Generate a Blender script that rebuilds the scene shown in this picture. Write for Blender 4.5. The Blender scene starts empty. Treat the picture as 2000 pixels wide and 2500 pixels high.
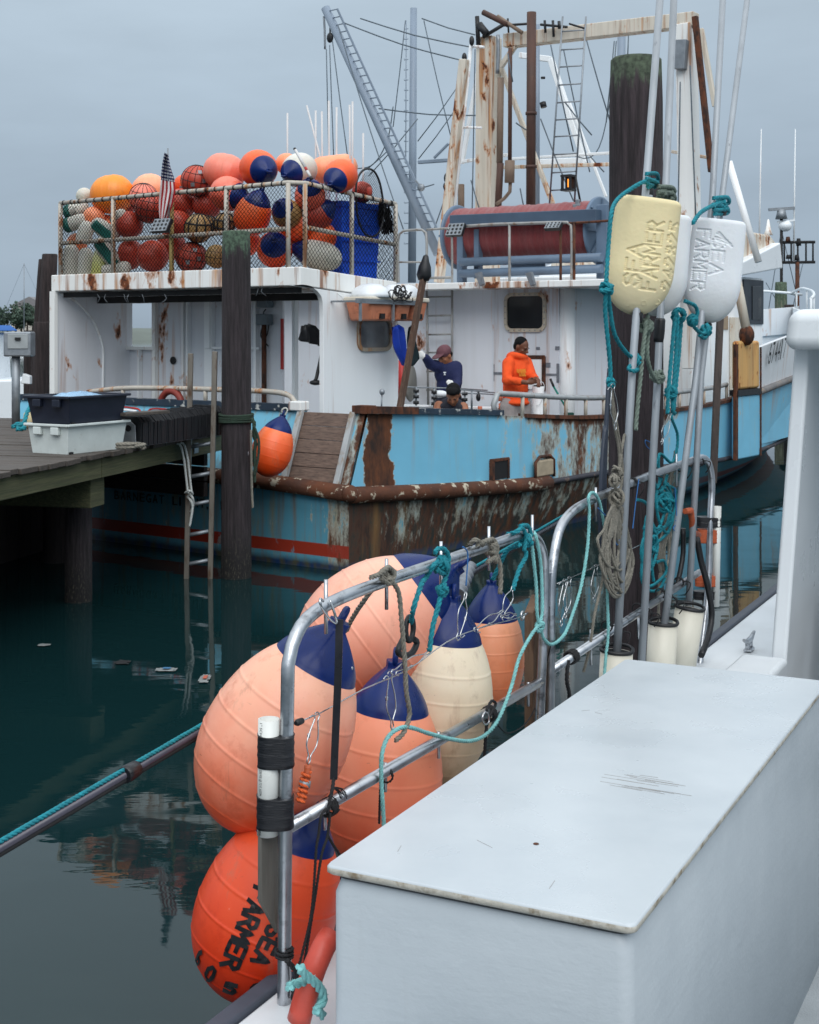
import bpy, bmesh, math, random
from mathutils import Vector, Matrix, noise as mnoise
R_ = random.Random(7)
sc = bpy.context.scene
COL = sc.collection
# ------------------------------------------------------------------ camera
F_PX, EYE, YHOR = 3400.0, 2.45, 805.0        # focal length (of a 2000 px wide frame), eye height above water, horizon row
cam_d = bpy.data.cameras.new("camera"); cam = bpy.data.objects.new("camera", cam_d); COL.objects.link(cam)
cam.location = (0, 0, EYE); cam.rotation_euler = (math.radians(90), 0, 0)
cam_d.sensor_fit = 'VERTICAL'; cam_d.sensor_height = 30.0; cam_d.sensor_width = 24.0
cam_d.lens = F_PX / 2500.0 * 30.0
cam_d.shift_y = -(1250.0 - YHOR) / 2500.0
cam_d.clip_start = 0.05; cam_d.clip_end = 4000
cam_d.dof.use_dof = True; cam_d.dof.focus_distance = 5.2; cam_d.dof.aperture_fstop = 14.0
sc.camera = cam
# ------------------------------------------------------------------ world: overcast
w = bpy.data.worlds.new("World"); sc.world = w; w.use_nodes = True
nt = w.node_tree; nt.nodes.clear()
def N(t, tp, **kw):
    n = t.nodes.new(tp)
    for k, v in kw.items():
        if k in n.inputs: n.inputs[k].default_value = v
        else: setattr(n, k, v)
    return n
SUN_EL, SUN_AZ = math.radians(46), math.radians(174)      # azimuth: direction the light comes FROM, from +Y clockwise
sky = N(nt, 'ShaderNodeTexSky'); sky.sky_type = 'NISHITA'; sky.sun_disc = False
sky.sun_elevation = SUN_EL; sky.sun_rotation = SUN_AZ; sky.dust_density = 3.0
out = N(nt, 'ShaderNodeOutputWorld'); bg = N(nt, 'ShaderNodeBackground'); bg2 = N(nt, 'ShaderNodeBackground')
bg.inputs['Strength'].default_value = 0.05
tc = N(nt, 'ShaderNodeTexCoord'); sep = N(nt, 'ShaderNodeSeparateXYZ'); ramp = N(nt, 'ShaderNodeValToRGB')
ab = N(nt, 'ShaderNodeMath', operation='ABSOLUTE')
nt.links.new(tc.outputs['Generated'], sep.inputs[0]); nt.links.new(sep.outputs['Z'], ab.inputs[0]); nt.links.new(ab.outputs[0], ramp.inputs[0])
e = ramp.color_ramp.elements
e[0].position = 0.0; e[0].color = (0.30, 0.375, 0.455, 1)
e[1].position = 1.0; e[1].color = (1.2, 1.27, 1.32, 1)
m = e.new(0.10); m.color = (0.345, 0.43, 0.52, 1)
m = e.new(0.24); m.color = (0.435, 0.53, 0.615, 1)
m = e.new(0.55); m.color = (0.93, 1.02, 1.09, 1)
mp = N(nt, 'ShaderNodeMapping'); mp.inputs['Scale'].default_value = (1.6, 1.6, 6.0)
ns = N(nt, 'ShaderNodeTexNoise', Scale=2.0, Detail=6.0, Roughness=0.55)
nt.links.new(tc.outputs['Generated'], mp.inputs[0]); nt.links.new(mp.outputs[0], ns.inputs['Vector'])
cr = N(nt, 'ShaderNodeMapRange'); cr.inputs['From Min'].default_value = 0.3; cr.inputs['From Max'].default_value = 0.7
cr.inputs['To Min'].default_value = 0.90; cr.inputs['To Max'].default_value = 1.09
nt.links.new(ns.outputs['Fac'], cr.inputs['Value'])
mul = N(nt, 'ShaderNodeVectorMath', operation='SCALE')
nt.links.new(ramp.outputs['Color'], mul.inputs[0]); nt.links.new(cr.outputs[0], mul.inputs['Scale'])
nt.links.new(mul.outputs[0], bg2.inputs['Color']); bg2.inputs['Strength'].default_value = 1.0
nt.links.new(sky.outputs[0], bg.inputs['Color'])
mix = N(nt, 'ShaderNodeMixShader'); mix.inputs[0].default_value = 0.90
nt.links.new(bg.outputs[0], mix.inputs[1]); nt.links.new(bg2.outputs[0], mix.inputs[2]); nt.links.new(mix.outputs[0], out.inputs[0])
sd = bpy.data.lights.new("sun", 'SUN'); sd.energy = 1.5; sd.angle = math.radians(50); sd.color = (1.0, 0.985, 0.965)
so = bpy.data.objects.new("sun", sd); COL.objects.link(so)
dv = Vector((math.sin(SUN_AZ) * math.cos(SUN_EL), math.cos(SUN_AZ) * math.cos(SUN_EL), math.sin(SUN_EL)))
so.rotation_euler = dv.to_track_quat('Z', 'Y').to_euler(); so.location = (0, 0, 30)
sc.view_settings.view_transform = 'Standard'; sc.view_settings.look = 'None'
sc.view_settings.exposure = 0.24; sc.view_settings.gamma = 1.0
sc.render.engine = 'CYCLES'
try:
    sc.cycles.use_denoising = True; sc.cycles.max_bounces = 6; sc.cycles.caustics_reflective = False; sc.cycles.caustics_refractive = False
    sc.cycles.denoiser = 'OPENIMAGEDENOISE'
except Exception: pass
# ------------------------------------------------------------------ pixel <-> place helpers
def ray(px, py): return Vector(((px - 1000.0) / F_PX, 1.0, -(py - YHOR) / F_PX))
EY = Vector((0, 0, EYE))
def atY(px, py, Y): return EY + ray(px, py) * Y
def atZ(px, py, z): r = ray(px, py); return EY + r * ((z - EYE) / r.z)
BC = Vector((-0.6125, 14.071, 0)); BA = math.atan2(.8146, .58)         # big boat: stern starboard corner, heading
BK = Vector((math.cos(BA), math.sin(BA), 0)); BT = Vector((-BK.y, BK.x, 0))
def _loc(P): d = P - BC; return Vector((d.dot(BK), d.dot(BT), P.z))
def B(px, py, s=None, a=None):                                       # pixel -> big-boat coordinates on plane s= or a=
    r = ray(px, py); ax = BK if s is not None else BT; v = s if s is not None else a
    return _loc(EY + r * ((v + BC.dot(ax)) / r.dot(ax)))
def BW(l): return BC + BK * l[0] + BT * l[1] + Vector((0, 0, l[2]))
FO = Vector((-0.350, 3.89, 0)); FU = Vector((.4472, .8944, 0)); FN = Vector((.8944, -.4472, 0))   # near boat: rail line, inboard normal
def Rl(px, py, d=0.0): r = ray(px, py); return EY + r * ((d + FO.dot(FN)) / r.dot(FN))
def FW(u, d, z): return FO + FU * u + FN * d + Vector((0, 0, z))
# ------------------------------------------------------------------ mesh builder
def V(*a): return Vector(a)
def frame(d):
    d = d.normalized(); up = Vector((0, 0, 1)) if abs(d.z) < .95 else Vector((1, 0, 0))
    x = d.cross(up).normalized(); return x, x.cross(d).normalized(), d
def crom(pts, step):
    pts = [Vector(p) for p in pts]
    if len(pts) < 3: 
        n = max(1, int((pts[1] - pts[0]).length / step)); return [pts[0].lerp(pts[1], i / n) for i in range(n + 1)]
    o = []
    for i in range(len(pts) - 1):
        p0 = pts[max(i - 1, 0)]; p1 = pts[i]; p2 = pts[i + 1]; p3 = pts[min(i + 2, len(pts) - 1)]
        n = max(1, int((p2 - p1).length / step))
        for k in range(n):
            t = k / n
            o.append(.5 * ((2 * p1) + (p2 - p0) * t + (2 * p0 - 5 * p1 + 4 * p2 - p3) * t * t + (3 * p1 - p0 - 3 * p2 + p3) * t ** 3))
    o.append(pts[-1]); return o
WM = {}
class MB:
    def __init__(s): s.v = []; s.f = []; s.sm = []; s.mi = []; s.cur = 0
    def vert(s, p): s.v.append(tuple(p)); return len(s.v) - 1
    def face(s, ids, sm=False): s.f.append(tuple(ids)); s.sm.append(sm); s.mi.append(s.cur)
    def poly(s, pts, sm=False): s.face([s.vert(p) for p in pts], sm); return s
    def hexa(s, p):                                      # 8 points: bottom 4 ccw, top 4 ccw
        i = [s.vert(q) for q in p]
        for f in ((3, 2, 1, 0), (4, 5, 6, 7), (0, 1, 5, 4), (1, 2, 6, 5), (2, 3, 7, 6), (3, 0, 4, 7)): s.face([i[k] for k in f])
        return s
    def box(s, c, sz, x=None, y=None, z=None):
        x = Vector(x) if x else Vector((1, 0, 0)); y = Vector(y) if y else Vector((0, 1, 0)); z = Vector(z) if z else Vector((0, 0, 1))
        c = Vector(c); hx, hy, hz = x * sz[0] / 2, y * sz[1] / 2, z * sz[2] / 2
        return s.hexa([c - hx - hy - hz, c + hx - hy - hz, c + hx + hy - hz, c - hx + hy - hz, c - hx - hy + hz, c + hx - hy + hz, c + hx + hy + hz, c - hx + hy + hz])
    def ab(s, lo, hi): lo = Vector(lo); hi = Vector(hi); return s.box((lo + hi) / 2, hi - lo)
    def bar(s, p, q, wd, ht, up=None):
        p = Vector(p); q = Vector(q); d = (q - p); L = d.length; d = d / L
        up = Vector(up) if up else (Vector((0, 0, 1)) if abs(d.z) < .95 else Vector((1, 0, 0)))
        x = d.cross(up).normalized(); u = x.cross(d).normalized()
        return s.box((p + q) / 2, (L, wd, ht), d, x, u)
    def prism(s, pts, th):                               # polygon extruded by vector th
        th = Vector(th); a = [s.vert(p) for p in pts]; b = [s.vert(Vector(p) + th) for p in pts]; n = len(pts)
        s.face(a[::-1]); s.face(b)
        for i in range(n): s.face((a[i], a[(i + 1) % n], b[(i + 1) % n], b[i]))
        return s
    def tube(s, pts, r, n=8, closed=False, caps=True):
        pts = [Vector(p) for p in pts]; k = len(pts)
        rr = r if isinstance(r, (list, tuple)) else [r] * k
        rings = []; x = None
        for i, p in enumerate(pts):
            if closed: d = pts[(i + 1) % k] - pts[i - 1]
            else: d = pts[min(i + 1, k - 1)] - pts[max(i - 1, 0)]
            if d.length < 1e-9: d = Vector((0, 0, 1))
            d.normalize()
            if x is None: x, y, _ = frame(d)
            x = (x - d * x.dot(d))
            if x.length < 1e-6: x, y, _ = frame(d)
            x.normalize(); y = d.cross(x)
            rings.append([s.vert(p + (x * math.cos(2 * math.pi * j / n) + y * math.sin(2 * math.pi * j / n)) * rr[i]) for j in range(n)])
        for i in range(k if closed else k - 1):
            A, Bq = rings[i], rings[(i + 1) % k]
            for j in range(n): s.face((A[j], A[(j + 1) % n], Bq[(j + 1) % n], Bq[j]), True)
        if caps and not closed: s.face(rings[0][::-1]); s.face(rings[-1])
        return s
    def lathe(s, prof, o, ax, n=24, sm=True, flat=(1, 1), xdir=None):      # prof: (r, h)
        x, y, d = frame(Vector(ax)); o = Vector(o)
        if xdir is not None: x = (Vector(xdir) - d * Vector(xdir).dot(d)).normalized(); y = d.cross(x)
        rings = []
        for r, h in prof:
            if r < 1e-6: rings.append([s.vert(o + d * h)])
            else: rings.append([s.vert(o + d * h + x * (r * flat[0] * math.cos(2 * math.pi * j / n)) + y * (r * flat[1] * math.sin(2 * math.pi * j / n))) for j in range(n)])
        for A, Bq in zip(rings, rings[1:]):
            for j in range(n):
                k = (j + 1) % n
                if len(A) == 1 and len(Bq) == 1: continue
                if len(A) == 1: s.face((A[0], Bq[k], Bq[j]), sm)
                elif len(Bq) == 1: s.face((A[j], A[k], Bq[0]), sm)
                else: s.face((A[j], A[k], Bq[k], Bq[j]), sm)
        if len(rings[0]) > 1: s.face(rings[0][::-1])
        if len(rings[-1]) > 1: s.face(rings[-1])
        return s
    def ell(s, c, r, x=None, y=None, z=None, n=14, m=9):
        x = Vector(x) if x else V(1, 0, 0); y = Vector(y) if y else V(0, 1, 0); z = Vector(z) if z else V(0, 0, 1); c = Vector(c); rings = []
        for i in range(m + 1):
            t = math.pi * i / m; q = math.sin(t); h = -math.cos(t)
            if i in (0, m): rings.append([s.vert(c + z * (h * r[2]))])
            else: rings.append([s.vert(c + z * (h * r[2]) + x * (q * r[0] * math.cos(2 * math.pi * j / n)) + y * (q * r[1] * math.sin(2 * math.pi * j / n))) for j in range(n)])
        for A, Bq in zip(rings, rings[1:]):
            for j in range(n):
                k = (j + 1) % n
                if len(A) == 1: s.face((A[0], Bq[k], Bq[j]), True)
                elif len(Bq) == 1: s.face((A[j], A[k], Bq[0]), True)
                else: s.face((A[j], A[k], Bq[k], Bq[j]), True)
        return s
    def rope(s, pts, r, pitch=None, n=5, strands=3, smooth=True, step=None, fuzz=0):
        step = step or max(r * 1.1, .006); pitch = pitch or r * 7.0
        P = crom(pts, step) if smooth else [Vector(p) for p in pts]
        if len(P) < 2: return s
        L = [0.0]
        for a, b in zip(P, P[1:]): L.append(L[-1] + (b - a).length)
        fr = []; x = None
        for i, p in enumerate(P):
            d = (P[min(i + 1, len(P) - 1)] - P[max(i - 1, 0)])
            if d.length < 1e-9: d = V(0, 0, 1)
            d.normalize()
            if x is None: x, y, _ = frame(d)
            x = x - d * x.dot(d)
            if x.length < 1e-6: x, y, _ = frame(d)
            x.normalize(); fr.append((x.copy(), d.cross(x), d))
        for k in range(strands):
            path = []
            for i, p in enumerate(P):
                t = 2 * math.pi * (L[i] / pitch + k / strands)
                path.append(p + (fr[i][0] * math.cos(t) + fr[i][1] * math.sin(t)) * r * .5)
            s.tube(path, r * .56, n)
        for q in range(int(fuzz * L[-1])):
            i = R_.randrange(len(P)); t = R_.uniform(0, 6.28); o = fr[i][0] * math.cos(t) + fr[i][1] * math.sin(t)
            a = P[i] + o * r * .8; b = a + (o * R_.uniform(.25, .6) + fr[i][2] * R_.uniform(-1.2, 1.2)) * r
            s.tube([a, b], r * .07, 3, caps=False)
        return s
    def build(s, name, mat, parent=None, local=False, bevel=0, label=None, mods=None, origin=None, kind=None, recalc=True):
        me = bpy.data.meshes.new(name)
        if parent is None and origin is None and s.v:
            xs = [v[0] for v in s.v]; ys = [v[1] for v in s.v]; zs = [v[2] for v in s.v]
            origin = Vector(((min(xs) + max(xs)) / 2, (min(ys) + max(ys)) / 2, min(zs)))
        if parent is None: vs = [tuple(Vector(v) - origin) for v in s.v]
        elif local: vs = s.v
        else: iw = WM[parent.name].inverted(); vs = [tuple(iw @ Vector(v)) for v in s.v]
        me.from_pydata(vs, [], s.f)
        if recalc:
            bm = bmesh.new(); bm.from_mesh(me); bmesh.ops.recalc_face_normals(bm, faces=bm.faces); bm.to_mesh(me); bm.free()
        me.polygons.foreach_set('use_smooth', s.sm)
        ms = mat if isinstance(mat, (list, tuple)) else [mat]
        for q in ms: me.materials.append(q)
        if len(ms) > 1: me.polygons.foreach_set('material_index', s.mi)
        me.update()
        ob = bpy.data.objects.new(name, me); COL.objects.link(ob)
        if parent is None: ob.location = origin; WM[ob.name] = Matrix.Translation(origin)
        else: ob.parent = parent; WM[ob.name] = WM[parent.name]
        if bevel:
            b = ob.modifiers.new('bevel', 'BEVEL'); b.width = bevel; b.segments = 2 if bevel < .02 else 5; b.harden_normals = True; me.polygons.foreach_set('use_smooth', [True] * len(me.polygons)); b.limit_method = 'ANGLE'; b.angle_limit = math.radians(40)
        if label: ob['label'] = label
        if kind: ob['kind'] = kind
        return ob
def tag(o, label, cat, group=None):
    o['label'] = label; o['category'] = cat
    if group: o['group'] = group
    return o
def thing(name, label, cat, loc, group=None, rz=0.0, mtx=None):
    o = bpy.data.objects.new(name, None); COL.objects.link(o); o.empty_display_size = .1
    M4 = mtx if mtx is not None else Matrix.Translation(Vector(loc)) @ Matrix.Rotation(rz, 4, 'Z')
    o.matrix_world = M4; WM[o.name] = M4.copy(); return tag(o, label, cat, group)
def struct(o): o['kind'] = 'structure'; return o
# ------------------------------------------------------------------ materials
def lin(r, g, b):
    f = lambda c: (c / 255 / 12.92) if c / 255 <= .04045 else ((c / 255 + .055) / 1.055) ** 2.4
    return (f(r), f(g), f(b), 1)
MATS = {}
def newmat(name):
    m = bpy.data.materials.new(name); m.use_nodes = True; t = m.node_tree
    p = t.nodes['Principled BSDF']; MATS[name] = m; return m, t, p
def vecmath(t, src, scale):
    mp = N(t, 'ShaderNodeMapping'); mp.inputs['Scale'].default_value = scale; t.links.new(src, mp.inputs[0]); return mp.outputs[0]
def mixc(t, fac, a, b, mode='MIX'):
    m = t.nodes.new('ShaderNodeMix'); m.data_type = 'RGBA'; m.blend_type = mode
    for sock, v in ((m.inputs[0], fac), (m.inputs[6], a), (m.inputs[7], b)):
        if hasattr(v, 'default_value') or hasattr(v, 'is_linked'): t.links.new(v, sock)
        else: sock.default_value = v
    return m.outputs[2]
def rampf(t, src, a, b, lo=0.0, hi=1.0):
    m = N(t, 'ShaderNodeMapRange'); m.inputs['From Min'].default_value = a; m.inputs['From Max'].default_value = b
    m.inputs['To Min'].default_value = lo; m.inputs['To Max'].default_value = hi; t.links.new(src, m.inputs['Value']); return m.outputs[0]
def noisef(t, vec, scale, detail=4.0, rough=.55):
    n = N(t, 'ShaderNodeTexNoise', Scale=scale, Detail=detail, Roughness=rough); t.links.new(vec, n.inputs['Vector']); return n.outputs['Fac']
def math2(t, op, a, b=None):
    n = N(t, 'ShaderNodeMath', operation=op)
    for sock, v in ((n.inputs[0], a), (n.inputs[1], b)):
        if v is None: continue
        if hasattr(v, 'is_linked'): t.links.new(v, sock)
        else: sock.default_value = v
    return n.outputs[0]
def bumpn(t, p, h, strength, dist=.01):
    b = N(t, 'ShaderNodeBump'); b.inputs['Strength'].default_value = strength; b.inputs['Distance'].default_value = dist
    t.links.new(h, b.inputs['Height']); t.links.new(b.outputs[0], p.inputs['Normal'])
def geo(t): return N(t, 'ShaderNodeTexCoord').outputs['Object']
def scl(c, k): return (min(c[0] * k, 1), min(c[1] * k, 1), min(c[2] * k, 1), 1)
def plain(name, col, rough=.6, metal=0.0, var=.18, vs=6.0, bump=.0, bs=60.0, stretch=(1, 1, 1), col2=None, spec=.5, c2at=(.55, .7), coat=0.0):
    m, t, p = newmat(name); g = geo(t); v = vecmath(t, g, stretch)
    n1 = noisef(t, v, vs, 5.0, .6)
    c = mixc(t, rampf(t, n1, .3, .7), scl(col, 1 - var), scl(col, 1 + var))
    if col2: c = mixc(t, rampf(t, noisef(t, v, vs * 1.7, 6.0, .65), c2at[0], c2at[1]), c, col2)
    t.links.new(c, p.inputs['Base Color'])
    p.inputs['Roughness'].default_value = rough; p.inputs['Metallic'].default_value = metal
    p.inputs['Specular IOR Level'].default_value = spec; p.inputs['Coat Weight'].default_value = coat
    t.links.new(rampf(t, n1, .3, .7, max(rough - .1, .02), min(rough + .1, 1)), p.inputs['Roughness'])
    if bump: bumpn(t, p, noisef(t, v, bs, 4.0), bump)
    return m
RUST1 = lin(120, 62, 28); RUST2 = lin(62, 32, 20); RUST3 = lin(178, 110, 48)
def painted(name, col, rust=.5, streak=1.0, dirt=.12, rough=.5, sc_=1.0, chip=.62, rustc=None, zs=.14, bump=.15):
    """paint with rust stains that run down (object Z) and larger rusted patches with an orange halo"""
    m, t, p = newmat(name); g = geo(t)
    v1 = vecmath(t, g, (sc_ * 2.2, sc_ * 2.2, sc_ * .11)); v0 = vecmath(t, g, (sc_, sc_, sc_ * .55))
    st = noisef(t, v1, 3.4, 5.0, .62); pat = noisef(t, v0, 3.2, 7.0, .62); big = noisef(t, vecmath(t, g, (sc_, sc_, sc_ * .5)), .9, 2.0)
    c = mixc(t, rampf(t, noisef(t, v1, 1.6, 5.0, .65), .45, .8, 0, dirt * 1.8), col, lin(138, 128, 108))
    c = mixc(t, rampf(t, noisef(t, v0, 1.4, 3.0), .3, .7, 0, dirt), c, scl(col, .82))
    bias = math2(t, 'MULTIPLY', math2(t, 'SUBTRACT', big, .5), .35)
    sm = rampf(t, math2(t, 'ADD', st, bias), .60 - .08 * rust, .74 - .08 * rust, 0, .85 * streak)
    c = mixc(t, sm, c, mixc(t, rampf(t, noisef(t, v1, 7.0), .35, .65), rustc or lin(196, 138, 78), RUST1))
    pb = math2(t, 'ADD', pat, bias); th = .71 - .09 * rust
    c = mixc(t, rampf(t, pb, th - .05, th + .005, 0, .8), c, rustc or RUST3)
    sp = rampf(t, pb, th, th + .03)
    c = mixc(t, sp, c, mixc(t, rampf(t, noisef(t, g, 22.0), .4, .6), RUST2, RUST1))
    t.links.new(c, p.inputs['Base Color'])
    t.links.new(rampf(t, math2(t, 'ADD', sp, sm), 0, 1, rough, .85), p.inputs['Roughness'])
    if bump: bumpn(t, p, math2(t, 'ADD', math2(t, 'MULTIPLY', sp, -.6), math2(t, 'MULTIPLY', noisef(t, g, 9.0, 3.0), .4)), bump, .01)
    return m
# ------------------------------------------------------------------ shared materials
M_al = plain('aluminium_tube', (.50, .52, .55, 1), .34, 1.0, .16, 9.0, .05, 90, (1, 1, 1), lin(120, 122, 126))
M_alp = plain('dull_aluminium_pole', lin(158, 164, 170), .55, .35, .12, 14.0, .08, 120, (1, 1, .3), lin(110, 114, 120), c2at=(.62, .75))
M_galv = plain('galvanised_steel', lin(140, 146, 152), .5, .6, .2, 10.0, .05)
M_rail = painted('rusty_white_rail', lin(186, 180, 170), .9, 1.0, .3, .55, 2.5, .56, None, .5, .2)
M_white = painted('white_boat_paint', lin(238, 241, 243), .25, .6, .06, .42, 1.0)
M_white_r = painted('white_paint_rusted', lin(240, 241, 239), .85, 1.0, .08, .5, 1.2)
M_wshade = painted('white_paint_shaded', lin(222, 225, 231), .30, .6, .08, .45, 1.1)  # darker bluish copy of the white paint: shade on sheltered walls, in the colour
M_clean = plain('clean_gelcoat', lin(226, 231, 235), .32, 0, .03, 2.0, .04, 40)
M_darkwood = plain('creosote_timber', lin(44, 37, 36), .85, 0, .45, 5.0, .6, 14, (6, 6, .5), lin(30, 26, 27), c2at=(.45, .65))
M_dockwood = plain('weathered_deck_wood', lin(78, 71, 66), .7, 0, .35, 5.0, .35, 14, (7, .5, 6), lin(56, 52, 44), c2at=(.5, .7))
M_beamwood = plain('treated_green_timber', lin(86, 86, 62), .85, 0, .35, 5.0, .4, 10, (.35, 5, 9), lin(62, 70, 46), c2at=(.45, .7))
M_black = plain('black_rubber', lin(22, 23, 27), .5, 0, .25, 12)
M_blacktape = plain('black_tape', lin(22, 23, 28), .38, 0, .25, 30, .3, 26, (1, 1, 9))
M_dark = plain('dark_interior', lin(16, 17, 20), .7, 0, .2, 4)
M_glassd = plain('dark_window_glass', lin(14, 17, 20), .12, 0, .3, 3)
M_teal = plain('teal_rope', lin(16, 128, 142), .75, 0, .3, 40, .5, 300)
M_teal2 = plain('faded_teal_rope', lin(128, 190, 190), .8, 0, .18, 30, .5, 300)
M_grope = plain('grey_braided_rope', lin(130, 126, 116), .85, 0, .3, 40, .6, 300)
M_ggrope = plain('grey_green_rope', lin(112, 126, 116), .85, 0, .3, 40, .6, 300)
M_drope = plain('dark_green_rope', lin(44, 62, 50), .85, 0, .35, 30, .6, 300)
M_brope = plain('black_cord', lin(26, 27, 30), .8, 0, .3, 40)
M_wire = plain('rigging_wire', lin(92, 104, 114), .5, .3, .2, 10)
M_steelwire = plain('stainless_wire', (.55, .56, .57, 1), .25, 1.0, .1, 10)
M_bluegrey = plain('blue_grey_paint', lin(98, 118, 140), .5, 0, .14, 4, .05, 30, (1, 1, .5), lin(120, 112, 104), c2at=(.66, .78))
M_mast = plain('grey_mast_paint', lin(128, 142, 158), .5, 0, .12, 3, .05, 30, (1, 1, .3), lin(108, 104, 104), c2at=(.66, .8))
M_rust = plain('rusted_steel', lin(92, 52, 32), .85, 0, .4, 8, .5, 30, (1, 1, .5), lin(48, 30, 24), c2at=(.45, .6))
M_bluecap = plain('navy_vinyl', lin(5, 33, 94), .33, 0, .2, 7, .1, 30, (1, 1, 1), lin(10, 46, 116), c2at=(.6, .8), spec=.3)
# ------------------------------------------------------------------ water
def water_mat():
    m, t, p = newmat('harbour_water'); g = geo(t)
    p.inputs['Base Color'].default_value = (.0045, .020, .022, 1); p.inputs['Roughness'].default_value = .015; p.inputs['IOR'].default_value = 1.33
    v = vecmath(t, g, (.55, 1.0, 1)); va = noisef(t, v, 1.1, 3.0, .45); vb = noisef(t, v, 6.0, 3.0, .5); vc = noisef(t, vecmath(t, g, (.5, 1.6, 1)), 22.0, 2.0, .5)
    calm = rampf(t, noisef(t, vecmath(t, g, (.12, .12, 1)), 1.0, 2.0), .35, .65, .35, 1.0)
    h = math2(t, 'ADD', math2(t, 'MULTIPLY', va, 1.0), math2(t, 'MULTIPLY', math2(t, 'ADD', math2(t, 'MULTIPLY', vb, .10), math2(t, 'MULTIPLY', vc, .012)), calm))
    t.links.new(rampf(t, noisef(t, vecmath(t, g, (.5, .9, 1)), 1.3, 5.0, .6), .45, .75, .012, .09), p.inputs['Roughness'])
    bumpn(t, p, h, .7, .010)
    return m
mb = MB(); mb.poly([(-1500, -30, 0), (1500, -30, 0), (1500, 2500, 0), (-1500, 2500, 0)])
struct(mb.build('water', water_mat()))
# ------------------------------------------------------------------ far shore
M_land = plain('far_shore_ground', lin(96, 104, 98), .9, 0, .2, .1)
M_tree = plain('far_tree_foliage', lin(66, 84, 72), .9, 0, .45, .5)
M_trunk = plain('far_tree_trunk', lin(70, 62, 54), .9, 0, .2, 1)
M_farw = plain('far_house_wall', lin(196, 190, 182), .8, 0, .1, .2); M_farp = plain('far_pink_wall', lin(170, 140, 138), .8, 0, .1, .2); M_farr = plain('far_roof', lin(120, 118, 120), .8)
mb = MB(); pts = []
for i in range(41):
    x = -420 + 21 * i; z = 1.2 + 1.8 * mnoise.noise(V(x * .02, 3, 0)) + (.6 if abs(x) > 100 else 0)
    pts.append((x, max(.7, z)))
top = []; bot = []; back = []
for x, z in pts: top.append(mb.vert((x, 330, z))); bot.append(mb.vert((x, 318, -1))); back.append(mb.vert((x, 420, z + 1)))
for i in range(40):
    mb.face((bot[i], bot[i + 1], top[i + 1], top[i]), True); mb.face((top[i], top[i + 1], back[i + 1], back[i]), True)
struct(mb.build('terrain', M_land))
def tree(px, Y, h, rw, label):
    base = atY(px, YHOR, Y); base.z = 1.0
    t = thing('shore_tree', label, 'tree', base, 'trees on the far shore')
    mb = MB(); mb.tube([base + V(0, 0, -.6), base + V(.1, 0, h * .3), base + V(.2, 0, h * .62)], [h * .035, h * .028, h * .012], 6)
    for k in range(4):
        a = k * 1.6; mb.tube([base + V(0, 0, h * (.3 + .07 * k)), base + V(math.cos(a) * rw * .5, math.sin(a) * rw * .5, h * (.55 + .07 * k))], [h * .014, h * .005], 4)
    mb.build('trunk', M_trunk, t)
    mb = MB(); rr = random.Random(int(px * 7 + h * 100))
    cl = [(rr.uniform(-.75, .75) * rw, rr.uniform(-.75, .75) * rw, h * rr.uniform(.36, .86), rw * rr.uniform(.28, .5)) for _ in range(9)]
    for cx, cy, cz, cr_ in cl:
        for q in range(70):
            d = V(rr.gauss(0, 1), rr.gauss(0, 1), rr.gauss(0, .8)); d.normalize(); p = base + V(cx, cy, cz) + d * cr_ * rr.uniform(.55, 1.1)
            u = V(rr.gauss(0, 1), rr.gauss(0, 1), rr.gauss(0, 1)).normalized(); w_ = u.cross(d).normalized(); sz = rw * rr.uniform(.07, .14)
            mb.poly([p - u * sz, p + w_ * sz * .7, p + u * sz, p - w_ * sz * .7])
    mb.build('crown', M_tree, t, recalc=False)
for i, (px, Y, h, rw, lb) in enumerate([(38, 335, 8.0, 3.6, 'grey-green shore tree beside the left picture edge, left of the far house'), (52, 345, 6.5, 2.8, 'low bushy shore tree just left of the far pale house'),
        (66, 335, 7.6, 3.2, 'rounded shore tree in front of the far pale house on the left'), (80, 338, 8.4, 3.2, 'tall shore tree nearest the dark leaning piles at left'), (93, 350, 6.6, 3.0, 'shore tree half hidden by the dark leaning piles'),
        (18, 340, 7.0, 3.4, 'shore tree at the far left edge beyond the frame border')]): tree(px, Y, h, rw, lb)
def far_house(px, Y, wd, h, z0, mw, name, label):
    b = atY(px, YHOR, Y); b.z = z0; t = thing(name, label, 'house', b, 'far waterfront houses')
    mb = MB(); mb.box(b + V(0, 0, h / 2), (wd, 8, h)); mb.build('wall', mw, t)
    mb = MB(); mb.prism([b + V(-wd * .54, -4.4, h), b + V(wd * .54, -4.4, h), b + V(0, -4.4, h * 1.32)], (0, 8.8, 0)); mb.build('roof', M_farr, t)
    for k in range(3): mb = MB(); mb.box(b + V((k - 1) * wd * .28, -4.03, h * .5), (wd * .12, .1, h * .3)); mb.build('window', M_glassd, t)
far_house(82, 360, 9, 7.5, 1.0, M_farw, 'far_house', 'pale far house among trees at left')
far_house(1955, 150, 16, 2.6, .5, M_farp, 'far_house', 'low pink far house behind the bow rail at right')
far_house(1905, 170, 14, 3.2, .6, M_farw, 'far_house', 'pale far house behind the green post at right')
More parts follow.
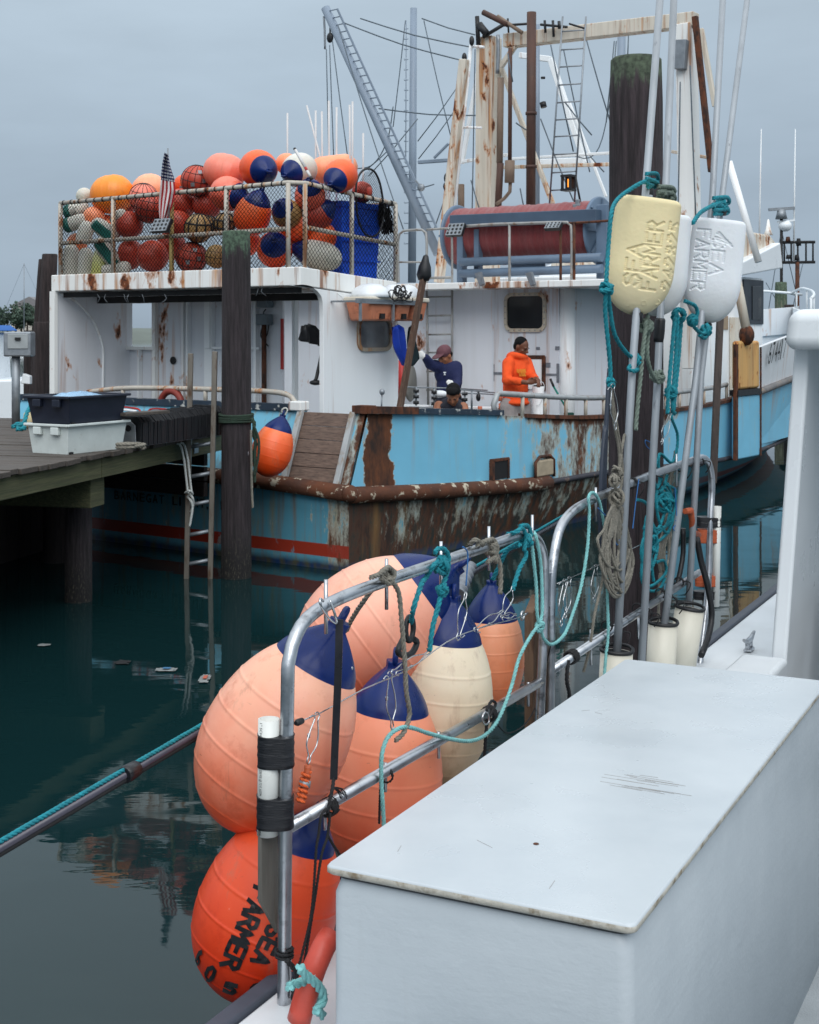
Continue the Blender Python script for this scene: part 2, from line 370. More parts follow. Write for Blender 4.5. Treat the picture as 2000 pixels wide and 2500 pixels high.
# distant sailing boats (left)
def sailboat(px, Y, mh, label):
    b = atY(px, YHOR, Y); b.z = 0; t = thing('sailing_boat', label, 'boat', b, 'far moored sailing boats')
    mb = MB(); mb.lathe([(.15, -4.5), (1.0, -2.5), (1.35, 0), (1.1, 3), (.05, 5)], b + V(0, 0, .35), (1, 0, 0), 12, flat=(1, .75)); mb.build('hull', M_clean, t)
    mb = MB(); mb.tube([b + V(0, 0, .8), b + V(0, 0, mh)], [.09, .05], 6); mb.build('mast', M_galv, t)
    mb = MB(); mb.tube([b + V(-.1, 0, 2.0), b + V(-3.6, 0, 2.0)], .08, 6); mb.build('boom', M_galv, t)
    mb = MB()
    for q in ((5, .8), (-4.4, .8)): mb.tube([b + V(0, 0, mh - .1), b + V(q[0], 0, q[1])], .02, 3)
    mb.build('stay', M_wire, t)
sailboat(59, 190, 11.5, 'far sailing boat with a bare mast at the left edge')
# ------------------------------------------------------------------ moored boats behind
def white_cruiser():
    b = atZ(62, 1010, .9); b = V(-10.6, 34, 0)
    t = thing('white_motorboat', 'white motorboat with blue canvas top behind the dock pedestal', 'boat', b)
    mb = MB(); o = b
    mb.prism([o + V(-2.6, -1.2, 0), o + V(1.5, -1.2, 0), o + V(1.9, -1.2, 1.3), o + V(-2.6, -1.2, 1.15)], (0, 2.4, 0)); mb.build('hull', M_clean, t, bevel=.06)
    mb = MB(); mb.prism([o + V(-2.4, -1.0, 1.2), o + V(.6, -1.0, 1.2), o + V(.55, -1.0, 2.38), o + V(-2.4, -1.0, 2.34)], (0, 2.0, 0)); mb.build('cabin', M_clean, t, bevel=.08)
    mb = MB(); mb.prism([o + V(-2.5, -1.1, 2.37), o + V(.75, -1.1, 2.42), o + V(.55, -1.1, 2.56), o + V(-2.5, -1.1, 2.54)], (0, 2.2, 0)); mb.build('canvas_top', plain('blue_canvas', lin(24, 92, 168), .8, 0, .15, 3, .1), t, bevel=.04)
    for k in range(3): mb = MB(); mb.box(o + V(-2.0 + .8 * k, -1.02, 1.85), (.6, .05, .45)); mb.build('window', M_glassd, t)
white_cruiser()
def far_trawler():
    Y = 44; o = atY(1900, YHOR, Y); o.z = 0
    t = thing('far_trawler', 'far fishing boat with dark radar mast and gantry behind the white bow', 'boat', o)
    mb = MB(); mb.prism([o + V(-5, 0, -.2), o + V(6, 0, -.2), o + V(7, 0, 1.6), o + V(0, 0, 1.2), o + V(-5, 0, 1.4)], (0, 4.5, 0)); mb.build('hull', painted('far_white_hull', lin(196, 200, 206), .4), t, bevel=.08)
    mb = MB(); mb.ab(o + V(1.2, .8, 1.3), o + V(4.5, 3.6, 3.0)); mb.build('wheelhouse', M_white, t, bevel=.06)
    for k in range(4): mb = MB(); mb.box(o + V(1.7 + .75 * k, .78, 2.5), (.5, .06, .45)); mb.build('window', M_glassd, t)
    P = lambda px, py: atY(px, py, Y + 1)
    mb = MB(); mb.tube([P(1908, 840), P(1908, 535)], .05, 6); mb.build('mast', M_dark, t)
    mb = MB(); mb.bar(P(1877, 512), P(1940, 508), .12, .09); mb.tube([P(1908, 535), P(1908, 511)], [.2, .12], 8); mb.build('radar_scanner', M_galv, t)
    mb = MB(); mb.bar(P(1898, 542), P(1940, 538), .1, .06); mb.ell(P(1917, 552), (.22, .22, .18)); mb.tube([P(1908, 560), P(1917, 560)], .03, 5); mb.build('satellite_dome', M_clean, t)
    mb = MB()
    for y in (592, 641): mb.tube([P(1905, y), P(1990, y - 1)], .05, 5)
    for x in (1915, 1932, 1948, 1968, 1985): mb.tube([P(x, 592), P(x, 641)], .03, 4)
    mb.build('gantry', M_dark, t)
    for k, (x, y, h) in enumerate(((1924, 590, 12), (1950, 600, 18), (1946, 636, 14), (1925, 632, 10))):
        mb = MB(); mb.tube([P(x, y), P(x, y - h)], [.09, .06], 8); mb.build('lamp', M_rust if k == 0 else M_dark, t)
    mb = MB(); mb.tube([P(1946, 900), P(1947, 640)], .07, 6); mb.build('gantry_post', M_rust, t)
    for x0, x1 in ((1859, 1853), (1942, 1938)): mb = MB(); mb.tube([P(x1, 640), P(x0, 315)], [.035, .015], 5); mb.build('whip_antenna', M_white, t)
    mb = MB()
    for a, b_ in (((1908, 560), (1870, 800)), ((1908, 560), (1950, 740)), ((1900, 740), (1870, 690)), ((1960, 645), (1925, 800))): mb.tube([P(*a), P(*b_)], .015, 3)
    mb.build('stay', M_wire, t)
far_trawler()
def pile(name, px, ptop, pbase, Y, wpx, mat, label, lean=0, cat='piling', group=None, base_z=-1.2):
    """round timber pile: pixel column, top row, diameter in pixels at depth Y"""
    c0 = atY(px, YHOR, Y); r = wpx / F_PX * Y / 2; zt = EYE + (YHOR - ptop) / F_PX * Y
    mb = MB(); prof = []; n = 12; rings = []; nseg = 22
    P0 = V(c0.x, c0.y, base_z)
    for k in range(20):
        pass
    ctr = []; rad = []
    for k in range(nseg + 1):
        f = k / nseg; z = base_z + (zt - base_z) * f
        ctr.append(V(c0.x + lean * (z - zt), c0.y, z)); rad.append(r * (1.05 - .09 * f) * (1 if k < nseg else .96))
    k = len(ctr); ring_ids = []
    for i in range(k):
        ids = []
        for j in range(20):
            a = 2 * math.pi * j / 20; q = 1 + .03 * mnoise.noise(V(math.cos(a) * 1.6, math.sin(a) * 1.6, ctr[i].z * .7 + px))
            ids.append(mb.vert(ctr[i] + V(math.cos(a), math.sin(a), 0) * rad[i] * q))
        ring_ids.append(ids)
    for A, Bq in zip(ring_ids, ring_ids[1:]):
        for j in range(20): mb.face((A[j], A[(j + 1) % 20], Bq[(j + 1) % 20], Bq[j]), True)
    tv = [mb.vert(ctr[-1] + V(math.cos(2 * math.pi * j / 20), math.sin(2 * math.pi * j / 20), 0) * rad[-1] * .9 + V(0, 0, r * .10 + .01 * mnoise.noise(V(j, px, 0)))) for j in range(20)]
    for j in range(20): mb.face((ring_ids[-1][j], ring_ids[-1][(j + 1) % 20], tv[(j + 1) % 20], tv[j]), True)
    mb.face(tv)
    o = mb.build(name, mat, origin=V(c0.x, c0.y, 0)); o['label'] = label; o['category'] = cat
    if group: o['group'] = group
    return o, zt, r
def pile_mat(name, ztop, base, moss, mossd=.35, mossc=(88, 112, 92)):
    m, t, p = newmat(name); g = geo(t); z = N(t, 'ShaderNodeSeparateXYZ'); t.links.new(g, z.inputs[0])
    v = vecmath(t, g, (7, 7, .5)); vm = vecmath(t, g, (9, 9, 1.0))
    grain = noisef(t, v, 5.0, 6.0, .65); fine = noisef(t, vecmath(t, g, (20, 20, .7)), 8.0, 5.0, .7)
    c = mixc(t, rampf(t, grain, .3, .72), scl(base, .35), scl(base, 2.3))
    c = mixc(t, rampf(t, fine, .52, .66, 0, .75), c, scl(base, .28))
    mk = math2(t, 'ADD', math2(t, 'MULTIPLY', math2(t, 'SUBTRACT', z.outputs['Z'], ztop), 1.0 / mossd), math2(t, 'MULTIPLY', noisef(t, vm, 3.4, 4.0, .6), 1.9))
    c = mixc(t, rampf(t, mk, .35, .62, 0, moss), c, mixc(t, rampf(t, noisef(t, g, 30.0), .35, .65), lin(*[int(q * .55) for q in mossc]), lin(*mossc)))
    # barnacle / wet band near the water
    wet = rampf(t, math2(t, 'ADD', z.outputs['Z'], math2(t, 'MULTIPLY', noisef(t, g, 5.0), .5)), .35, .75, 1, 0)
    c = mixc(t, wet, c, mixc(t, rampf(t, noisef(t, vecmath(t, g, (30, 30, 8)), 3.0, 5.0, .7), .55, .7), lin(22, 22, 24), lin(104, 98, 84)))
    t.links.new(c, p.inputs['Base Color']); p.inputs['Roughness'].default_value = .88
    bumpn(t, p, math2(t, 'ADD', grain, math2(t, 'MULTIPLY', fine, .7)), .8, .02); return m
PW = lin(44, 38, 41)
pile('dock_piling', 577, 568, 1409, 13.79, 73, pile_mat('piling_mid_wood', 3.41, PW, .9), 'dark dock piling with mossy top wrapped in green rope beside the ladder', group=None)
PR_Y = 7.75
pile('mooring_piling', 1553, 148, 1700, PR_Y, 134, pile_mat('piling_right_wood', EYE + 657 / F_PX * PR_Y, lin(52, 44, 47), .95, .26, (92, 106, 86)), 'tall mooring piling with jagged green moss on top behind the net floats')
pile('dock_piling', 192, 1190, 1467, 12.58, 66, pile_mat('piling_dock_wood', 9, PW, 0), 'short barnacled piling carrying the dock cap beam')
mp_ = pile_mat('piling_left_wood', 9, lin(44, 36, 36), 0)
pile('dolphin_pile', 122, 622, 0, 18.6, 40, mp_, 'right-hand tall dark pile of the leaning cluster left of the white shelter', lean=.05)
pile('dolphin_pile', 108, 634, 0, 18.8, 28, mp_, 'left-hand mossy pile of the leaning cluster left of the white shelter', lean=.07)
pile('dolphin_pile', 104, 788, 0, 18.0, 46, mp_, 'thick squat dark pile left of the white shelter')
pile('dolphin_pile', 70, 808, 0, 19.0, 24, mp_, 'thin low pile behind the dock power pedestal')
pile('far_post', 1907, 690, 0, 34, 30, pile_mat('far_post_wood', 3.5, lin(104, 108, 92), .8, 1.0), 'greenish far mooring post behind the bow rail')
pile('far_post', 1927, 745, 0, 33, 26, mp_, 'dark short far post right of the greenish one')
# ------------------------------------------------------------------ dock
DZ = 1.39
D0 = BW((-.27, 1.48, 0)); DE = (BK * -.928 + BT * -.371).normalized(); DP = (BK * -.371 + BT * .928).normalized()
dock = thing('wooden_dock', 'weathered plank dock on pilings with crates on it', 'dock', D0, rz=math.atan2(DE.y, DE.x))
def dpt(e, p, z): return D0 + DE * e + DP * p + V(0, 0, z)
e = -2.45; k = 0
while e < 6.2:
    wd = .142 + R_.uniform(-.004, .004); e0 = e + .005; e1 = e + wd - .004; ov = R_.uniform(-.02, .02)
    pst = ov if e > 0 else max(ov, (-.05 - .928 * e) / .371)
    z = DZ + R_.uniform(-.006, .004)
    mb = MB(); mb.hexa([dpt(e0, pst, z - .045), dpt(e0, 7.0, z - .045), dpt(e1, 7.0, z - .045), dpt(e1, pst, z - .045), dpt(e0, pst, z), dpt(e0, 7.0, z), dpt(e1, 7.0, z), dpt(e1, pst, z)])
    mb.build('plank', M_dockwood, dock, bevel=.006); e += wd; k += 1
for (e0, e1) in ((-.2, 2.72), (2.73, 6.0)):
    mb = MB(); mb.hexa([dpt(e0, .05, DZ - .225), dpt(e1, .05, DZ - .225), dpt(e1, .11, DZ - .225), dpt(e0, .11, DZ - .225), dpt(e0, .05, DZ - .05), dpt(e1, .05, DZ - .05), dpt(e1, .11, DZ - .05), dpt(e0, .11, DZ - .05)])
    mb.build('stringer', M_beamwood, dock, bevel=.008)
for p in (1.2, 3.0, 4.2):
    mb = MB(); mb.bar(dpt(-.3, p, DZ - .14), dpt(6, p, DZ - .14), .06, .18); mb.build('stringer', M_darkwood, dock)
for e in (2.62, 5.4):
    mb = MB(); mb.bar(dpt(e, .14, DZ - .36), dpt(e, 4.0, DZ - .36), .27, .26); mb.build('cap_beam', M_beamwood, dock, bevel=.012)
for k in range(34):
    e0 = -.93 + k * .25; mb = MB(); mb.hexa([dpt(e0, 2.2, -1.2), dpt(e0 + .24, 2.2, -1.2), dpt(e0 + .24, 2.28, -1.2), dpt(e0, 2.28, -1.2), dpt(e0, 2.2, DZ - .06), dpt(e0 + .24, 2.2, DZ - .06), dpt(e0 + .24, 2.28, DZ - .06), dpt(e0, 2.28, DZ - .06)]); mb.build('light_block_plank', M_darkwood, dock)  # added plank wall, blocks sky light so the water under the dock stays dark
for e, p in ((.4, 1.7), (5.3, 1.2)):
    mb = MB(); mb.tube([dpt(e, p, -1), dpt(e, p, DZ - .3)], .15, 14); mb.build('support_pile', M_darkwood, dock)
mb = MB(); mb.box(dpt(.62, .045, DZ - .14), (.11, .012, .1), DE, DP); mb.build('bolt_plate', M_galv, dock)
for k in range(4):
    z = .74 + .165 * k; mb = MB(); mb.bar(BW((-.24, 1.75, z)), BW((-.24, 6.4, z)), .06, .15); mb.build('light_block_board', M_darkwood, dock, bevel=.006)  # unseen boards added at the dock end to keep the transom's reflection dark
# power pedestal and lamp on the dock
pb = atY(47, 1110, 15.2)
pd = thing('power_pedestal', 'grey dock power pedestal on a post at the left edge', 'pedestal', V(pb.x, pb.y, DZ))
P = lambda px, py: atY(px, py, 15.2)
c1 = P(48, 840); mb = MB(); mb.box(c1, (.30, .2, .27)); mb.build('cabinet', M_galv, pd, bevel=.02)
mb = MB(); mb.box(c1 + V(.01, -.105, .03), (.22, .012, .16)); mb.build('panel', plain('pedestal_panel', lin(150, 156, 158), .5), pd, bevel=.006)
mb = MB(); mb.box(P(51, 827) + V(0, -.12, 0), (.06, .02, .03)); mb.build('meter', M_dark, pd)
mb = MB(); mb.tube([V(c1.x - .04, c1.y, DZ), c1 + V(-.04, 0, -.12)], .045, 10); mb.build('post', M_galv, pd)
lp = P(62, 925); mb = MB(); mb.prism([lp + V(-.05, 0, -.05), lp + V(.05, 0, -.06), lp + V(.05, 0, .03), lp + V(-.03, 0, .06)], (0, .1, 0)); tag(mb.build('bulkhead_lamp', M_clean, bevel=.01), 'small white lamp box on the dark pile beside the pedestal', 'lamp')
# ladder
LY = 13.72
ld = thing('dock_ladder', 'tall steel dock ladder standing in the water beside the piling', 'ladder', atY(485, 1415, LY))
for (x0, y0, x1, y1) in ((466, 863, 455, 1450), (525, 858, 513, 1450)):
    mb = MB(); mb.bar(atY(x1, y1, LY), atY(x0, y0, LY), .05, .05, up=(0, 1, 0)); mb.build('rail', plain('ladder_steel%d' % x0, lin(118, 112, 104), .55, .4, .25, 8, .2, 30, (1, 1, .3), lin(86, 64, 48), c2at=(.52, .7)), ld, bevel=.006)
for y in (1087, 1160, 1229, 1302, 1373):
    f = (y - 863) / (1415 - 863); mb = MB(); mb.tube([atY(466 - 11 * f, y + 5, LY), atY(525 - 12 * f, y - 6, LY)], .02, 8); mb.build('rung', M_galv, ld)
wr = MB(); pp = [(432, 1083), (441, 1088), (449, 1120), (455, 1170), (459, 1205)]
wr.rope([atY(x, y, LY - .12) for x, y in pp], .012); wr.rope([atY(x + 9 + i * 0, y - 2, LY - .1) for i, (x, y) in enumerate(pp)], .012)
wr.rope([atY(452, 1203, LY - .14), atY(462, 1198, LY - .18), atY(470, 1206, LY - .12), atY(458, 1212, LY - .08), atY(466, 1222, LY - .14), atY(470, 1240, LY - .12), atY(467, 1262, LY - .12), atY(463, 1285, LY - .12)], .013)
wr.rope([atY(463, 1206, LY - .12), atY(470, 1215, LY - .14), atY(472, 1232, LY - .1), atY(466, 1250, LY - .11)], .012)
tag(wr.build('mooring_rope', plain('white_rope', lin(198, 202, 200), .8, 0, .15, 30, .4, 200)), 'white rope knotted on the dock ladder rail', 'rope')
# ---- crates
n0 = atZ(165, 1111, DZ); ex = V(.49, .872, 0); ey = V(-.872, .49, 0)
def tub(name, label, z0, h, l, wd, mat, cat, off=(0, 0), ribs=True, fl=.03, lip=.03):
    o = n0 + ex * off[0] + ey * off[1]; t = thing(name, label, cat, V(o.x, o.y, z0))
    def q(u, v, z): return V(o.x, o.y, 0) + ex * u + ey * v + V(0, 0, z)
    mb = MB(); T_ = .012
    def ring(k, z, i=0): return [q(-k + i, -k + i, z), q(l + k - i, -k + i, z), q(l + k - i, wd + k - i, z), q(-k + i, wd + k - i, z)]
    rs = [ring(0, z0), ring(fl, z0 + h), ring(fl, z0 + h, T_), ring(0, z0 + .015, T_)]
    ids = [[mb.vert(p) for p in r] for r in rs]
    mb.face(ids[0][::-1]); mb.face(ids[3])
    for A, Bq in zip(ids, ids[1:]):
        for j in range(4): mb.face((A[j], A[(j + 1) % 4], Bq[(j + 1) % 4], Bq[j]))
    mb.build('body', mat, t, bevel=.02)
    mb = MB(); k = fl + lip; 
    for a_, b_ in ((0, 1), (1, 2), (2, 3), (3, 0)):
        R1 = ring(k - .012, z0 + h); mb.bar(R1[a_], R1[b_], .028, .022)
    mb.build('rim', mat, t, bevel=.006)
    if ribs:
        for u in (.1, wd - .1):
            mb = MB(); mb.box(q(-fl - .012, u, z0 + h - .05), (.035, .09, .07), ex, ey); mb.build('handle', mat, t, bevel=.01)
        mb = MB(); mb.box(q(.03, -.014, z0 + .012), (.035, .02, .022), ex, ey); mb.build('drain_hole', M_dark, t)
    return q
M_tubw = plain('white_plastic_tub', lin(206, 214, 212), .45, 0, .08, 6, .05, 40, (1, 1, 1), lin(168, 172, 164), c2at=(.6, .8))
M_tubd = plain('navy_plastic_tub', lin(24, 30, 46), .42, 0, .2, 6, .05)
tub('white_fish_tub', 'white plastic fish tub under the dark tub on the dock', DZ, .25, .69, .40, M_tubw, 'tub')
q = tub('dark_fish_tub', 'dark navy plastic tub stacked on the white tub', DZ + .252, .235, .66, .42, M_tubd, 'tub', (-.0, -.02), fl=.035)
mb = MB(); rr = random.Random(5); G = 14
idx = [[None] * (G + 1) for _ in range(G + 1)]
for i in range(G + 1):
    for j in range(G + 1):
        u, v_ = i / G, j / G; hh = .055 * math.sin(math.pi * u) ** .7 * math.sin(math.pi * v_) ** .6 + .018 * mnoise.noise(V(u * 7, v_ * 7, 2)) - .012
        idx[i][j] = mb.vert(q(.06 + u * .52, .01 + v_ * .38, DZ + .252 + .225 + hh))
for i in range(G):
    for j in range(G): mb.face((idx[i][j], idx[i + 1][j], idx[i + 1][j + 1], idx[i][j + 1]), True)
mbag, tb, pbs = newmat('clear_blue_plastic_bag'); pbs.inputs['Base Color'].default_value = lin(150, 190, 222); pbs.inputs['Roughness'].default_value = .18; bumpn(tb, pbs, noisef(tb, geo(tb), 16.0, 5.0, .7), 1.0, .03)
tag(mb.build('plastic_bag', mbag), 'crumpled pale blue plastic bag bulging out of the dark tub', 'bag')
# ---- rack of black mats
a0 = atZ(340, 1092, DZ); a1 = atZ(545, 1063, DZ); du = (a1 - a0).normalized(); dn = V(-du.y, du.x, 0); LL = (a1 - a0).length
rk = thing('mat_rack', 'long rack hung with rows of black mats along the dock edge', 'rack', a0)
mb = MB(); mb.hexa([a0 + V(0, 0, .005), a0 + dn * .34 + V(0, 0, .005), a0 + dn * .34 + du * LL + V(0, 0, .005), a0 + du * LL + V(0, 0, .005), a0 + V(0, 0, .05), a0 + dn * .34 + V(0, 0, .05), a0 + dn * .34 + du * LL + V(0, 0, .05), a0 + du * LL + V(0, 0, .05)]); mb.build('base_tray', M_galv, rk)
mb = MB(); e0 = a0 - du * .012; pl = [e0 + dn * .02 + V(0, 0, .02), e0 + dn * .33 + V(0, 0, .02), e0 + dn * .31 + V(0, 0, .2), e0 + dn * .26 + V(0, 0, .235), e0 + dn * .08 + V(0, 0, .235), e0 + dn * .03 + V(0, 0, .2)]
mb.prism(pl, du * -.01); mb.build('end_plate', plain('stainless_end_plate', (.42, .43, .45, 1), .4, .8, .2, 8), rk, bevel=.004)
for v_ in (.1, .24): mb = MB(); mb.lathe([(.03, 0), (.03, .004)], e0 + dn * v_ + V(0, 0, .17) - du * .0135, -du, 14); mb.build('hole', M_dark, rk)
nm = 72
for i in range(nm):
    u = .01 + (LL - .02) * i / nm; hh = .265 + R_.uniform(-.006, .008) + .035 * i / nm; f0 = R_.uniform(-.006, .006)
    mb = MB(); sec = [(-.015 + f0, .01), (-.02 + f0, hh * .8), (.03, hh), (.28, hh + .005), (.345, hh * .8), (.345, .03)]
    tw = R_.uniform(-.002, .002); mb.prism([a0 + du * (u + tw * (1 if k % 2 else -1)) + dn * s_[0] + V(0, 0, s_[1]) for k, s_ in enumerate(sec)], du * (LL / nm * .86)); mb.build('mat', M_black, rk)
b0 = atZ(292, 1012, DZ + .31); b1 = atZ(400, 1005, DZ + .31)
mb = MB(); mb.bar(b0, b1, .16, .028); tag(mb.build('loose_board', M_dockwood, bevel=.004), 'loose brown board lying on the black mat rack', 'board')
mb = MB(); c = atZ(320, 1098, DZ + .02); mb.rope([c + V(.10 * math.cos(a) + .02 * math.sin(3 * a), .13 * math.sin(a), .012 + .004 * a) for a in [i * .35 for i in range(34)]], .016); tag(mb.build('coiled_rope', M_grope), 'small grey rope ring on the dock edge beside the mat rack', 'rope')
cb = atZ(73, 1047, DZ); mb = MB(); mb.lathe([(.10, 0), (.13, .05), (.12, .16), (.06, .23), (.03, .25)], cb + V(.03, .1, 0), (0, 0, 1), 16); tag(mb.build('old_float', painted('old_float_paint', lin(206, 192, 150), .9, 1, .3)), 'stained yellowish float on the dock left of the tubs', 'float')
mb = MB(); mb.rope([atY(42, 1042, 12.9), atY(58, 1035, 12.9), atY(66, 1010, 13.0), atY(78, 985, 13.2), atY(80, 978, 13.4)], .022); mb.rope([atY(30, 1043, 12.9), atY(48, 1034, 12.95), atY(60, 1046, 12.85), atY(40, 1048, 12.8)], .022)
tag(mb.build('mooring_rope', M_teal), 'teal mooring rope piled on the dock at the left edge', 'rope')
# rope round the middle piling
mb = MB(); cpx = atY(577, YHOR, 13.79); rp = 75 / F_PX * 13.79 / 2 + .012
for k in range(4):
    z = EYE - (1012 + 6 * k - YHOR) / F_PX * 13.79; mb.rope([V(cpx.x + rp * math.cos(a), cpx.y + rp * math.sin(a), z + .008 * math.sin(a + k)) for a in [i * math.pi / 12 for i in range(25)]], .014)
tail = [(614, 1022), (622, 1032), (618, 1060), (626, 1085), (617, 1112), (625, 1145), (616, 1170)]
mb.rope([atY(x, y, 13.6) for x, y in tail], .016); mb.rope([atY(x + 6 - (i % 2) * 9, y + 8, 13.58) for i, (x, y) in enumerate(tail)], .016); mb.rope([atY(620, 1040, 13.56), atY(632, 1075, 13.56), atY(630, 1120, 13.56), atY(620, 1160, 13.56)], .014)
tag(mb.build('mooring_rope', M_drope), 'dark green mooring rope wound round the dock piling', 'rope')
mb = MB(); mb.rope([atY(613, 1050, 13.57), atY(614, 1120, 13.57), atY(615, 1190, 13.57), atY(617, 1240, 13.57)], .013); tag(mb.build('rope_tail', M_grope), 'pale frayed rope end hanging down the dock piling', 'rope')
mb = MB(); mb.lathe([(.0, .012), (.03, .01), (.035, 0)], atY(600, 1107, 13.72), (0, -1, 0), 12); tag(mb.build('bolt_head', M_galv), 'round bolt head on the dock piling', 'bolt')
# ------------------------------------------------------------------ the big fishing boat (local: x forward s, y to port a, z up)
boat = thing('fishing_boat', 'big rusty light-blue and white fishing boat moored stern-on at the dock', 'fishing boat', BC, rz=BA)
def bpart(mb, name, mat, parent=None, bevel=0, label=None, kind=None): return mb.build(name, mat, parent or boat, local=True, bevel=bevel, label=label, kind=kind)
def tab(T_, s):
    if s <= T_[0][0]: return T_[0][1]
    for i in range(len(T_) - 1):
        x0, y0 = T_[i]; x1, y1 = T_[i + 1]
        if s <= x1:
            m0 = (T_[i + 1][1] - T_[max(i - 1, 0)][1]) / max(1e-6, T_[i + 1][0] - T_[max(i - 1, 0)][0]); j = min(i + 2, len(T_) - 1)
            m1 = (T_[j][1] - T_[i][1]) / max(1e-6, T_[j][0] - T_[i][0]); h = x1 - x0; t = (s - x0) / h
            return (2 * t**3 - 3 * t * t + 1) * y0 + (t**3 - 2 * t * t + t) * h * m0 + (-2 * t**3 + 3 * t * t) * y1 + (t**3 - t * t) * h * m1
    return T_[-1][1]
A_wl = [(0, 0), (2, -.06), (5, -.12), (8, .02), (9.5, .25), (12, .75), (15.3, 1.66), (17, 2.3), (18.2, 2.7)]
A_rb = [(0, 0), (2, -.2), (4.6, -.4), (8, -.4), (11, -.15), (14, .5), (17, 1.6), (18.8, 2.7)]
A_g = [(0, 0), (2, -.2), (4.6, -.42), (8, -.42), (11, -.25), (14, .2), (17, 1.2), (19, 2.2), (20, 2.7)]
Z_rb = [(0, .78), (1.6, .69), (3.3, .625), (4.8, .63), (9, .5), (14, .58), (18.8, .77)]
Z_g = [(0, 1.6), (2, 1.5), (4.6, 1.34), (8, 1.34), (9.5, 1.42), (11, 1.54), (13, 1.66), (20, 1.9)]
Z_t = [(9.5, 2.12), (11, 2.28), (13, 2.44), (20.4, 3.0)]
CL = 2.7
def row(A, Zf, L, n=44, s0=0.0):
    o = []
    for i in range(n + 1): s = s0 + (L - s0) * i / n; o.append(V(s, min(tab(A, s), CL), Zf(s)))
    return o
def mirror(p): return V(p.x, 2 * CL - p.y, p.z)
def skin(mb, r0, r1, both=True):
    for fn in ((lambda p: p), mirror) if both else ((lambda p: p),):
        a = [mb.vert(fn(p)) for p in r0]; b = [mb.vert(fn(p)) for p in r1]
        for i in range(len(a) - 1): mb.face((a[i], a[i + 1], b[i + 1], b[i]), True)
r_bt = row(A_wl, lambda s: -.7, 17.6); r_wl = row(A_wl, lambda s: 0.0, 18.2); r_rb = row(A_rb, lambda s: tab(Z_rb, s), 18.8); r_g = row(A_g, lambda s: tab(Z_g, s), 20.0, 44, .28)
def rk_s(z): return max(0.0, .28 * (z - .86) / .74)          # the transom above the rub rail rakes forward
def hull_mat(name, mode):
    m, t, p = newmat(name); g = geo(t); sp = N(t, 'ShaderNodeSeparateXYZ'); t.links.new(g, sp.inputs[0]); S, A, Z = sp.outputs
    vst = vecmath(t, g, (1.6, 1.6, .22)); v1 = vecmath(t, g, (1, 1, 1)); v2 = vecmath(t, g, (2.2, 2.2, .9))
    blue = lin(124, 194, 224) if mode == 'up' else (lin(112, 184, 212) if mode == 'tran' else lin(92, 160, 180))
    c = mixc(t, rampf(t, noisef(t, v1, 2.0, 4.0), .3, .7, 0, .35), blue, scl(blue, .72))
    if mode == 'tran': c = mixc(t, rampf(t, Z, .72, .6), c, lin(88, 150, 172))
    c = mixc(t, rampf(t, noisef(t, vst, 3.0, 6.0, .7), .54, .70, 0, .75 if mode != 'up' else .25), c, lin(150, 132, 84) if mode == 'tran' else lin(168, 160, 112))          # yellow-brown runs
    n = math2(t, 'ADD', math2(t, 'MULTIPLY', noisef(t, v2, 3.0, 9.0, .72), .75), math2(t, 'MULTIPLY', noisef(t, vst, 1.6, 4.0), .25))
    corner = rampf(t, math2(t, 'ABSOLUTE', math2(t, 'SUBTRACT', math2(t, 'ADD', S, math2(t, 'MULTIPLY', noisef(t, vecmath(t, g, (1, 1, 1)), 2.2, 5.0, .6), .5)), .70)), .14, .27, .95, 0)
    if mode == 'up':
        hv = math2(t, 'ADD', rampf(t, S, 2.0, 3.9, .30, .555), rampf(t, S, 5.6, 7.5, 0, -.34)); hv = math2(t, 'MAXIMUM', hv, corner)
        hv = math2(t, 'ADD', hv, math2(t, 'MULTIPLY', rampf(t, math2(t, 'SUBTRACT', Z, math2(t, 'MULTIPLY', S, -.056)), 1.50, 1.60, 0, .16), rampf(t, S, 1.6, 3.0)))
    elif mode == 'low':
        hv = math2(t, 'ADD', rampf(t, S, 6.5, 8.5, .60, .20), rampf(t, S, .15, .5, .35, 0)); hv = math2(t, 'ADD', hv, rampf(t, Z, .30, .0, 0, .12))
    else:
        hv = math2(t, 'ADD', rampf(t, A, .0, .42, .60, .31), math2(t, 'MULTIPLY', rampf(t, noisef(t, vecmath(t, g, (2, 2, .1)), 3.0, 4.0), .45, .75), .16))
    dn_ = noisef(t, vecmath(t, g, (2.6, 2.6, .12)), 2.6, 5.0, .65)
    if mode == 'up': c = mixc(t, math2(t, 'MULTIPLY', rampf(t, dn_, .53, .70, 0, .65), rampf(t, Z, .85, 1.45, .15, 1)), c, lin(170, 122, 70))
    if mode == 'tran': c = mixc(t, rampf(t, dn_, .52, .68, 0, .7), c, lin(132, 96, 52))
    rm = rampf(t, math2(t, 'ADD', n, math2(t, 'SUBTRACT', hv, .5)), .485, .60)
    under = rampf(t, math2(t, 'ADD', n, math2(t, 'SUBTRACT', hv, .5)), .455, .50)
    c = mixc(t, math2(t, 'MULTIPLY', under, .7), c, lin(196, 186, 162))
    rc = mixc(t, rampf(t, noisef(t, v2, 4.0, 5.0, .65), .35, .65), lin(44, 30, 24), lin(104, 60, 34))
    if mode == 'low':
        rc = mixc(t, rampf(t, noisef(t, vecmath(t, g, (3, 3, 1.2)), 3.0, 6.0, .7), .42, .6), rc, lin(40, 44, 40))
        rc = mixc(t, rampf(t, noisef(t, vst, 2.4, 5.0), .55, .75, 0, .7), rc, lin(128, 96, 56))
    c = mixc(t, rm, c, rc)
    red = math2(t, 'MULTIPLY', rampf(t, Z, .255, .262, 1, 0), rampf(t, Z, .125, .132, 0, 1))
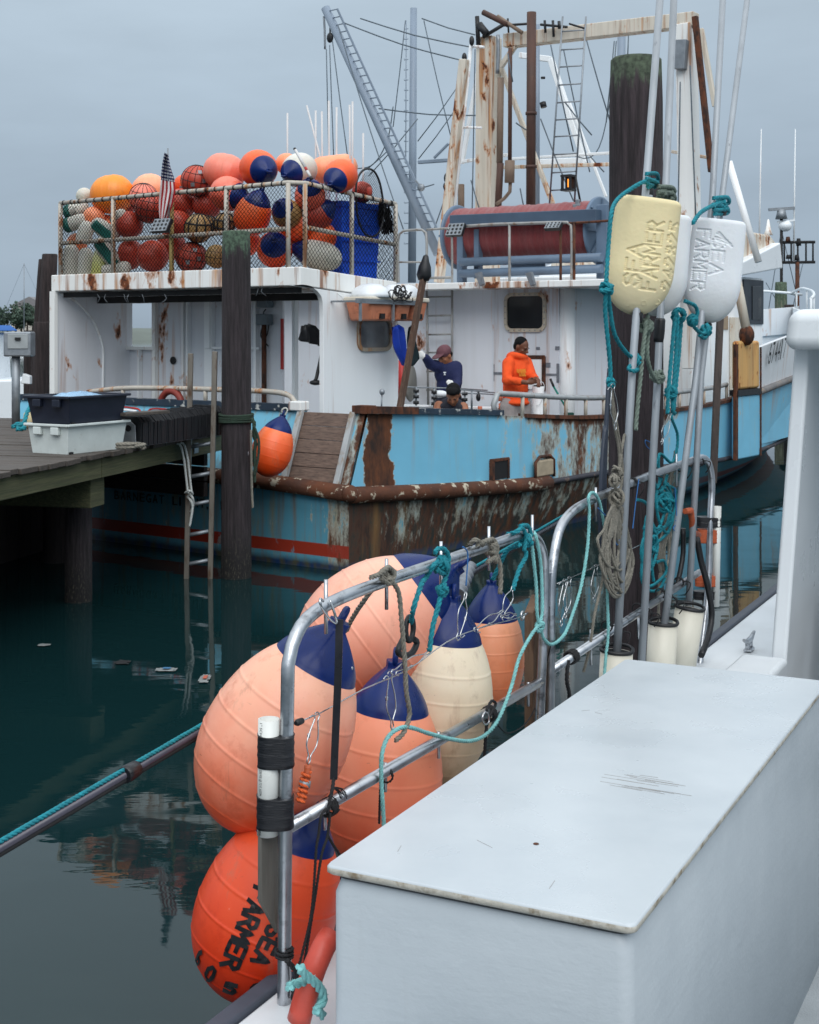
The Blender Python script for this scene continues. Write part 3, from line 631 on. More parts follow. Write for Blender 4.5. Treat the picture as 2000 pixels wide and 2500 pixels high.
    if mode == 'tran': c = mixc(t, math2(t, 'MULTIPLY', red, rampf(t, noisef(t, v2, 3.0, 6.0, .7), .60, .66, 1, .3)), c, lin(150, 52, 36))
    elif mode == 'low': c = mixc(t, math2(t, 'MULTIPLY', red, rampf(t, S, 7.0, 9.0, 0, .8)), c, lin(150, 62, 48))
    if mode != 'up':
        wl = rampf(t, math2(t, 'ADD', Z, math2(t, 'MULTIPLY', noisef(t, v1, 5.0, 4.0), .06)), .07, .135, 1, 0)
        c = mixc(t, wl, c, mixc(t, rampf(t, noisef(t, v2, 4.0, 5.0), .4, .62), lin(24, 52, 92), lin(72, 72, 56)))
    t.links.new(c, p.inputs['Base Color']); t.links.new(rampf(t, rm, 0, 1, .42, .85), p.inputs['Roughness'])
    bumpn(t, p, math2(t, 'ADD', math2(t, 'MULTIPLY', rm, .5), math2(t, 'MULTIPLY', noisef(t, v1, 1.6, 3.0), 1.4)), .35, .02)
    return m
M_hup = hull_mat('hull_blue_upper', 'up'); M_hlow = hull_mat('hull_blue_lower', 'low'); M_htr = hull_mat('hull_blue_transom', 'tran')
mb = MB(); skin(mb, r_bt, r_wl); skin(mb, r_wl, r_rb); bpart(mb, 'hull', M_hlow)
mb = MB(); skin(mb, r_rb, r_g); r_gi = [V(p.x + .03, min(p.y + .07, CL), p.z) for p in r_g]; skin(mb, r_g, r_gi); skin(mb, r_gi, [V(p.x, p.y, .6) for p in r_gi]); bpart(mb, 'bulwark', M_hup)
# transom with opening for the wooden gate
ga0, ga1 = .14, .84; zt = 1.6
mb = MB()
def tq(a0, a1, z0, z1, s=0.0): mb.poly([(rk_s(z0), a1, z0), (rk_s(z0), a0, z0), (rk_s(z1), a0, z1), (rk_s(z1), a1, z1)])
tq(0, 5.4, -.7, .86); tq(0, ga0, .86, zt); tq(ga1, 5.4, .86, zt); mb.poly([(.0, ga1, .86), (.0, ga0, .86), (.14, ga0, .86), (.14, ga1, .86)])
for q0_, q1_ in ((0, ga0), (ga1, 5.4)): mb.poly([(.36, q0_, zt), (.36, q1_, zt), (.12, q1_, .6), (.12, q0_, .6)])
for q_ in (ga0, ga1): mb.poly([(.0, q_, .86), (.28, q_, zt), (.36, q_, zt), (.13, q_, .86)])
bpart(mb, 'transom', M_htr)
mb = MB(); mb.poly([(.02, .02, .63)] + [(p.x, p.y + .02, .63) for p in r_gi[1:]] + [(p.x, 2 * CL - p.y - .02, .63) for p in r_gi[::-1][1:-1]] + [(.02, 5.38, .63)]); bpart(mb, 'deck', plain('boat_deck_paint', lin(150, 152, 150), .8, 0, .25, 3))
M_rub = plain('rub_rail_rust', lin(84, 48, 30), .85, 0, .4, 5, .6, 26, (1, 1, 1), lin(186, 176, 156), c2at=(.58, .63))
mb = MB(); mb.tube([p + V(0, -.03, 0) for p in r_rb if p.x < 3.6], .085, 12); bpart(mb, 'rub_rail', M_rub)
mb = MB(); mb.tube([p + V(0, -.005, 0) for p in r_rb if p.x > 3.2], .035, 8); bpart(mb, 'rub_strip', plain('dark_rub_strip', lin(52, 52, 60), .7, 0, .3, 4, .2, 20, (1, 1, 1), lin(120, 100, 84), c2at=(.58, .66)))
mb = MB(); mb.tube([V(-.04, 0, .80), V(-.05, 1.2, .86), V(-.05, 2.7, .88), V(-.04, 5.4, .84)], .085, 12); mb.ell((-.02, -.02, .795), (.10, .10, .092)); bpart(mb, 'rub_rail', M_rub)
M_cap = plain('chipped_navy_cap', lin(34, 50, 66), .6, 0, .3, 5, .2, 20, (1, 1, 1), lin(190, 192, 188), c2at=(.57, .63))
mb = MB()
rgc = [p for p in r_g if p.x <= 2.6]
for p, q in zip(rgc, rgc[1:]): mb.bar(p + V(0, .03, .03), q + V(0.004, .03, .03), .14, .06)
bpart(mb, 'bulwark_cap', M_cap)
mb = MB(); rgc = [p for p in r_g if 2.6 < p.x <= 9.5]
for p, q in zip(rgc, rgc[1:]): mb.bar(p + V(0, .03, .01), q + V(0.004, .03, .01), .13, .045)
bpart(mb, 'bulwark_cap', M_rust)
mb = MB(); mb.bar(V(.31, ga1 + .1, zt + .02), V(.31, 5.4, zt + .01), .14, .07); bpart(mb, 'transom_cap', M_cap)
mb = MB(); mb.bar(V(.31, -.05, zt + .03), V(.31, ga0, zt + .03), .16, .08); mb.bar(V(.25, -.02, zt + .03), V(1.0, -.1, zt - .01), .14, .075); bpart(mb, 'corner_cap', M_rust)
# gate planks
ph = .135
M_gate = plain('gate_planks', lin(108, 90, 80), .8, 0, .35, 7, .4, 14, (8, 1, 8), lin(70, 54, 50), c2at=(.5, .7))
for k in range(5):
    z0 = .885 + k * (ph + .004); z1 = z0 + ph; o0 = rk_s(z0) + .01 + R_.uniform(-.004, .004); o1 = rk_s(z1) + .01
    mb = MB(); mb.hexa([(o0, ga0 + .01, z0), (o0, ga1 - .01, z0), (o0 + .05, ga1 - .01, z0), (o0 + .05, ga0 + .01, z0), (o1, ga0 + .01, z1), (o1, ga1 - .01, z1), (o1 + .05, ga1 - .01, z1), (o1 + .05, ga0 + .01, z1)])
    bpart(mb, 'gate_plank', M_gate, bevel=.006)
for px0, ag in ((742, ga1), (866, ga0)):
    p0 = V(rk_s(1.6) - .025, ag, 1.6); p1 = V(-.025, ag, .875)
    mb = MB(); mb.bar(p0, p1, .07, .05, up=(1, 0, 0)); bpart(mb, 'gate_guide', plain('guide_paint%d' % px0, lin(164, 168, 170), .55, 0, .15, 6, .1, 30, (1, 1, .4), lin(140, 120, 96)), bevel=.008)
mb = MB(); mb.box((.29, ga1 + .06, 1.64), (.16, .17, .10)); bpart(mb, 'gate_bracket', M_white_r, bevel=.015)
# scupper opening and plate
c0 = B(1217, 1146, a=-.24); mb = MB(); mb.box((c0.x, c0.y - .01, c0.z), (.30, .05, .21)); bpart(mb, 'scupper', M_dark)
mb = MB(); mb.box((c0.x, c0.y - .01, c0.z + .115), (.34, .07, .03)); mb.box((c0.x + .165, c0.y - .01, c0.z), (.03, .07, .23)); mb.box((c0.x - .165, c0.y - .01, c0.z), (.03, .07, .23)); bpart(mb, 'scupper_frame', M_rust)
c0 = B(1325, 1142, a=-.33); mb = MB(); mb.box((c0.x, c0.y - .02, c0.z), (.40, .05, .20)); bpart(mb, 'freeing_port_cover', plain('freeing_cover', lin(164, 150, 128), .7, 0, .2, 8), bevel=.04)
mb = MB(); mb.tube([(c0.x - .22, c0.y - .03, c0.z - .12), (c0.x - .22, c0.y - .03, c0.z + .08), (c0.x - .12, c0.y - .03, c0.z + .14), (c0.x + .12, c0.y - .03, c0.z + .14), (c0.x + .22, c0.y - .03, c0.z + .08), (c0.x + .22, c0.y - .03, c0.z - .12)], .02, 6); bpart(mb, 'freeing_port_rim', M_rust)
# lettering
def text_mesh(txt, size, extr=.002):
    cu = bpy.data.curves.new('t', 'FONT'); cu.body = txt; cu.size = size; cu.extrude = extr; cu.resolution_u = 3
    ob = bpy.data.objects.new('t', cu); COL.objects.link(ob); bpy.context.view_layer.update()
    me = bpy.data.meshes.new_from_object(ob); bpy.data.objects.remove(ob); return me
def text_on(name, txt, size, o, ex_, ey_, mat, parent, length=None, fn=None, height=None):
    me = text_mesh(txt, size); xs = [v.co.x for v in me.vertices]; w0 = max(xs) - min(xs); k = (length / w0) if length else 1; n_ = ex_.cross(ey_)
    hs = (height / max(v.co.y for v in me.vertices)) if height else k
    for v in me.vertices:
        P_ = o + ex_ * ((v.co.x - min(xs)) * k) + ey_ * (v.co.y * hs) + n_ * (v.co.z); v.co = fn(P_) if fn else P_
    me.materials.clear(); me.materials.append(mat); ob = bpy.data.objects.new(name, me); COL.objects.link(ob); ob.parent = parent; WM[ob.name] = WM[parent.name]; return ob
M_ink = plain('black_lettering', lin(20, 22, 26), .5, 0, .3, 20)
M_redp = plain('red_letter_paint', lin(178, 40, 36), .5)
for k_, ch in enumerate('BARNEGAT LIGHT, N.J.'):
    if ch == ' ': continue
    text_on('letter', ch, .12, V(-.004, 3.42 - .104 * k_, .50), V(0, -1, 0), V(0, 0, 1), M_ink, boat, length=.076 if ch not in 'I.,' else .022, height=.095 if ch not in '.,' else .02)
for px0, px1, y in ((286, 345, 995), (368, 431, 999), (441, 492, 1002)):
    a0 = B(px0, y, s=.26); a1 = B(px1, y + 1, s=.26); zt_ = a0.z; rs_ = rk_s(zt_)
    mb = MB(); mb.tube(crom([(rs_ - .10, a0.y, zt_ - .15), (rs_ - .004, a0.y, zt_ - .004), (rs_ - .004, a1.y + .05, zt_ - .004), (rs_ - .02, a1.y, zt_ - .05), (rs_ - .10, a1.y, zt_ - .15)], .03), .012, 4); bpart(mb, 'name_lettering', M_redp)
    mb = MB(); mb.tube(crom([(rs_ - .10, a0.y - .03, zt_ - .15), (rs_ - .013, a0.y - .03, zt_ - .035), (rs_ - .013, a1.y + .07, zt_ - .035), (rs_ - .025, a1.y + .04, zt_ - .07), (rs_ - .10, a1.y + .04, zt_ - .15)], .03), .02, 4); bpart(mb, 'name_lettering', M_clean)
# raised white bow bulwark
n_ = 26; lo = []; hi = []; ins = []
for i in range(n_ + 1):
    f = i / n_; s = 9.6 + (20.0 - 9.6) * f; p = V(s, min(tab(A_g, s), CL), tab(Z_g, s) - .01); lo.append(p)
    s2 = 9.6 + (20.4 - 9.6) * f; hi.append(V(s2, min(tab(A_g, min(s2, 20)) - .10 * (1 - f * .6) * min(1, (1 - f) * 6), CL), tab(Z_t, s2)))
    ins.append(V(s2, min(hi[-1].y + .08, CL), hi[-1].z))
mb = MB(); skin(mb, lo, hi); skin(mb, hi, ins); skin(mb, ins, [V(p.x, p.y, p.z - .6) for p in ins]); bpart(mb, 'bow_bulwark', painted('white_bow_paint', lin(222, 226, 230), .22, .6, .08, .4))
mb = MB(); mb.tube([p + V(0, -.03, 0) for p in lo], .06, 8); bpart(mb, 'bow_guard', plain('bow_guard_paint', lin(110, 108, 108), .7, 0, .3, 4, .2, 20, (1, 1, 1), lin(150, 130, 108)))
pn0 = B(1862, 893, a=.62)
def bowfn(P_):
    f = (P_.x - 9.6) / 10.4; zz = P_.z; l0 = tab(A_g, P_.x); l1 = l0 - .10; k = (zz - tab(Z_g, P_.x)) / (tab(Z_t, P_.x) - tab(Z_g, P_.x)); return V(P_.x, l0 + (l1 - l0) * k - .05, zz)
# find where the hull number stands on the bow
def hull_hit(px, py, sA, sB):
    best = None
    for i in range(300):
        s = sA + (sB - sA) * i / 299; a_ = tab(A_g, s) - .05; l = B(px, py, s=s); d = abs(l.y - a_)
        if best is None or d < best[0]: best = (d, l)
    return best[1]
h0 = hull_hit(1866, 890, 9.7, 19.8); h1 = hull_hit(1909, 872, 9.7, 19.8)
hx_ = V(1, 0, (h1.z - h0.z) / (h1.x - h0.x)); hl_ = (h1.x - h0.x) / 6
for k_, ch in enumerate('674417'): text_on('digit', ch, .3, V(h0.x, 0, h0.z) + hx_ * (hl_ * k_), hx_, V(0, 0, 1), M_ink, boat, length=hl_ * (.76 if ch != '1' else .3), fn=bowfn, height=.34)
# bow rail
pts_ = [V(p.x, p.y + .06, p.z + .50 - .25 * max(0, (p.x - 18.5) / 2)) for p in hi if p.x > 14]
mb = MB(); mb.tube(pts_ + [mirror(p) for p in pts_[::-1]], .03, 8)
bpart(mb, 'bow_rail', M_clean)
for p in pts_[::3]:
    mb = MB(); mb.tube([p, V(p.x, p.y, p.z - .52)], .02, 6); bpart(mb, 'rail_post', M_clean)
# ---------------------------------------------------------------- aft shelter
AS, AP = .85, 4.82
def zr(s): return 3.12 - .065 * (s - .25)
mb = MB(); mb.hexa([(.25, AS, zr(.25) - .20), (2.0, AS, zr(2) - .2), (2.0, AP, zr(2) - .2), (.25, AP, zr(.25) - .2), (.25, AS, zr(.25)), (2.0, AS, zr(2)), (2.0, AP, zr(2)), (.25, AP, zr(.25))])
bpart(mb, 'shelter_roof', M_white_r, bevel=.012)
mb = MB(); mb.ab((.36, AS + .12, 2.845), (.42, AP - .1, 2.905)); mb.ab((.9, AS + .12, 2.78), (.96, AP - .1, 2.86)); bpart(mb, 'roof_beam', M_dark)
mb = MB(); prof = [B(731, 694, a=AS), B(748, 696, a=AS), B(763, 702, a=AS), B(775, 711, a=AS), B(784, 722, a=AS), B(789, 738, a=AS), B(790, 780, a=AS)]
low = V(prof[-1].x, AS, .63); fw = V(2.02, AS, .63); tp = V(2.02, AS, zr(2.0) - .21); t0 = V(prof[0].x, AS, zr(prof[0].x) - .201)
mb.prism([t0] + prof[1:] + [low, fw, tp], (0, .06, 0)); bpart(mb, 'shelter_side', M_white, bevel=.008)
sw = [p + V(0, -.006, 0) for p in prof] + [V(low.x, AS - .006, .63)]
mb = MB(); mb.tube(crom([p + V(.42, 0, -.05 + .0 * i) for i, p in enumerate(prof[2:])], .05), .004, 4); bpart(mb, 'weld_seam', M_white)
mb = MB(); mb.prism([V(.26, AP - .06, zr(.26) - .2), V(1.54, AP - .06, zr(1.54) - .2), V(1.54, AP - .06, .63), V(.26, AP - .06, .63)], (0, .06, 0)); bpart(mb, 'shelter_side', M_wshade, bevel=.008)
ar = [B(x, y, a=AP - .075) for x, y in ((150, 719), (172, 727), (193, 743), (214, 765), (229, 786), (240, 810), (247, 830), (252, 855), (252, 900), (251, 975))]
mb = MB(); mb.tube(crom(ar, .04), .016, 6); bpart(mb, 'arch_flange', M_white)
mb = MB(); mb.bar((.265, AP - .03, .63), (.265, AP - .03, 2.92), .05, .09, up=(0, 1, 0)); bpart(mb, 'edge_post', M_white_r)
SB = 1.5; zc = lambda px, y: B(px, y, s=SB)
def bk(px0, px1, z0, z1, name='bulkhead_panel', mat=M_wshade, th=.04, ds=0):
    a1 = B(px0, 900, s=SB).y; a0 = B(px1, 900, s=SB).y; mb = MB(); mb.ab((SB + ds, a0, z0), (SB + th + ds, a1, z1)); return bpart(mb, name, mat, bevel=.004)
zt_ = 2.84; zw1 = zc(340, 738).z; zw0 = zc(340, 848).z; zd1 = zc(740, 735).z
bk(296, 306, .63, zt_); bk(306, 383, zw1, zt_); bk(306, 383, .63, zw0); bk(383, 455, .63, zt_); bk(455.5, 545, .63, zt_); bk(545.5, 690, .63, zt_); bk(690, 805, zd1, zt_)
for px0, px1, y1 in ((299, 304, 0), (344, 349, 848), (380, 388, 0), (452, 457, 0), (463, 467, 0), (508, 526, 0), (628, 634, 0), (722, 729, 0)):
    bk(px0, px1, .63, zt_ if not y1 else zw0, 'stiffener', M_white_r if px0 in (299, 380) else M_white, .07, -.07)
for y in (737, 850): z = zc(340, y).z; bk(302, 386, z - .02, z + .02, 'window_flange', M_white_r, .08, -.08)
z = zc(600, 850).z; bk(510, 640, z - .015, z + .015, 'stiffener', M_white, .06, -.06)
bk(512, 525, zc(510, 850).z, zc(510, 735).z, 'conduit_cover', M_white, .10, -.10)
mb = MB(); a_ = zc(653, 800); mb.tube([(SB - .06, a_.y, .63), (SB - .06, a_.y, 2.6)], .03, 8); bpart(mb, 'pipe', M_rust)
for px, y in ((658, 738), (656, 780)):
    p = zc(px, y); mb = MB(); mb.box((SB - .08, p.y, p.z), (.12, .17, .13)); bpart(mb, 'junction_box', plain('junction_box%d' % y, lin(104, 116, 124), .5), bevel=.01)
for pts_ in ([(656, 755), (650, 765), (660, 772), (656, 778)], [(664, 790), (660, 815), (652, 830), (662, 845)], [(648, 795), (644, 820), (655, 840), (650, 850)]):
    mb = MB(); mb.tube(crom([zc(*q_) + V(-.05, 0, 0) for q_ in pts_], .02), .008, 5); bpart(mb, 'cable', M_black)
p = zc(425, 880); mb = MB(); mb.lathe([(.0, .0), (.05, 0), (.05, -.01)], (SB - .012, p.y, p.z), (1, 0, 0), 12); bpart(mb, 'vent_hole', M_dark)
# red strip & door frame, hanging gear
mb = MB(); p = zc(694, 850); mb.ab((SB - .05, p.y - .02, p.z - .25), (SB - .03, p.y + .015, p.z + .35)); bpart(mb, 'marker_strip', M_redp)
# window in the starboard side wall
def window(parent, cx, wd, ht, plane, mat_f, name='window', fr=.045, axis='a', th=.03, gl=M_glassd, rad=.07, bolts=False):
    """rounded window with frame; plane: 'a' -> x along s ; 's' -> x along -a"""
    def pt(u, v, d): return V(cx.x + u, cx.y - d, cx.z + v) if axis == 'a' else V(cx.x - d, cx.y - u, cx.z + v)
    def rr(w_, h_, r, d):
        o = []
        for (sx, sy, a0) in ((1, 1, 0), (-1, 1, 90), (-1, -1, 180), (1, -1, 270)):
            for k in range(6):
                a = math.radians(a0 + 18 * k); o.append(pt(sx * (w_ / 2 - r) + r * math.cos(a), sy * (h_ / 2 - r) + r * math.sin(a), d))
        return o
    mb = MB(); o = [mb.vert(p) for p in rr(wd + 2 * fr, ht + 2 * fr, rad + fr, th)]; i = [mb.vert(p) for p in rr(wd, ht, rad, th)]; i2 = [mb.vert(p) for p in rr(wd, ht, rad, .004)]; o2 = [mb.vert(p) for p in rr(wd + 2 * fr, ht + 2 * fr, rad + fr, 0)]
    n = len(o)
    for j in range(n):
        k = (j + 1) % n; mb.face((o[j], o[k], i[k], i[j])); mb.face((i[j], i[k], i2[k], i2[j])); mb.face((o2[j], o2[k], o[k], o[j]))
    f = bpart(mb, name, mat_f, parent)
    mb = MB(); mb.poly(rr(wd + .01, ht + .01, rad, .008)); bpart(mb, 'pane', gl, f)
    if bolts:
        for p in rr(wd + fr, ht + fr, rad + fr * .5, th)[::3]: pass
    return f
wc = (B(876, 782, a=AS) + B(949, 850, a=AS)) / 2
M_wframe = painted('window_frame_paint', lin(176, 166, 148), .9, 1, .3, .6, 3.0, .56)
window(boat, wc, .56, .30, 'a', M_wframe, fr=.04, gl=plain('dull_window', lin(122, 124, 124), .2, 0, .25, 4))
# transom pipe rail
tr = [B(x, y, s=.33) for x, y in ((215, 957), (300, 948), (420, 948), (560, 952), (640, 955), (690, 960), (712, 970), (722, 985), (726, 1000))]
mb = MB(); mb.tube(crom(tr, .06), .03, 8); bpart(mb, 'transom_rail', M_rail)
for px, y in ((301, 948), (502, 950), (600, 953)): p = B(px, y, s=.33); mb = MB(); mb.tube([p, V(.33, p.y, 1.62)], .025, 6); bpart(mb, 'rail_post', M_rail)
# starboard pipe rail on the bulwark
sr = [V(p.x, p.y + .03, p.z + .25) for p in r_g if 2.1 < p.x < 9.2]
f0 = sr[0]; mb = MB(); mb.tube(crom([f0 + V(-.08, 0, -.25), f0 + V(-.12, 0, -.12), f0 + V(-.04, 0, -.01)] + sr, .12), .034, 8); bpart(mb, 'bulwark_rail', plain('rail_grey_paint', lin(160, 164, 166), .5, .2, .15, 8, .1, 30, (1, 1, 1), lin(128, 104, 84)))
for i in range(1, len(sr), 1):
    p = sr[i]; mb = MB(); mb.tube([p, p + V(0, 0, -.26)], .026, 6); bpart(mb, 'rail_post', M_rail)
# ---------------------------------------------------------------- basket of rails and net on the shelter roof
sA = .28; rl = []
zA = lambda px, y: B(px, y, s=sA)
TL, TR = zA(147, 496), zA(703, 446); ZT0 = (TL.z + TR.z) / 2; ZM0 = (zA(150, 594).z + zA(703, 553).z) / 2
aS = AS + .04; TRc = B(745, 447, a=aS); TE = B(966, 498, a=aS); ME0 = B(745, 555, a=aS); ME1 = B(964, 597, a=aS)
tubes = [[V(sA, TL.y, TL.z), V(sA, TR.y, TR.z), V(TRc.x, aS, TRc.z), V(TE.x, aS, TE.z), V(TE.x, TL.y, TE.z + .02)], [V(sA, TL.y, zA(150, 594).z), V(sA, TR.y, ZM0)], [V(ME0.x, aS, ME0.z), V(ME1.x, aS, ME1.z)]]
for tb in tubes: mb = MB(); mb.tube(tb, .026, 8); bpart(mb, 'basket_rail', M_rail)
for px, y in ((148, 497), (277, 485), (419, 472), (553, 462), (704, 447)):
    p = zA(px, y); mb = MB(); mb.tube([p, V(p.x, p.y, zr(p.x) - .01)], .028, 8); bpart(mb, 'basket_post', M_rail if px != 419 else plain('yellow_post', lin(196, 170, 110), .6, 0, .2, 8))
for px, y in ((745, 449), (859, 473), (966, 499)):
    p = B(px, y, a=aS); mb = MB(); mb.tube([p, V(p.x, aS, zr(p.x) - .01)], .026, 8); bpart(mb, 'basket_post', M_rail)
M_net = plain('black_netting', lin(14, 14, 16), .9, spec=.1)
def net(c0, c1, c2, c3, cell, name='netting', r=.0031, sag=.03, nrm=V(0, 0, 0)):
    """diamond net over the patch c0-c1 (bottom) c3-c2 (top)"""
    mb = MB(); nu = max(2, int((c1 - c0).length / cell)); nv = max(2, int((c3 - c0).length / cell))
    def P_(u, v):
        b = c0.lerp(c1, u).lerp(c3.lerp(c2, u), v); return b + nrm * (sag * math.sin(math.pi * v) * (.6 + .7 * mnoise.noise(V(u * 5, v * 3, 1)))) + V(0, 0, -.02 * v * abs(math.sin(u * 9)))
    for i in range(-nv, nu + 1):
        for d in (1, -1):
            pts = []
            for k in range(nv + 1):
                u = (i + k) / nu if d == 1 else (i + nv - k) / nu
                if -1e-6 <= u <= 1.000001: pts.append(P_(u, k / nv))
            if len(pts) > 1: mb.tube(pts, r, 3, caps=False)
    o = bpart(mb, name, M_net, kind='stuff'); return o
zb = zr(.3) + .01
net(V(sA - .01, TL.y, zb), V(sA - .01, TR.y, zb), V(sA - .01, TR.y, TR.z), V(sA - .01, TL.y, TL.z), .05, nrm=V(-1, 0, 0))
net(V(sA, TR.y, zb), V(TRc.x, aS - .01, zb), V(TRc.x, aS - .01, TRc.z), V(sA, TR.y, TR.z), .05, nrm=V(-.7, -.7, 0))
net(V(TRc.x, aS - .01, zr(.4)), V(TE.x, aS - .01, zr(2) + .01), V(TE.x, aS - .01, TE.z), V(TRc.x, aS - .01, TRc.z), .058, nrm=V(0, -1, 0))
net(V(TE.x, aS, zr(2)), V(TE.x, TL.y, zr(2)), V(TE.x, TL.y, TE.z), V(TE.x, aS, TE.z), .07, nrm=V(1, 0, 0))
net(V(sA, TL.y, zb), V(TE.x, TL.y, zr(2)), V(TE.x, TL.y, TE.z), V(sA, TL.y, TL.z), .06, nrm=V(0, 1, 0))
# net lashings along the rails
mb = MB()
for i in range(26):
    f = (i + .5) / 26; p = V(sA, TL.y, TL.z).lerp(V(sA, TR.y, TR.z), f); mb.tube([p + V(0, -.008, 0), p + V(0, .008, 0)], .031, 8)
for i in range(9):
    f = (i + .5) / 9; p = V(TRc.x, aS, TRc.z).lerp(V(TE.x, aS, TE.z), f); mb.tube([p + V(-.008, 0, 0), p + V(.008, 0, 0)], .031, 8)
bpart(mb, 'net_lashing', M_black, kind='stuff')
# flood lamp on basket, others on the upper deck
def flood(px, y, s, wd, ht, tilt, name='flood_lamp'):
    p = B(px, y, s=s); ux = V(0, -1, 0); uz = V(-math.sin(tilt), 0, math.cos(tilt)); n_ = ux.cross(uz)
    mb = MB(); mb.box(p, (wd, ht, .05), ux, uz, n_); f = bpart(mb, name, M_black, bevel=.006)
    mb = MB(); mb.box(p - n_ * -.026, (wd * .96, ht * .96, .008), ux, uz, n_); mb2 = bpart(mb, 'bezel', M_galv, f)
    for n2 in (n_,):
        for i in range(4):
            for j in range(3):
                q_ = p + n2 * .032 + ux * (wd * (-.36 + .24 * i)) + uz * (ht * (-.3 + .3 * j)); mb = MB(); mb.lathe([(.0, .004), (ht * .1, .003), (ht * .11, 0)], q_, n2, 8); bpart(mb, 'lens', M_glassd, f)
    return f
# ---------------------------------------------------------------- house behind the working deck
SH = 4.65
aL = B(965, 900, s=SH).y; aR = B(1387, 900, s=SH).y; zu = B(1200, 703, s=SH).z
mb = MB(); mb.ab((SH, B(1203, 900, s=SH).y + .004, .63), (SH + .1, 5.2, zu)); bpart(mb, 'house_wall', M_wshade)
mb = MB(); mb.ab((SH - .012, B(1366, 900, s=SH).y, .63), (SH + .1, B(1203, 900, s=SH).y, zu)); bpart(mb, 'house_wall', painted('patched_white', lin(214, 219, 226), .22, .6, .1, .42, 1.2, .66))
mb = MB(); p = B(1377, 900, s=SH); mb.tube([(SH + .09, p.y, .63), (SH + .09, p.y, zu)], .105, 14); bpart(mb, 'house_corner', M_white)
mb = MB(); mb.ab((SH + .1, p.y - .1, .63), (SH + 1.0, p.y - .04, zu)); bpart(mb, 'house_side', M_wshade)
mb = MB(); mb.ab((SH + 1.0, -.36, .63), (SH + 1.08, p.y, zu)); bpart(mb, 'recess_wall', M_wshade)
w2 = (B(1228, 718, s=SH - .012) + B(1340, 808, s=SH - .012)) / 2
M_wf2 = painted('bolted_frame_paint', lin(196, 186, 168), .75, .8, .3, .55, 3.0, .58)
f = window(boat, w2, .545, .425, 's', M_wf2, axis='s', fr=.045, rad=.07)
for i in range(7):
    for sgn in (1, -1): mb = MB(); mb.lathe([(.009, 0), (.008, .008), (0, .009)], (w2.x - .03, w2.y - .24 + .08 * i, w2.z + sgn * .235), (-1, 0, 0), 6); bpart(mb, 'bolt', M_galv, f)
for i in range(5):
    for sgn in (1, -1): mb = MB(); mb.lathe([(.009, 0), (.008, .008), (0, .009)], (w2.x - .03, w2.y + sgn * .296, w2.z - .16 + .08 * i), (-1, 0, 0), 6); bpart(mb, 'bolt', M_galv, f)
w3 = (B(1398, 708, s=SH + 1.0) + B(1456, 788, s=SH + 1.0)) / 2
window(boat, w3, .30, .42, 's', M_wf2, axis='s', fr=.05, rad=.05)
mb = MB(); p0 = B(1392, 986, s=SH + .98); p1 = B(1475, 970, s=SH + .98); mb.ab((SH + .9, p1.y, p0.z), (SH + .99, p0.y, p1.z)); bpart(mb, 'dark_opening', M_dark)  # black strip coloured in for the shade of the low opening
# hatch on the house wall and welded scars
hp = lambda x, y: B(x, y, s=SH - .02)
mb = MB()
for (x0, y0, x1, y1) in ((1286, 872, 1330, 872), (1328, 870, 1328, 955), (1286, 872, 1286, 955)): mb.bar(hp(x0, y0), hp(x1, y1), .05, .03, up=(1, 0, 0))
bpart(mb, 'hatch_frame', M_rust)
mb = MB(); a_, b_ = hp(1289, 950), hp(1324, 877); mb.ab((SH - .03, b_.y, a_.z), (SH - .015, a_.y, b_.z)); bpart(mb, 'hatch', M_white, bevel=.006)
mb = MB()
for (x0, y0, x1, y1, w_) in ((1206, 911, 1226, 912, .035), (1332, 914, 1358, 915, .03), (1360, 890, 1364, 932, .03), (1310, 850, 1316, 851, .04), (1358, 850, 1363, 850, .06), (1335, 890, 1341, 892, .06), (1206, 890, 1206, 930, .012)):
    mb.bar(hp(x0, y0) + V(.004, 0, 0), hp(x1, y1) + V(.004, 0, .006), w_ if abs(x1 - x0) > abs(y1 - y0) else .012, .012 if abs(x1 - x0) > abs(y1 - y0) else w_, up=(1, 0, 0)) if False else mb.box((hp(x0, y0) + hp(x1, y1)) / 2 + V(.004, 0, 0), (.008, abs(hp(x0, y0).y - hp(x1, y1).y) + w_ * .5, abs(hp(x0, y0).z - hp(x1, y1).z) + w_ * .8))
bpart(mb, 'weld_scars', plain('bare_steel_scar', lin(112, 116, 124), .7, 0, .3, 20), kind='stuff')
# upper deck slab
zf1 = B(1200, 688, s=4.12).z; zf0 = B(1200, 704, s=4.12).z
mb = MB(); mb.hexa([(4.12, -.75, zf0), (8.6, -.4, zf0), (8.6, 5.2, zf0), (4.12, 5.2, zf0), (4.12, -.75, zf1), (8.6, -.4, zf1), (8.6, 5.2, zf1), (4.12, 5.2, zf1)]); bpart(mb, 'upper_deck', M_white_r, bevel=.01)
for px in (1174, 1298): p = B(px, 683, s=4.10); mb = MB(); mb.prism([p + V(0, .06, .08), p + V(0, -.02, .10), p + V(0, -.07, -.06), p + V(0, -.02, -.08)], (-.06, 0, 0)); bpart(mb, 'bracket', M_galv)
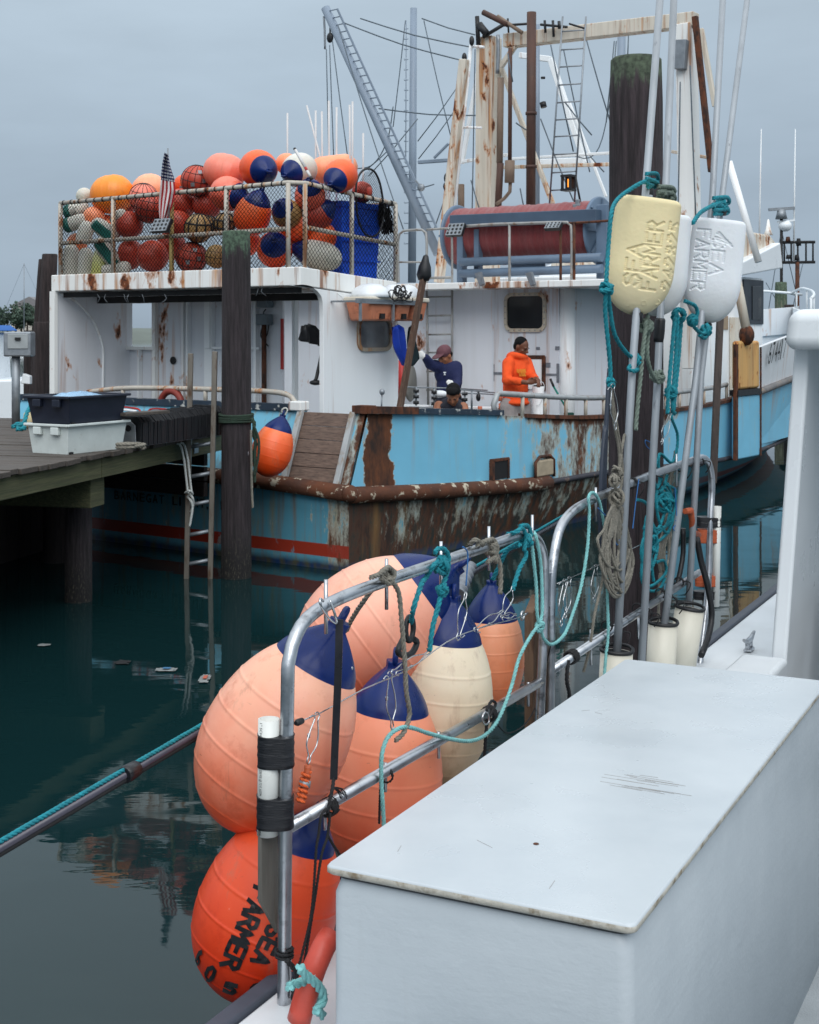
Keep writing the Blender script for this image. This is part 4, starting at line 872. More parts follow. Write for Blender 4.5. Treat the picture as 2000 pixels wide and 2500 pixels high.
# upper deck rails
def ptube(name, pts, s, r, mat, sm=True, n=8, parent=None):
    q_ = [B(x, y, s=s) for x, y in pts]; mb = MB(); mb.tube(crom(q_, .08) if sm else q_, r, n); return bpart(mb, name, mat, parent)
M_rl2 = plain('upper_rail', lin(150, 150, 148), .5, .3, .2, 6, .1, 30, (1, 1, 1), lin(120, 92, 72))
ptube('deck_rail', [(1140, 552), (1200, 548), (1260, 546), (1360, 543), (1385, 543), (1394, 550), (1396, 580), (1396, 692)], 4.5, .02, M_rl2)
ptube('deck_rail', [(1385, 545), (1440, 542), (1500, 538)], 4.5, .016, M_rust)
for px, y0, m_ in ((1244, 546, M_rl2), (1369, 560, M_rust), (1402, 545, M_rust)): ptube('rail_post', [(px, y0), (px, 694)], 4.5, .018, m_, False)
ptube('deck_rail', [(973, 690), (972, 590), (975, 572), (985, 564), (1030, 561), (1040, 568), (1042, 590), (1042, 690)], 4.4, .018, M_rl2)
ptube('deck_rail', [(1042, 561), (1095, 558), (1102, 566), (1104, 600), (1104, 690)], 4.4, .016, M_rl2)
ptube('deck_rail', [(973, 640), (1042, 640)], 4.4, .013, M_rl2, False); ptube('deck_rail', [(1042, 678), (1104, 676)], 4.4, .013, M_rl2, False)
# ladder on the house wall
lf = 4.52; lad = []
mb = MB(); mb.tube([B(1042, 690, s=lf), B(1046, 995, s=lf)], .018, 6); mb.tube([B(1104, 690, s=lf), B(1104, 1000, s=lf)], .018, 6); L_ = bpart(mb, 'ladder', M_rl2)
for y in (680, 725, 771, 817, 861, 907, 952): mb = MB(); mb.tube([B(1042, y, s=lf), B(1104, y - 1, s=lf)], .014, 6); bpart(mb, 'rung', M_rl2, L_)
# ---- net drum
SD = 5.5; d0 = B(1108, 578, s=SD); d1 = B(1478, 566, s=SD); ax = (d1 - d0); ax.z = 0; cz = (d0.z + d1.z) / 2; o_ = V(d0.x, d0.y, cz); Ld = ax.length; ax.normalize()
M_line = plain('red_monofilament', lin(128, 44, 46), .45, 0, .22, 8, .7, 14, (.6, 14, .6), lin(92, 30, 34), c2at=(.5, .7))
M_line.node_tree.nodes['Principled BSDF'].inputs['Sheen Weight'].default_value = .5; M_line.node_tree.nodes['Principled BSDF'].inputs['Sheen Tint'].default_value = (1, .7, .7, 1)
mb = MB(); mb.lathe([(.40, .1)] + [(.405 + .006 * math.sin(i * 2.3) + .006 * math.sin(i * .7), .1 + (Ld - .2) * i / 60) for i in range(61)] + [(.40, Ld - .1)], o_, ax, 40); dr = bpart(mb, 'net_drum', M_line, label='drum wound with dark red fishing line')
for h in (.06, Ld - .10):
    mb = MB(); mb.lathe([(.0, 0), (.44, 0), (.46, .01), (.46, .035), (.44, .045), (0, .045)], o_ + ax * h, ax, 40); fl_ = bpart(mb, 'drum_flange', M_bluegrey, dr)
    for k in range(8):
        a = k * math.pi / 4; d_ = V(1, 0, 0) * math.cos(a) + V(0, 0, 1) * math.sin(a); mb = MB(); mb.bar(o_ + ax * (h + (.06 if h > 1 else -.02)) + d_ * .1, o_ + ax * (h + (.06 if h > 1 else -.02)) + d_ * .43, .03, .02, up=ax)
        bpart(mb, 'flange_spoke', M_bluegrey, dr)
M_bgd = plain('dark_blue_grey_beam', lin(66, 84, 104), .5, 0, .12, 4)
mb = MB(); p0 = B(1105, 541, s=5.0); p1 = B(1462, 527, s=5.0); mb.bar(V(5.0, p0.y, p0.z), V(5.0, p1.y, p1.z), .16, .17); bpart(mb, 'drum_beam', M_bgd, bevel=.01)
for px, y0, y1, w_ in ((1128, 545, 690, .10), (1168, 560, 680, .08), (1474, 500, 680, .16)):
    p = B(px, y0, s=5.15); q_ = B(px, y1, s=5.15); mb = MB(); mb.bar(q_, V(q_.x, q_.y, p.z), w_, .12, up=(1, 0, 0)); bpart(mb, 'drum_frame', M_bluegrey, bevel=.01)
for y in (637, 665): p0 = B(1125, y + 3, s=5.0); p1 = B(1470, y - 9, s=5.0); mb = MB(); mb.tube([p0, p1], .06, 10); bpart(mb, 'drum_frame', M_bluegrey)
mb = MB(); p0 = B(1250, 650, s=5.05); p1 = B(1330, 646, s=5.05); mb.bar(p0, p1, .04, .14, up=None); bpart(mb, 'drum_frame', M_bluegrey)
mb = MB(); mb.tube([o_ + ax * -.1, o_ + ax * (Ld + .12)], .06, 10); bpart(mb, 'drum_shaft', M_galv, dr)
flood(1113, 562, 4.42, .26, .19, -.5); flood(1352, 553, 4.42, .22, .12, -.8); flood(395, 552, .1, .26, .17, -.5)
# ---------------------------------------------------------------- masts, gallows, rigging: (name, x0,y0,x1,y1, width px, plane s, material, shape)
M_brown = plain('brown_exhaust', lin(78, 54, 46), .7, 0, .35, 5, .2, 20, (1, 1, .4), lin(110, 76, 56), c2at=(.55, .75))
M_tan = plain('tan_pipe', lin(122, 104, 90), .7, 0, .25, 5, .1, 20, (1, 1, .3))
M_rw = painted('rusty_white_steel', lin(216, 208, 194), 1.0, 1.0, .3, .55, 1.6, .55)
bars = [('gallows_post', 1194, 92, 1190, 690, 46, 7.2, M_rw, 'b'), ('gallows_beam', 1236, 101, 1700, 48, 34, 7.2, M_rw, 'b'), ('gallows_brace', 1258, 112, 1222, 165, 12, 7.15, M_rw, 'b'),
    ('exhaust_stack', 1246, 118, 1245, 392, 10, 6.8, M_brown, 't'), ('exhaust_pipe', 1298, 30, 1296, 500, 23, 6.6, M_brown, 't'), ('mast_tube', 1312, 60, 1312, 510, 12, 8.6, M_mast, 't'),
    ('gallows_strut', 1222, 160, 1350, 498, 11, 7.3, M_rw, 'b'), ('vent_pipe', 1223, 190, 1220, 398, 16, 6.9, M_tan, 't'), ('vent_pipe', 1222, 398, 1216, 510, 17, 6.9, M_brown, 't'),
    ('gallows_leg', 1134, 145, 1072, 690, 20, 6.6, M_rw, 'b'), ('gallows_leg', 1176, 130, 1128, 400, 10, 8.2, M_white, 'b'), ('ladder_side', 1150, 112, 1104, 560, 9, 6.7, M_white, 't'), ('ladder_side', 1120, 345, 1092, 620, 9, 6.7, M_rw, 't'),
    ('ladder_rung', 1127, 311, 1176, 312, 6, 6.7, M_white, 't'), ('ladder_rung', 1147, 113, 1182, 115, 7, 6.7, M_white, 't'),
    ('cross_arm', 1022, 396, 1096, 391, 9, 9.5, M_mast, 'b'), ('cross_arm', 1060, 386, 1096, 350, 6, 9.5, M_mast, 'b'), ('cross_beam', 1128, 395, 1240, 378, 8, 8.0, M_white, 'b'), ('cross_beam', 1213, 409, 1500, 401, 9, 7.4, M_rw, 'b'), ('cross_beam', 1250, 388, 1500, 373, 7, 9.0, M_white, 'b'), ('cross_beam', 1300, 397, 1420, 392, 14, 10.0, M_white, 'b'),
    ('far_strut', 1345, 145, 1430, 400, 14, 10.5, M_white, 'b'), ('far_strut', 1345, 145, 1270, 135, 14, 10.5, M_white, 'b'), ('far_strut', 1390, 250, 1480, 480, 7, 10.5, M_white, 'b'),
    ('vent_cowl', 1126, 450, 1126, 530, 16, 7.0, M_tan, 't'), ('gallows_head', 1240, 60, 1180, 30, 14, 7.0, M_brown, 't'), ('gallows_head', 1275, 80, 1215, 40, 10, 7.0, M_tan, 't'),
    ('gallows_leg', 1675, 60, 1692, 900, 42, 7.2, M_white_r, 'b'), ('hydraulic_block', 1668, 98, 1663, 170, 28, 7.05, M_galv, 'b'), ('gallows_strut', 1697, 40, 1737, 420, 14, 7.0, M_rust, 'b'), ('gallows_strut', 1712, 70, 1746, 260, 12, 7.6, M_rw, 'b'),
    ('outrigger_brace', 1780, 395, 1852, 640, 17, 10.0, M_white, 't'), ('cross_beam', 1640, 370, 1738, 386, 8, 7.4, M_rw, 'b'), ('mast_tube', 1518, 50, 1515, 400, 20, 10, M_mast, 't')]
for nm, x0, y0, x1, y1, w_, s, mt, sh in bars:
    p0 = B(x0, y0, s=s); p1 = B(x1, y1, s=s); r = w_ / F_PX * (BW(p0).y + BW(p1).y) / 4
    mb = MB()
    if sh == 't': mb.tube([p0, p1], r, 12)
    else: mb.bar(p0, p1, r * 2, r * 2, up=(1, 0, 0))
    bpart(mb, nm, mt, bevel=.012 if sh == 'b' else 0)
mb = MB(); p0 = B(1245, 392, s=6.8); p1 = B(1244, 446, s=6.8); mb.tube([p1, p0], .075, 14); bpart(mb, 'muffler', M_tan)
ptube('exhaust_elbow', [(1246, 446), (1245, 468), (1232, 484), (1212, 498)], 6.8, .028, M_tan)
for y in (277, 407): p = B(1297, y, s=6.6); mb = MB(); mb.tube([p + V(0, 0, -.02), p + V(0, 0, .02)], .085, 14); bpart(mb, 'pipe_flange', M_brown)
# block on top of the left leg, small fittings
for px, y, r in ((1152, 100, .05), (1134, 140, .045), (1090, 435, .05), (1088, 455, .04)):
    p = B(px, y, s=6.6); mb = MB(); mb.ell(p, (.04, .04, r * 1.6), n=8, m=6); bpart(mb, 'block', M_black)
ptube('chain', [(1216, 85), (1217, 120), (1215, 180)], 6.9, .03, M_galv, n=5)
# long upper ladder
mb = MB(); mb.tube([B(1374, 40, s=5.6), B(1341, 510, s=5.6)], .014, 6); mb.tube([B(1431, 40, s=5.6), B(1402, 506, s=5.6)], .014, 6); L_ = bpart(mb, 'ladder', M_galv)
for k, y in enumerate((75, 120, 162, 206, 249, 291, 332, 376, 420, 463)):
    f = (y - 40) / 470; mb = MB(); mb.tube([B(1374 - 33 * f, y + 2, s=5.6), B(1431 - 29 * f, y - 2, s=5.6)], .011, 5); bpart(mb, 'rung', M_galv, L_)
mb = MB(); mb.tube([B(1405, 430, s=5.5), B(1418, 498, s=5.5)], .016, 6); bpart(mb, 'gas_strut', M_black)
p = B(1411, 505, s=5.3); mb = MB(); mb.box(p, (.1, .11, .07)); mb.box(p + V(0, 0, .06), (.05, .06, .08)); bpart(mb, 'ladder_hinge', M_galv, bevel=.01)
# amber lantern (lit)
p = B(1388, 446, s=5.5); mb = MB(); 
for dx in (-.06, .06):
    for dy in (-.06, .06): mb.bar(p + V(dx, dy, -.09), p + V(dx, dy, .08), .03, .03)
mb.box(p + V(0, 0, .09), (.16, .16, .03)); mb.box(p + V(0, 0, -.10), (.16, .16, .03)); mb.ab(p + V(.05, -.07, -.09), p + V(.06, .07, .09)); ln = bpart(mb, 'lantern', M_black)
mem, tm, pm = newmat('amber_lamp'); pm.inputs['Base Color'].default_value = lin(255, 140, 40); pm.inputs['Emission Color'].default_value = (1, .32, .04, 1); pm.inputs['Emission Strength'].default_value = 1.6
mb = MB(); mb.tube([p + V(0, 0, -.06), p + V(0, 0, .05)], .012, 8); bpart(mb, 'bulb', mem, ln)
# grey mast with steps, boom with its ladder
p0 = B(1010, 20, s=9.5); p1 = B(1006, 690, s=9.5); mb = MB(); mb.tube([p1, p0], [.075, .062], 14); ms = bpart(mb, 'mast', M_mast)
for k in range(22): y = 70 + k * 25; mb = MB(); p = B(997, y, s=9.5); mb.tube([p, p + V(0, .09, 0), p + V(0, .09, .03)], .007, 4); bpart(mb, 'mast_step', M_mast, ms)
ptube('mast_rail', [(992, 50), (991, 400)], 9.5, .009, M_mast, False, 5)
q0 = B(795, 20, s=7.6); q1 = B(1070, 620, s=7.6); mb = MB(); mb.tube([q1, q0], .078, 16); bm_ = bpart(mb, 'boom', M_mast)
r0 = B(824, 22, s=7.5); r1 = B(1068, 560, s=7.5); mb = MB(); mb.bar(r0, r1, .02, .035); bpart(mb, 'boom_ladder_rail', M_mast, bm_)
for k in range(30):
    f = k / 29; a_ = r0.lerp(r1, f); t_ = q0.lerp(q1, min(1, f * .925 + .01)); mb = MB(); mb.tube([a_, V(t_.x, t_.y, a_.z + .02)], .011, 4); bpart(mb, 'boom_rung', M_mast, bm_)
ptube('chain', [(791, 40), (793, 70), (794, 120)], 7.6, .02, M_galv, n=5); p = B(806, 92, s=7.6); mb = MB(); mb.ell(p, (.04, .07, .09)); mb.tube([p + V(0, 0, .08), p + V(0, 0, .3)], .015, 5); bpart(mb, 'block', M_black)
p = B(1030, 458, s=7.0); mb = MB(); mb.lathe([(0, 0), (.06, 0), (.06, .04), (0, .04)], p, (-1, 0, 0), 12); mb.bar(p, p + V(0, .12, .12), .03, .02); bpart(mb, 'sheave', M_galv)
wires = [((797, 120), (803, 385), 7), ((805, 110), (815, 385), 7), ((812, 100), (850, 390), 7), ((825, 60), (985, 560), 7), ((838, 55), (1130, 148), 7.5), ((880, 45), (1150, 115), 7.5), ((1035, 50), (1100, 330), 9), ((1020, 345), (1115, 215), 9), ((1022, 388), (1110, 270), 9),
    ((925, 265), (1180, 282), 8), ((990, 50), (960, 310), 9), ((900, 410), (950, 365), 8), ((1020, 290), (900, 430), 8.5), ((1060, 450), (1020, 460), 8), ((1160, 120), (1153, 510), 6.5), ((1320, 290), (1400, 490), 7), ((1430, 90), (1500, 330), 8),
    ((1376, 120), (1440, 420), 8), ((1345, 110), (1400, 370), 6), ((1260, 300), (1290, 320), 7), ((1150, 440), (1180, 540), 7), ((1060, 560), (1100, 440), 8), ((1480, 300), (1500, 100), 9), ((1535, 80), (1532, 150), 9), ((1661, 200), (1655, 560), 7), ((1685, 160), (1700, 560), 7), ((1505, 100), (1490, 260), 9.5), ((1440, 380), (1475, 420), 8), ((1030, 45), (1160, 85), 9), ((1380, 250), (1445, 330), 7.5), ((1270, 460), (1280, 510), 6.5), ((1240, 130), (1252, 200), 6.6)]
for (a_, b_, s) in wires:
    p0 = B(*a_, s=s); p1 = B(*b_, s=s); md = p0.lerp(p1, .5) + V(0, 0, -.02 * (p1 - p0).length); mb = MB(); mb.tube(crom([p0, md, p1], .4), .011, 4); bpart(mb, 'rigging_wire', M_wire)
ptube('rigging_wire', [(838, 410), (905, 405), (945, 345), (960, 260)], 8, .01, M_wire); ptube('rigging_wire', [(1500, 190), (1470, 340), (1440, 385), (1400, 380)], 9, .009, M_wire)
# top-of-frame clutter of the radar arch
for x0, y0, x1, y1, r in ((1165, 40, 1168, 110, .035), (1170, 60, 1190, 85, .06), (1180, 90, 1230, 60, .03), (1230, 62, 1290, 58, .02), (1240, 45, 1242, 80, .015), (1320, 60, 1385, 66, .02), (1330, 50, 1332, 80, .02), (1350, 50, 1352, 90, .02), (1365, 52, 1366, 70, .025), (1390, 58, 1430, 70, .015), (1325, 250, 1328, 262, .05), (1322, 190, 1330, 190, .02)):
    ptube('arch_fitting', [(x0, y0), (x1, y1)], 7.0, r, M_black, False)
# ---------------------------------------------------------------- fore house, visor and gallows plate at the right
def K2(px, py, a): return B(px, py, a=a)
aF = .75
s0 = K2(1690, 900, aF).x; s1 = K2(1863, 735, aF).x; z1 = K2(1840, 678, aF).z; z0 = K2(1840, 792, aF).z
mb = MB(); mb.ab((s0, aF, .6), (s1, 4.65, z1)); bpart(mb, 'wheelhouse', M_white, bevel=.03)
p = K2(1767, 788, aF); mb = MB(); mb.box((p.x, aF - .01, p.z), (.32, .02, .24)); bpart(mb, 'window', plain('tan_window', lin(150, 130, 108), .4), bevel=.01)
mb = MB(); p0 = K2(1795, 775, aF - .06); p1 = K2(1795, 980, aF - .06); mb.bar(p1, V(p1.x, p1.y, p0.z), .1, .25, up=(1, 0, 0)); bpart(mb, 'rusty_pillar', M_rw)
w0, w1 = K2(1812, 735, aF).x, K2(1861, 735, aF).x
mb = MB(); mb.ab((w0, aF - .03, z0), (w1, aF - .004, z1 - .04)); f = bpart(mb, 'wheelhouse_window', plain('dark_window_surround', lin(30, 36, 46), .4), bevel=.01)
pc = K2(1847, 740, aF - .03); mb = MB(); mb.box((pc.x, aF - .036, pc.z), (.42, .012, (z1 - z0) * .72)); bpart(mb, 'pane', M_glassd, f, bevel=.005)
vz = lambda px, py, a=.55: B(px, py, a=a)
mb = MB(); mb.prism([vz(1808, 674), vz(1912, 655), vz(1906, 592), vz(1812, 640)], (0, 4.0, 0)); bpart(mb, 'visor', M_clean, bevel=.03)
mb = MB(); mb.prism([vz(1790, 655, .7), vz(1902, 600, .7), vz(1882, 574, .7), vz(1826, 564, .7), vz(1790, 600, .7)], (0, 3.6, 0)); bpart(mb, 'whaleback_roof', M_rw, bevel=.05)
mb = MB(); mb.lathe([(.09, 0), (.05, .1), (.02, .28), (0, .3)], vz(1876, 574, .9), (0, 0, 1), 10); bpart(mb, 'horn', M_white_r)
# gallows plate against the hull side
gx = hull_hit(1801, 1010, 6, 15); gA = gx.y - .12; pA = lambda x, y: B(x, y, a=gA)
g0, g1 = pA(1801, 1000), pA(1856, 1000); zt0 = pA(1828, 832).z; zm = pA(1828, 950).z; zb0 = pA(1828, 1118).z
M_plate = painted('orange_rust_plate', lin(214, 168, 104), 1.0, 1.0, .4, .6, 2.0)
mb = MB(); mb.ab((g0.x, gA, zm), (g1.x, gA + .10, zt0)); bpart(mb, 'gallows_plate', M_plate, bevel=.05)
mb = MB(); mb.ab((g0.x - .02, gA - .02, zm - .09), (g1.x + .02, gA + .12, zm)); bpart(mb, 'gallows_band', M_black)
mb = MB(); mb.ab((g0.x, gA + .005, zb0), (g1.x, gA + .10, zm - .09)); bpart(mb, 'gallows_plate', M_hup, bevel=.03)
mb = MB(); mb.bar((g0.x - .03, gA + .02, zb0), (g0.x - .02, gA + .02, zt0 - .05), .05, .08, up=(1, 0, 0)); mb.bar((g1.x, gA - .01, zb0), (g1.x, gA - .01, zt0 - .1), .02, .03, up=(1, 0, 0)); bpart(mb, 'rust_edge', M_rust)
ptube('gallows_arm', [(1790, 640), (1806, 720), (1822, 805)], g0.x + .3, .075, M_rw, False); p = B(1823, 818, s=g0.x + .3); mb = MB(); mb.ell(p, (.1, .12, .16)); bpart(mb, 'pivot', M_rust)
# ------------------------------------------------------------------ floats
def vinyl(name, lo, hi, L=.5, rough=.42, dirt=.35, sat=.12):
    m, t, p = newmat(name); g = geo(t); sp = N(t, 'ShaderNodeSeparateXYZ'); t.links.new(g, sp.inputs[0])
    n1 = noisef(t, g, 3.0 / max(L, .15), 4.0, .6); n2 = noisef(t, g, 26.0, 6.0, .7)
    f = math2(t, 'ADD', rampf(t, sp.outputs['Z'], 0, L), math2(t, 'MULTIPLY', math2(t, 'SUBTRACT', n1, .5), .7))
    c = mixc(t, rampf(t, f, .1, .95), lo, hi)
    c = mixc(t, rampf(t, noisef(t, g, 9.0, 6.0, .7), .56, .74, 0, dirt), c, scl(lo, .62))
    c = mixc(t, rampf(t, n2, .66, .74, 0, .28), c, lin(236, 214, 200))
    c = mixc(t, rampf(t, noisef(t, vecmath(t, g, (1, 1, 3)), 15.0, 8.0, .75), .65, .71, 0, .6), c, lin(96, 66, 52))
    c = mixc(t, rampf(t, noisef(t, vecmath(t, g, (2.5, 2.5, .5)), 6.0, 6.0, .7), .58, .72, 0, dirt * .9), c, lin(150, 112, 92))
    c = mixc(t, rampf(t, noisef(t, vecmath(t, g, (.4, .4, 5)), 12.0, 7.0, .8), .70, .73, 0, .5), c, lin(70, 58, 54))
    t.links.new(c, p.inputs['Base Color']); t.links.new(rampf(t, n1, .3, .7, rough - .08, rough + .12), p.inputs['Roughness'])
    p.inputs['Subsurface Weight'].default_value = .08; p.inputs['Subsurface Radius'].default_value = (.03, .012, .006); p.inputs['Subsurface Scale'].default_value = .5
    bumpn(t, p, n2, .10, .004); return m
def bprofile(R, L, t0, t1, rings=(), n=46, neck=.14, seam=None):
    o = []
    for i in range(n + 1):
        t = t0 + (t1 - t0) * i / n; c = .39; ts = seam or 1.0
        if t <= c: r = R * math.sqrt(max(0, 1 - ((c - t) / c) ** 2))
        elif t <= ts: r = R * math.sqrt(max(0, 1 - ((t - c) / .48) ** 2))
        else: rs = math.sqrt(max(0, 1 - ((ts - c) / .48) ** 2)); k = min(1, (t - ts) / (.95 - ts)); r = R * (neck + (rs - neck) * (1 - k ** 1.45))
        for q in rings: r += R * .009 * math.exp(-((t - q) / .006) ** 2)
        o.append((r, t * L))
    return o
FW_ALL = []
def buoy(name, label, tip, bot, R, mat, capm=M_bluecap, group=None, cap=.75, rings=(.10, .22, .35, .48, .61), eye=True, nn=44, catg='buoy', npr=90):
    tip = Vector(tip); bot = Vector(bot); ax_ = tip - bot; L = ax_.length; base = V((tip.x + bot.x) / 2, (tip.y + bot.y) / 2, min(tip.z, bot.z) - (R * .2 if abs(ax_.z) < L * .6 else 0))
    t = thing(name, label, catg, base, group); d = ax_.normalized(); ct = cap if capm else .965
    x, y, _ = frame(d)
    mb = MB(); mb.lathe(bprofile(R, L, 0, ct, rings, npr, seam=cap), bot, d, nn, xdir=x); mb.build('body', mat, t)
    if capm:
        pr = bprofile(R * 1.004, L, ct - .004, .985, (), 24, seam=cap); mb = MB(); x0 = x
        rings_ = []
        for r, h in pr:                       # folded vinyl towards the neck
            k = (h / L - ct) / (1 - ct); ring = []
            for j in range(nn):
                a = 2 * math.pi * j / nn; w_ = 1 + .10 * max(0, k) * math.sin(a * 5 + 1) * min(1, k * 2)
                ring.append(mb.vert(bot + d * h + (x0 * math.cos(a) + y * math.sin(a)) * r * w_))
            rings_.append(ring)
        for A_, B_ in zip(rings_, rings_[1:]):
            for j in range(nn): mb.face((A_[j], A_[(j + 1) % nn], B_[(j + 1) % nn], B_[j]), True)
        mb.face(rings_[-1]); cp = mb.build('cap', capm, t)
        if eye:
            mb = MB(); c = bot + d * (L * 1.0); rr = R * .13
            mb.tube([c + (x * math.cos(a) + d * math.sin(a)) * rr for a in [i * math.pi / 8 for i in range(16)]], R * .05, 8, closed=True); mb.build('rope_eye', capm, cp)
            mb = MB(); pv = bot + d * (L * (ct + .07)) ; r_ = bprofile(R, L, ct + .07, ct + .071, (), 1, seam=cap)[0][0]; s_ = (x * .4 - y * .9).normalized()
            mb.ell(pv + s_ * r_ * .98, (R * .03, R * .03, R * .03), n=8, m=5); mb.build('valve', M_steelwire, cp)
    return t
RED, ORG, YOR, PNK, PCH, TAN, WHT = (lin(150, 42, 28), lin(200, 78, 56)), (lin(226, 70, 20), lin(244, 112, 54)), (lin(224, 110, 16), lin(244, 148, 44)), (lin(222, 92, 70), lin(238, 142, 120)), (lin(244, 130, 82), lin(252, 176, 138)), (lin(150, 110, 62), lin(206, 172, 118)), (lin(190, 186, 172), lin(222, 220, 212))
KEY = {'r': RED, 'o': ORG, 'y': YOR, 'p': PNK, 'c': PCH, 't': TAN, 'w': WHT}
VM = {k: vinyl('float_vinyl_' + k, v[0], v[1], .4) for k, v in KEY.items()}
# (px, py, r_px, colour, depth s, axis (x right, y up, toward viewer), length factor, cap?, net?, label)
FL = [(274, 474, 47, 'y', .75, (.9, .1, .2), 2.3, 0, 0, 'big yellow-orange float on top of the basket at the left'),
 (206, 478, 20, 'w', .70, (.5, .8, 0), 2.0, 0, 0, 'cream float behind the top rail left of the yellow-orange one'),
 (350, 482, 35, 'p', .62, (.1, .9, .3), 2.0, 0, 1, 'pink netted ball float left of the flag'),
 (366, 466, 42, 'c', 1.05, (1, .1, 0), 2.1, 0, 0, 'pale peach float behind the flag'),
 (480, 441, 38, 'r', .72, (.2, 1, .2), 2.0, 0, 1, 'red netted ball float with tags above the top rail right of the flag'),
 (450, 452, 26, 'o', .95, (.2, 1, .2), 2.0, 0, 0, 'orange float half hidden left of the red tagged ball'),
 (548, 420, 45, 'p', .80, (.9, -.2, .2), 2.35, 0, 0, 'large pink float on top of the heap, left of the orange one with navy cap'),
 (633, 412, 46, 'o', .72, (.45, -.2, .9), 2.5, 1, 0, 'bright orange float with a round navy cap on top of the heap'),
 (729, 416, 42, 'w', .85, (-.5, -.3, .8), 2.4, 1, 0, 'pinkish white float with small navy cap on top of the heap'),
 (700, 400, 26, 'c', 1.1, (1, 0, 0), 2.1, 0, 0, 'peach float glimpsed behind the white capped float'),
 (815, 412, 33, 'c', 1.72, (.98, .12, 0), 3.6, 0, 0, 'long pale peach float lying at the back of the heap'),
 (830, 431, 41, 'o', 1.0, (-.35, -.4, .85), 2.45, 1, 0, 'orange float with navy cap above the blue bin'),
 (884, 470, 25, 'r', 1.35, (.3, .9, .2), 2.2, 0, 0, 'red float squeezed behind the hoop net and blue bin'),
 (560, 474, 43, 'p', .60, (.7, -.2, .4), 2.3, 1, 0, 'pink float with navy cap behind the net, under the pink one'),
 (618, 522, 45, 'o', .56, (.35, .85, .3), 2.5, 1, 0, 'large deep orange float with shiny navy cap inside the net'),
 (699, 520, 36, 't', .55, (-.3, .4, .85), 2.4, 1, 0, 'tan float with navy cap beside the corner post'),
 (776, 524, 39, 'r', .62, (.7, .45, .2), 2.3, 1, 0, 'red-orange float left of the blue bin with cap in dark netting'),
 (757, 476, 38, 'p', .66, (0, .6, .75), 2.3, 1, 0, 'pink float with navy cap below the corner rail'),
 (671, 608, 44, 'o', .52, (.05, .3, .95), 2.4, 1, 0, 'orange float showing a big round navy cap at the corner of the basket'),
 (776, 622, 37, 'w', .72, (-.9, .25, .2), 3.3, 1, 0, 'long white float with a navy end lying beside the blue bin'),
 (783, 582, 38, 'o', .95, (.3, .9, 0), 2.2, 0, 0, 'dull orange float under the mid rail left of the blue bin'),
 (726, 556, 37, 'o', .75, (.6, .7, 0), 2.3, 0, 0, 'orange float wedged behind the corner posts'),
 (485, 557, 34, 't', .50, (.1, 1, .2), 2.1, 0, 2, 'tan ball float in black rope netting right of the flood lamp'),
 (510, 552, 24, 't', .62, (.1, 1, .2), 2.1, 0, 2, 'small tan ball float in black rope netting behind the piling top'),
 (549, 546, 25, 't', .52, (.1, 1, .2), 2.1, 0, 2, 'tan netted ball float just above the piling top'),
 (529, 626, 28, 't', .50, (.1, 1, .2), 2.1, 0, 1, 'brown netted ball float low in the basket left of the piling'),
 (366, 508, 37, 'r', .55, (.2, 1, .2), 2.0, 0, 1, 'red netted ball left of the flag foot'),
 (316, 549, 34, 'r', .52, (.2, 1, .2), 2.0, 0, 0, 'dull red ball float right of the second basket post'),
 (373, 625, 39, 'r', .50, (.2, 1, .2), 2.0, 0, 0, 'red ball float low beside the yellow post, left of it'),
 (468, 629, 38, 'r', .50, (.2, 1, .2), 2.0, 0, 1, 'red netted ball with pale tags low right of the yellow post'),
 (318, 622, 31, 'r', .66, (.2, 1, .2), 2.4, 0, 0, 'red float low behind the third net bay'),
 (434, 548, 35, 'r', .66, (.2, 1, .2), 2.0, 0, 0, 'dark red ball float behind the flood lamp'),
 (443, 497, 37, 'r', .80, (.2, 1, .2), 2.0, 0, 0, 'dark red ball float right of the flag foot'),
 (505, 500, 36, 'r', .92, (.2, 1, .2), 2.0, 0, 0, 'dark red ball float above the tan netted balls'),
 (418, 600, 36, 'r', .85, (.2, 1, .2), 2.0, 0, 0, 'dark red ball float deep behind the yellow post'),
 (600, 590, 36, 'o', .85, (.2, 1, .2), 2.0, 0, 0, 'orange float deep behind the piling top'),
 (300, 500, 30, 'r', 1.0, (.2, 1, .2), 2.0, 0, 0, 'dark red float deep under the yellow-orange one'),
 (230, 531, 27, 'c', .60, (.4, 1, .2), 2.0, 0, 0, 'dull peach ball float among the white bullets'),
 (188, 594, 25, 'c', .60, (.4, 1, .2), 2.0, 0, 0, 'peach ball float above the white bullets at far left'),
 (262, 548, 24, 'c', .80, (.4, 1, .2), 2.0, 0, 0, 'peach float tucked behind the green-striped floats')]
def bdir(axis): return Vector((axis[0], -axis[2], axis[1])).normalized()
def yof(l): return BW(l).y
M_cord = M_black
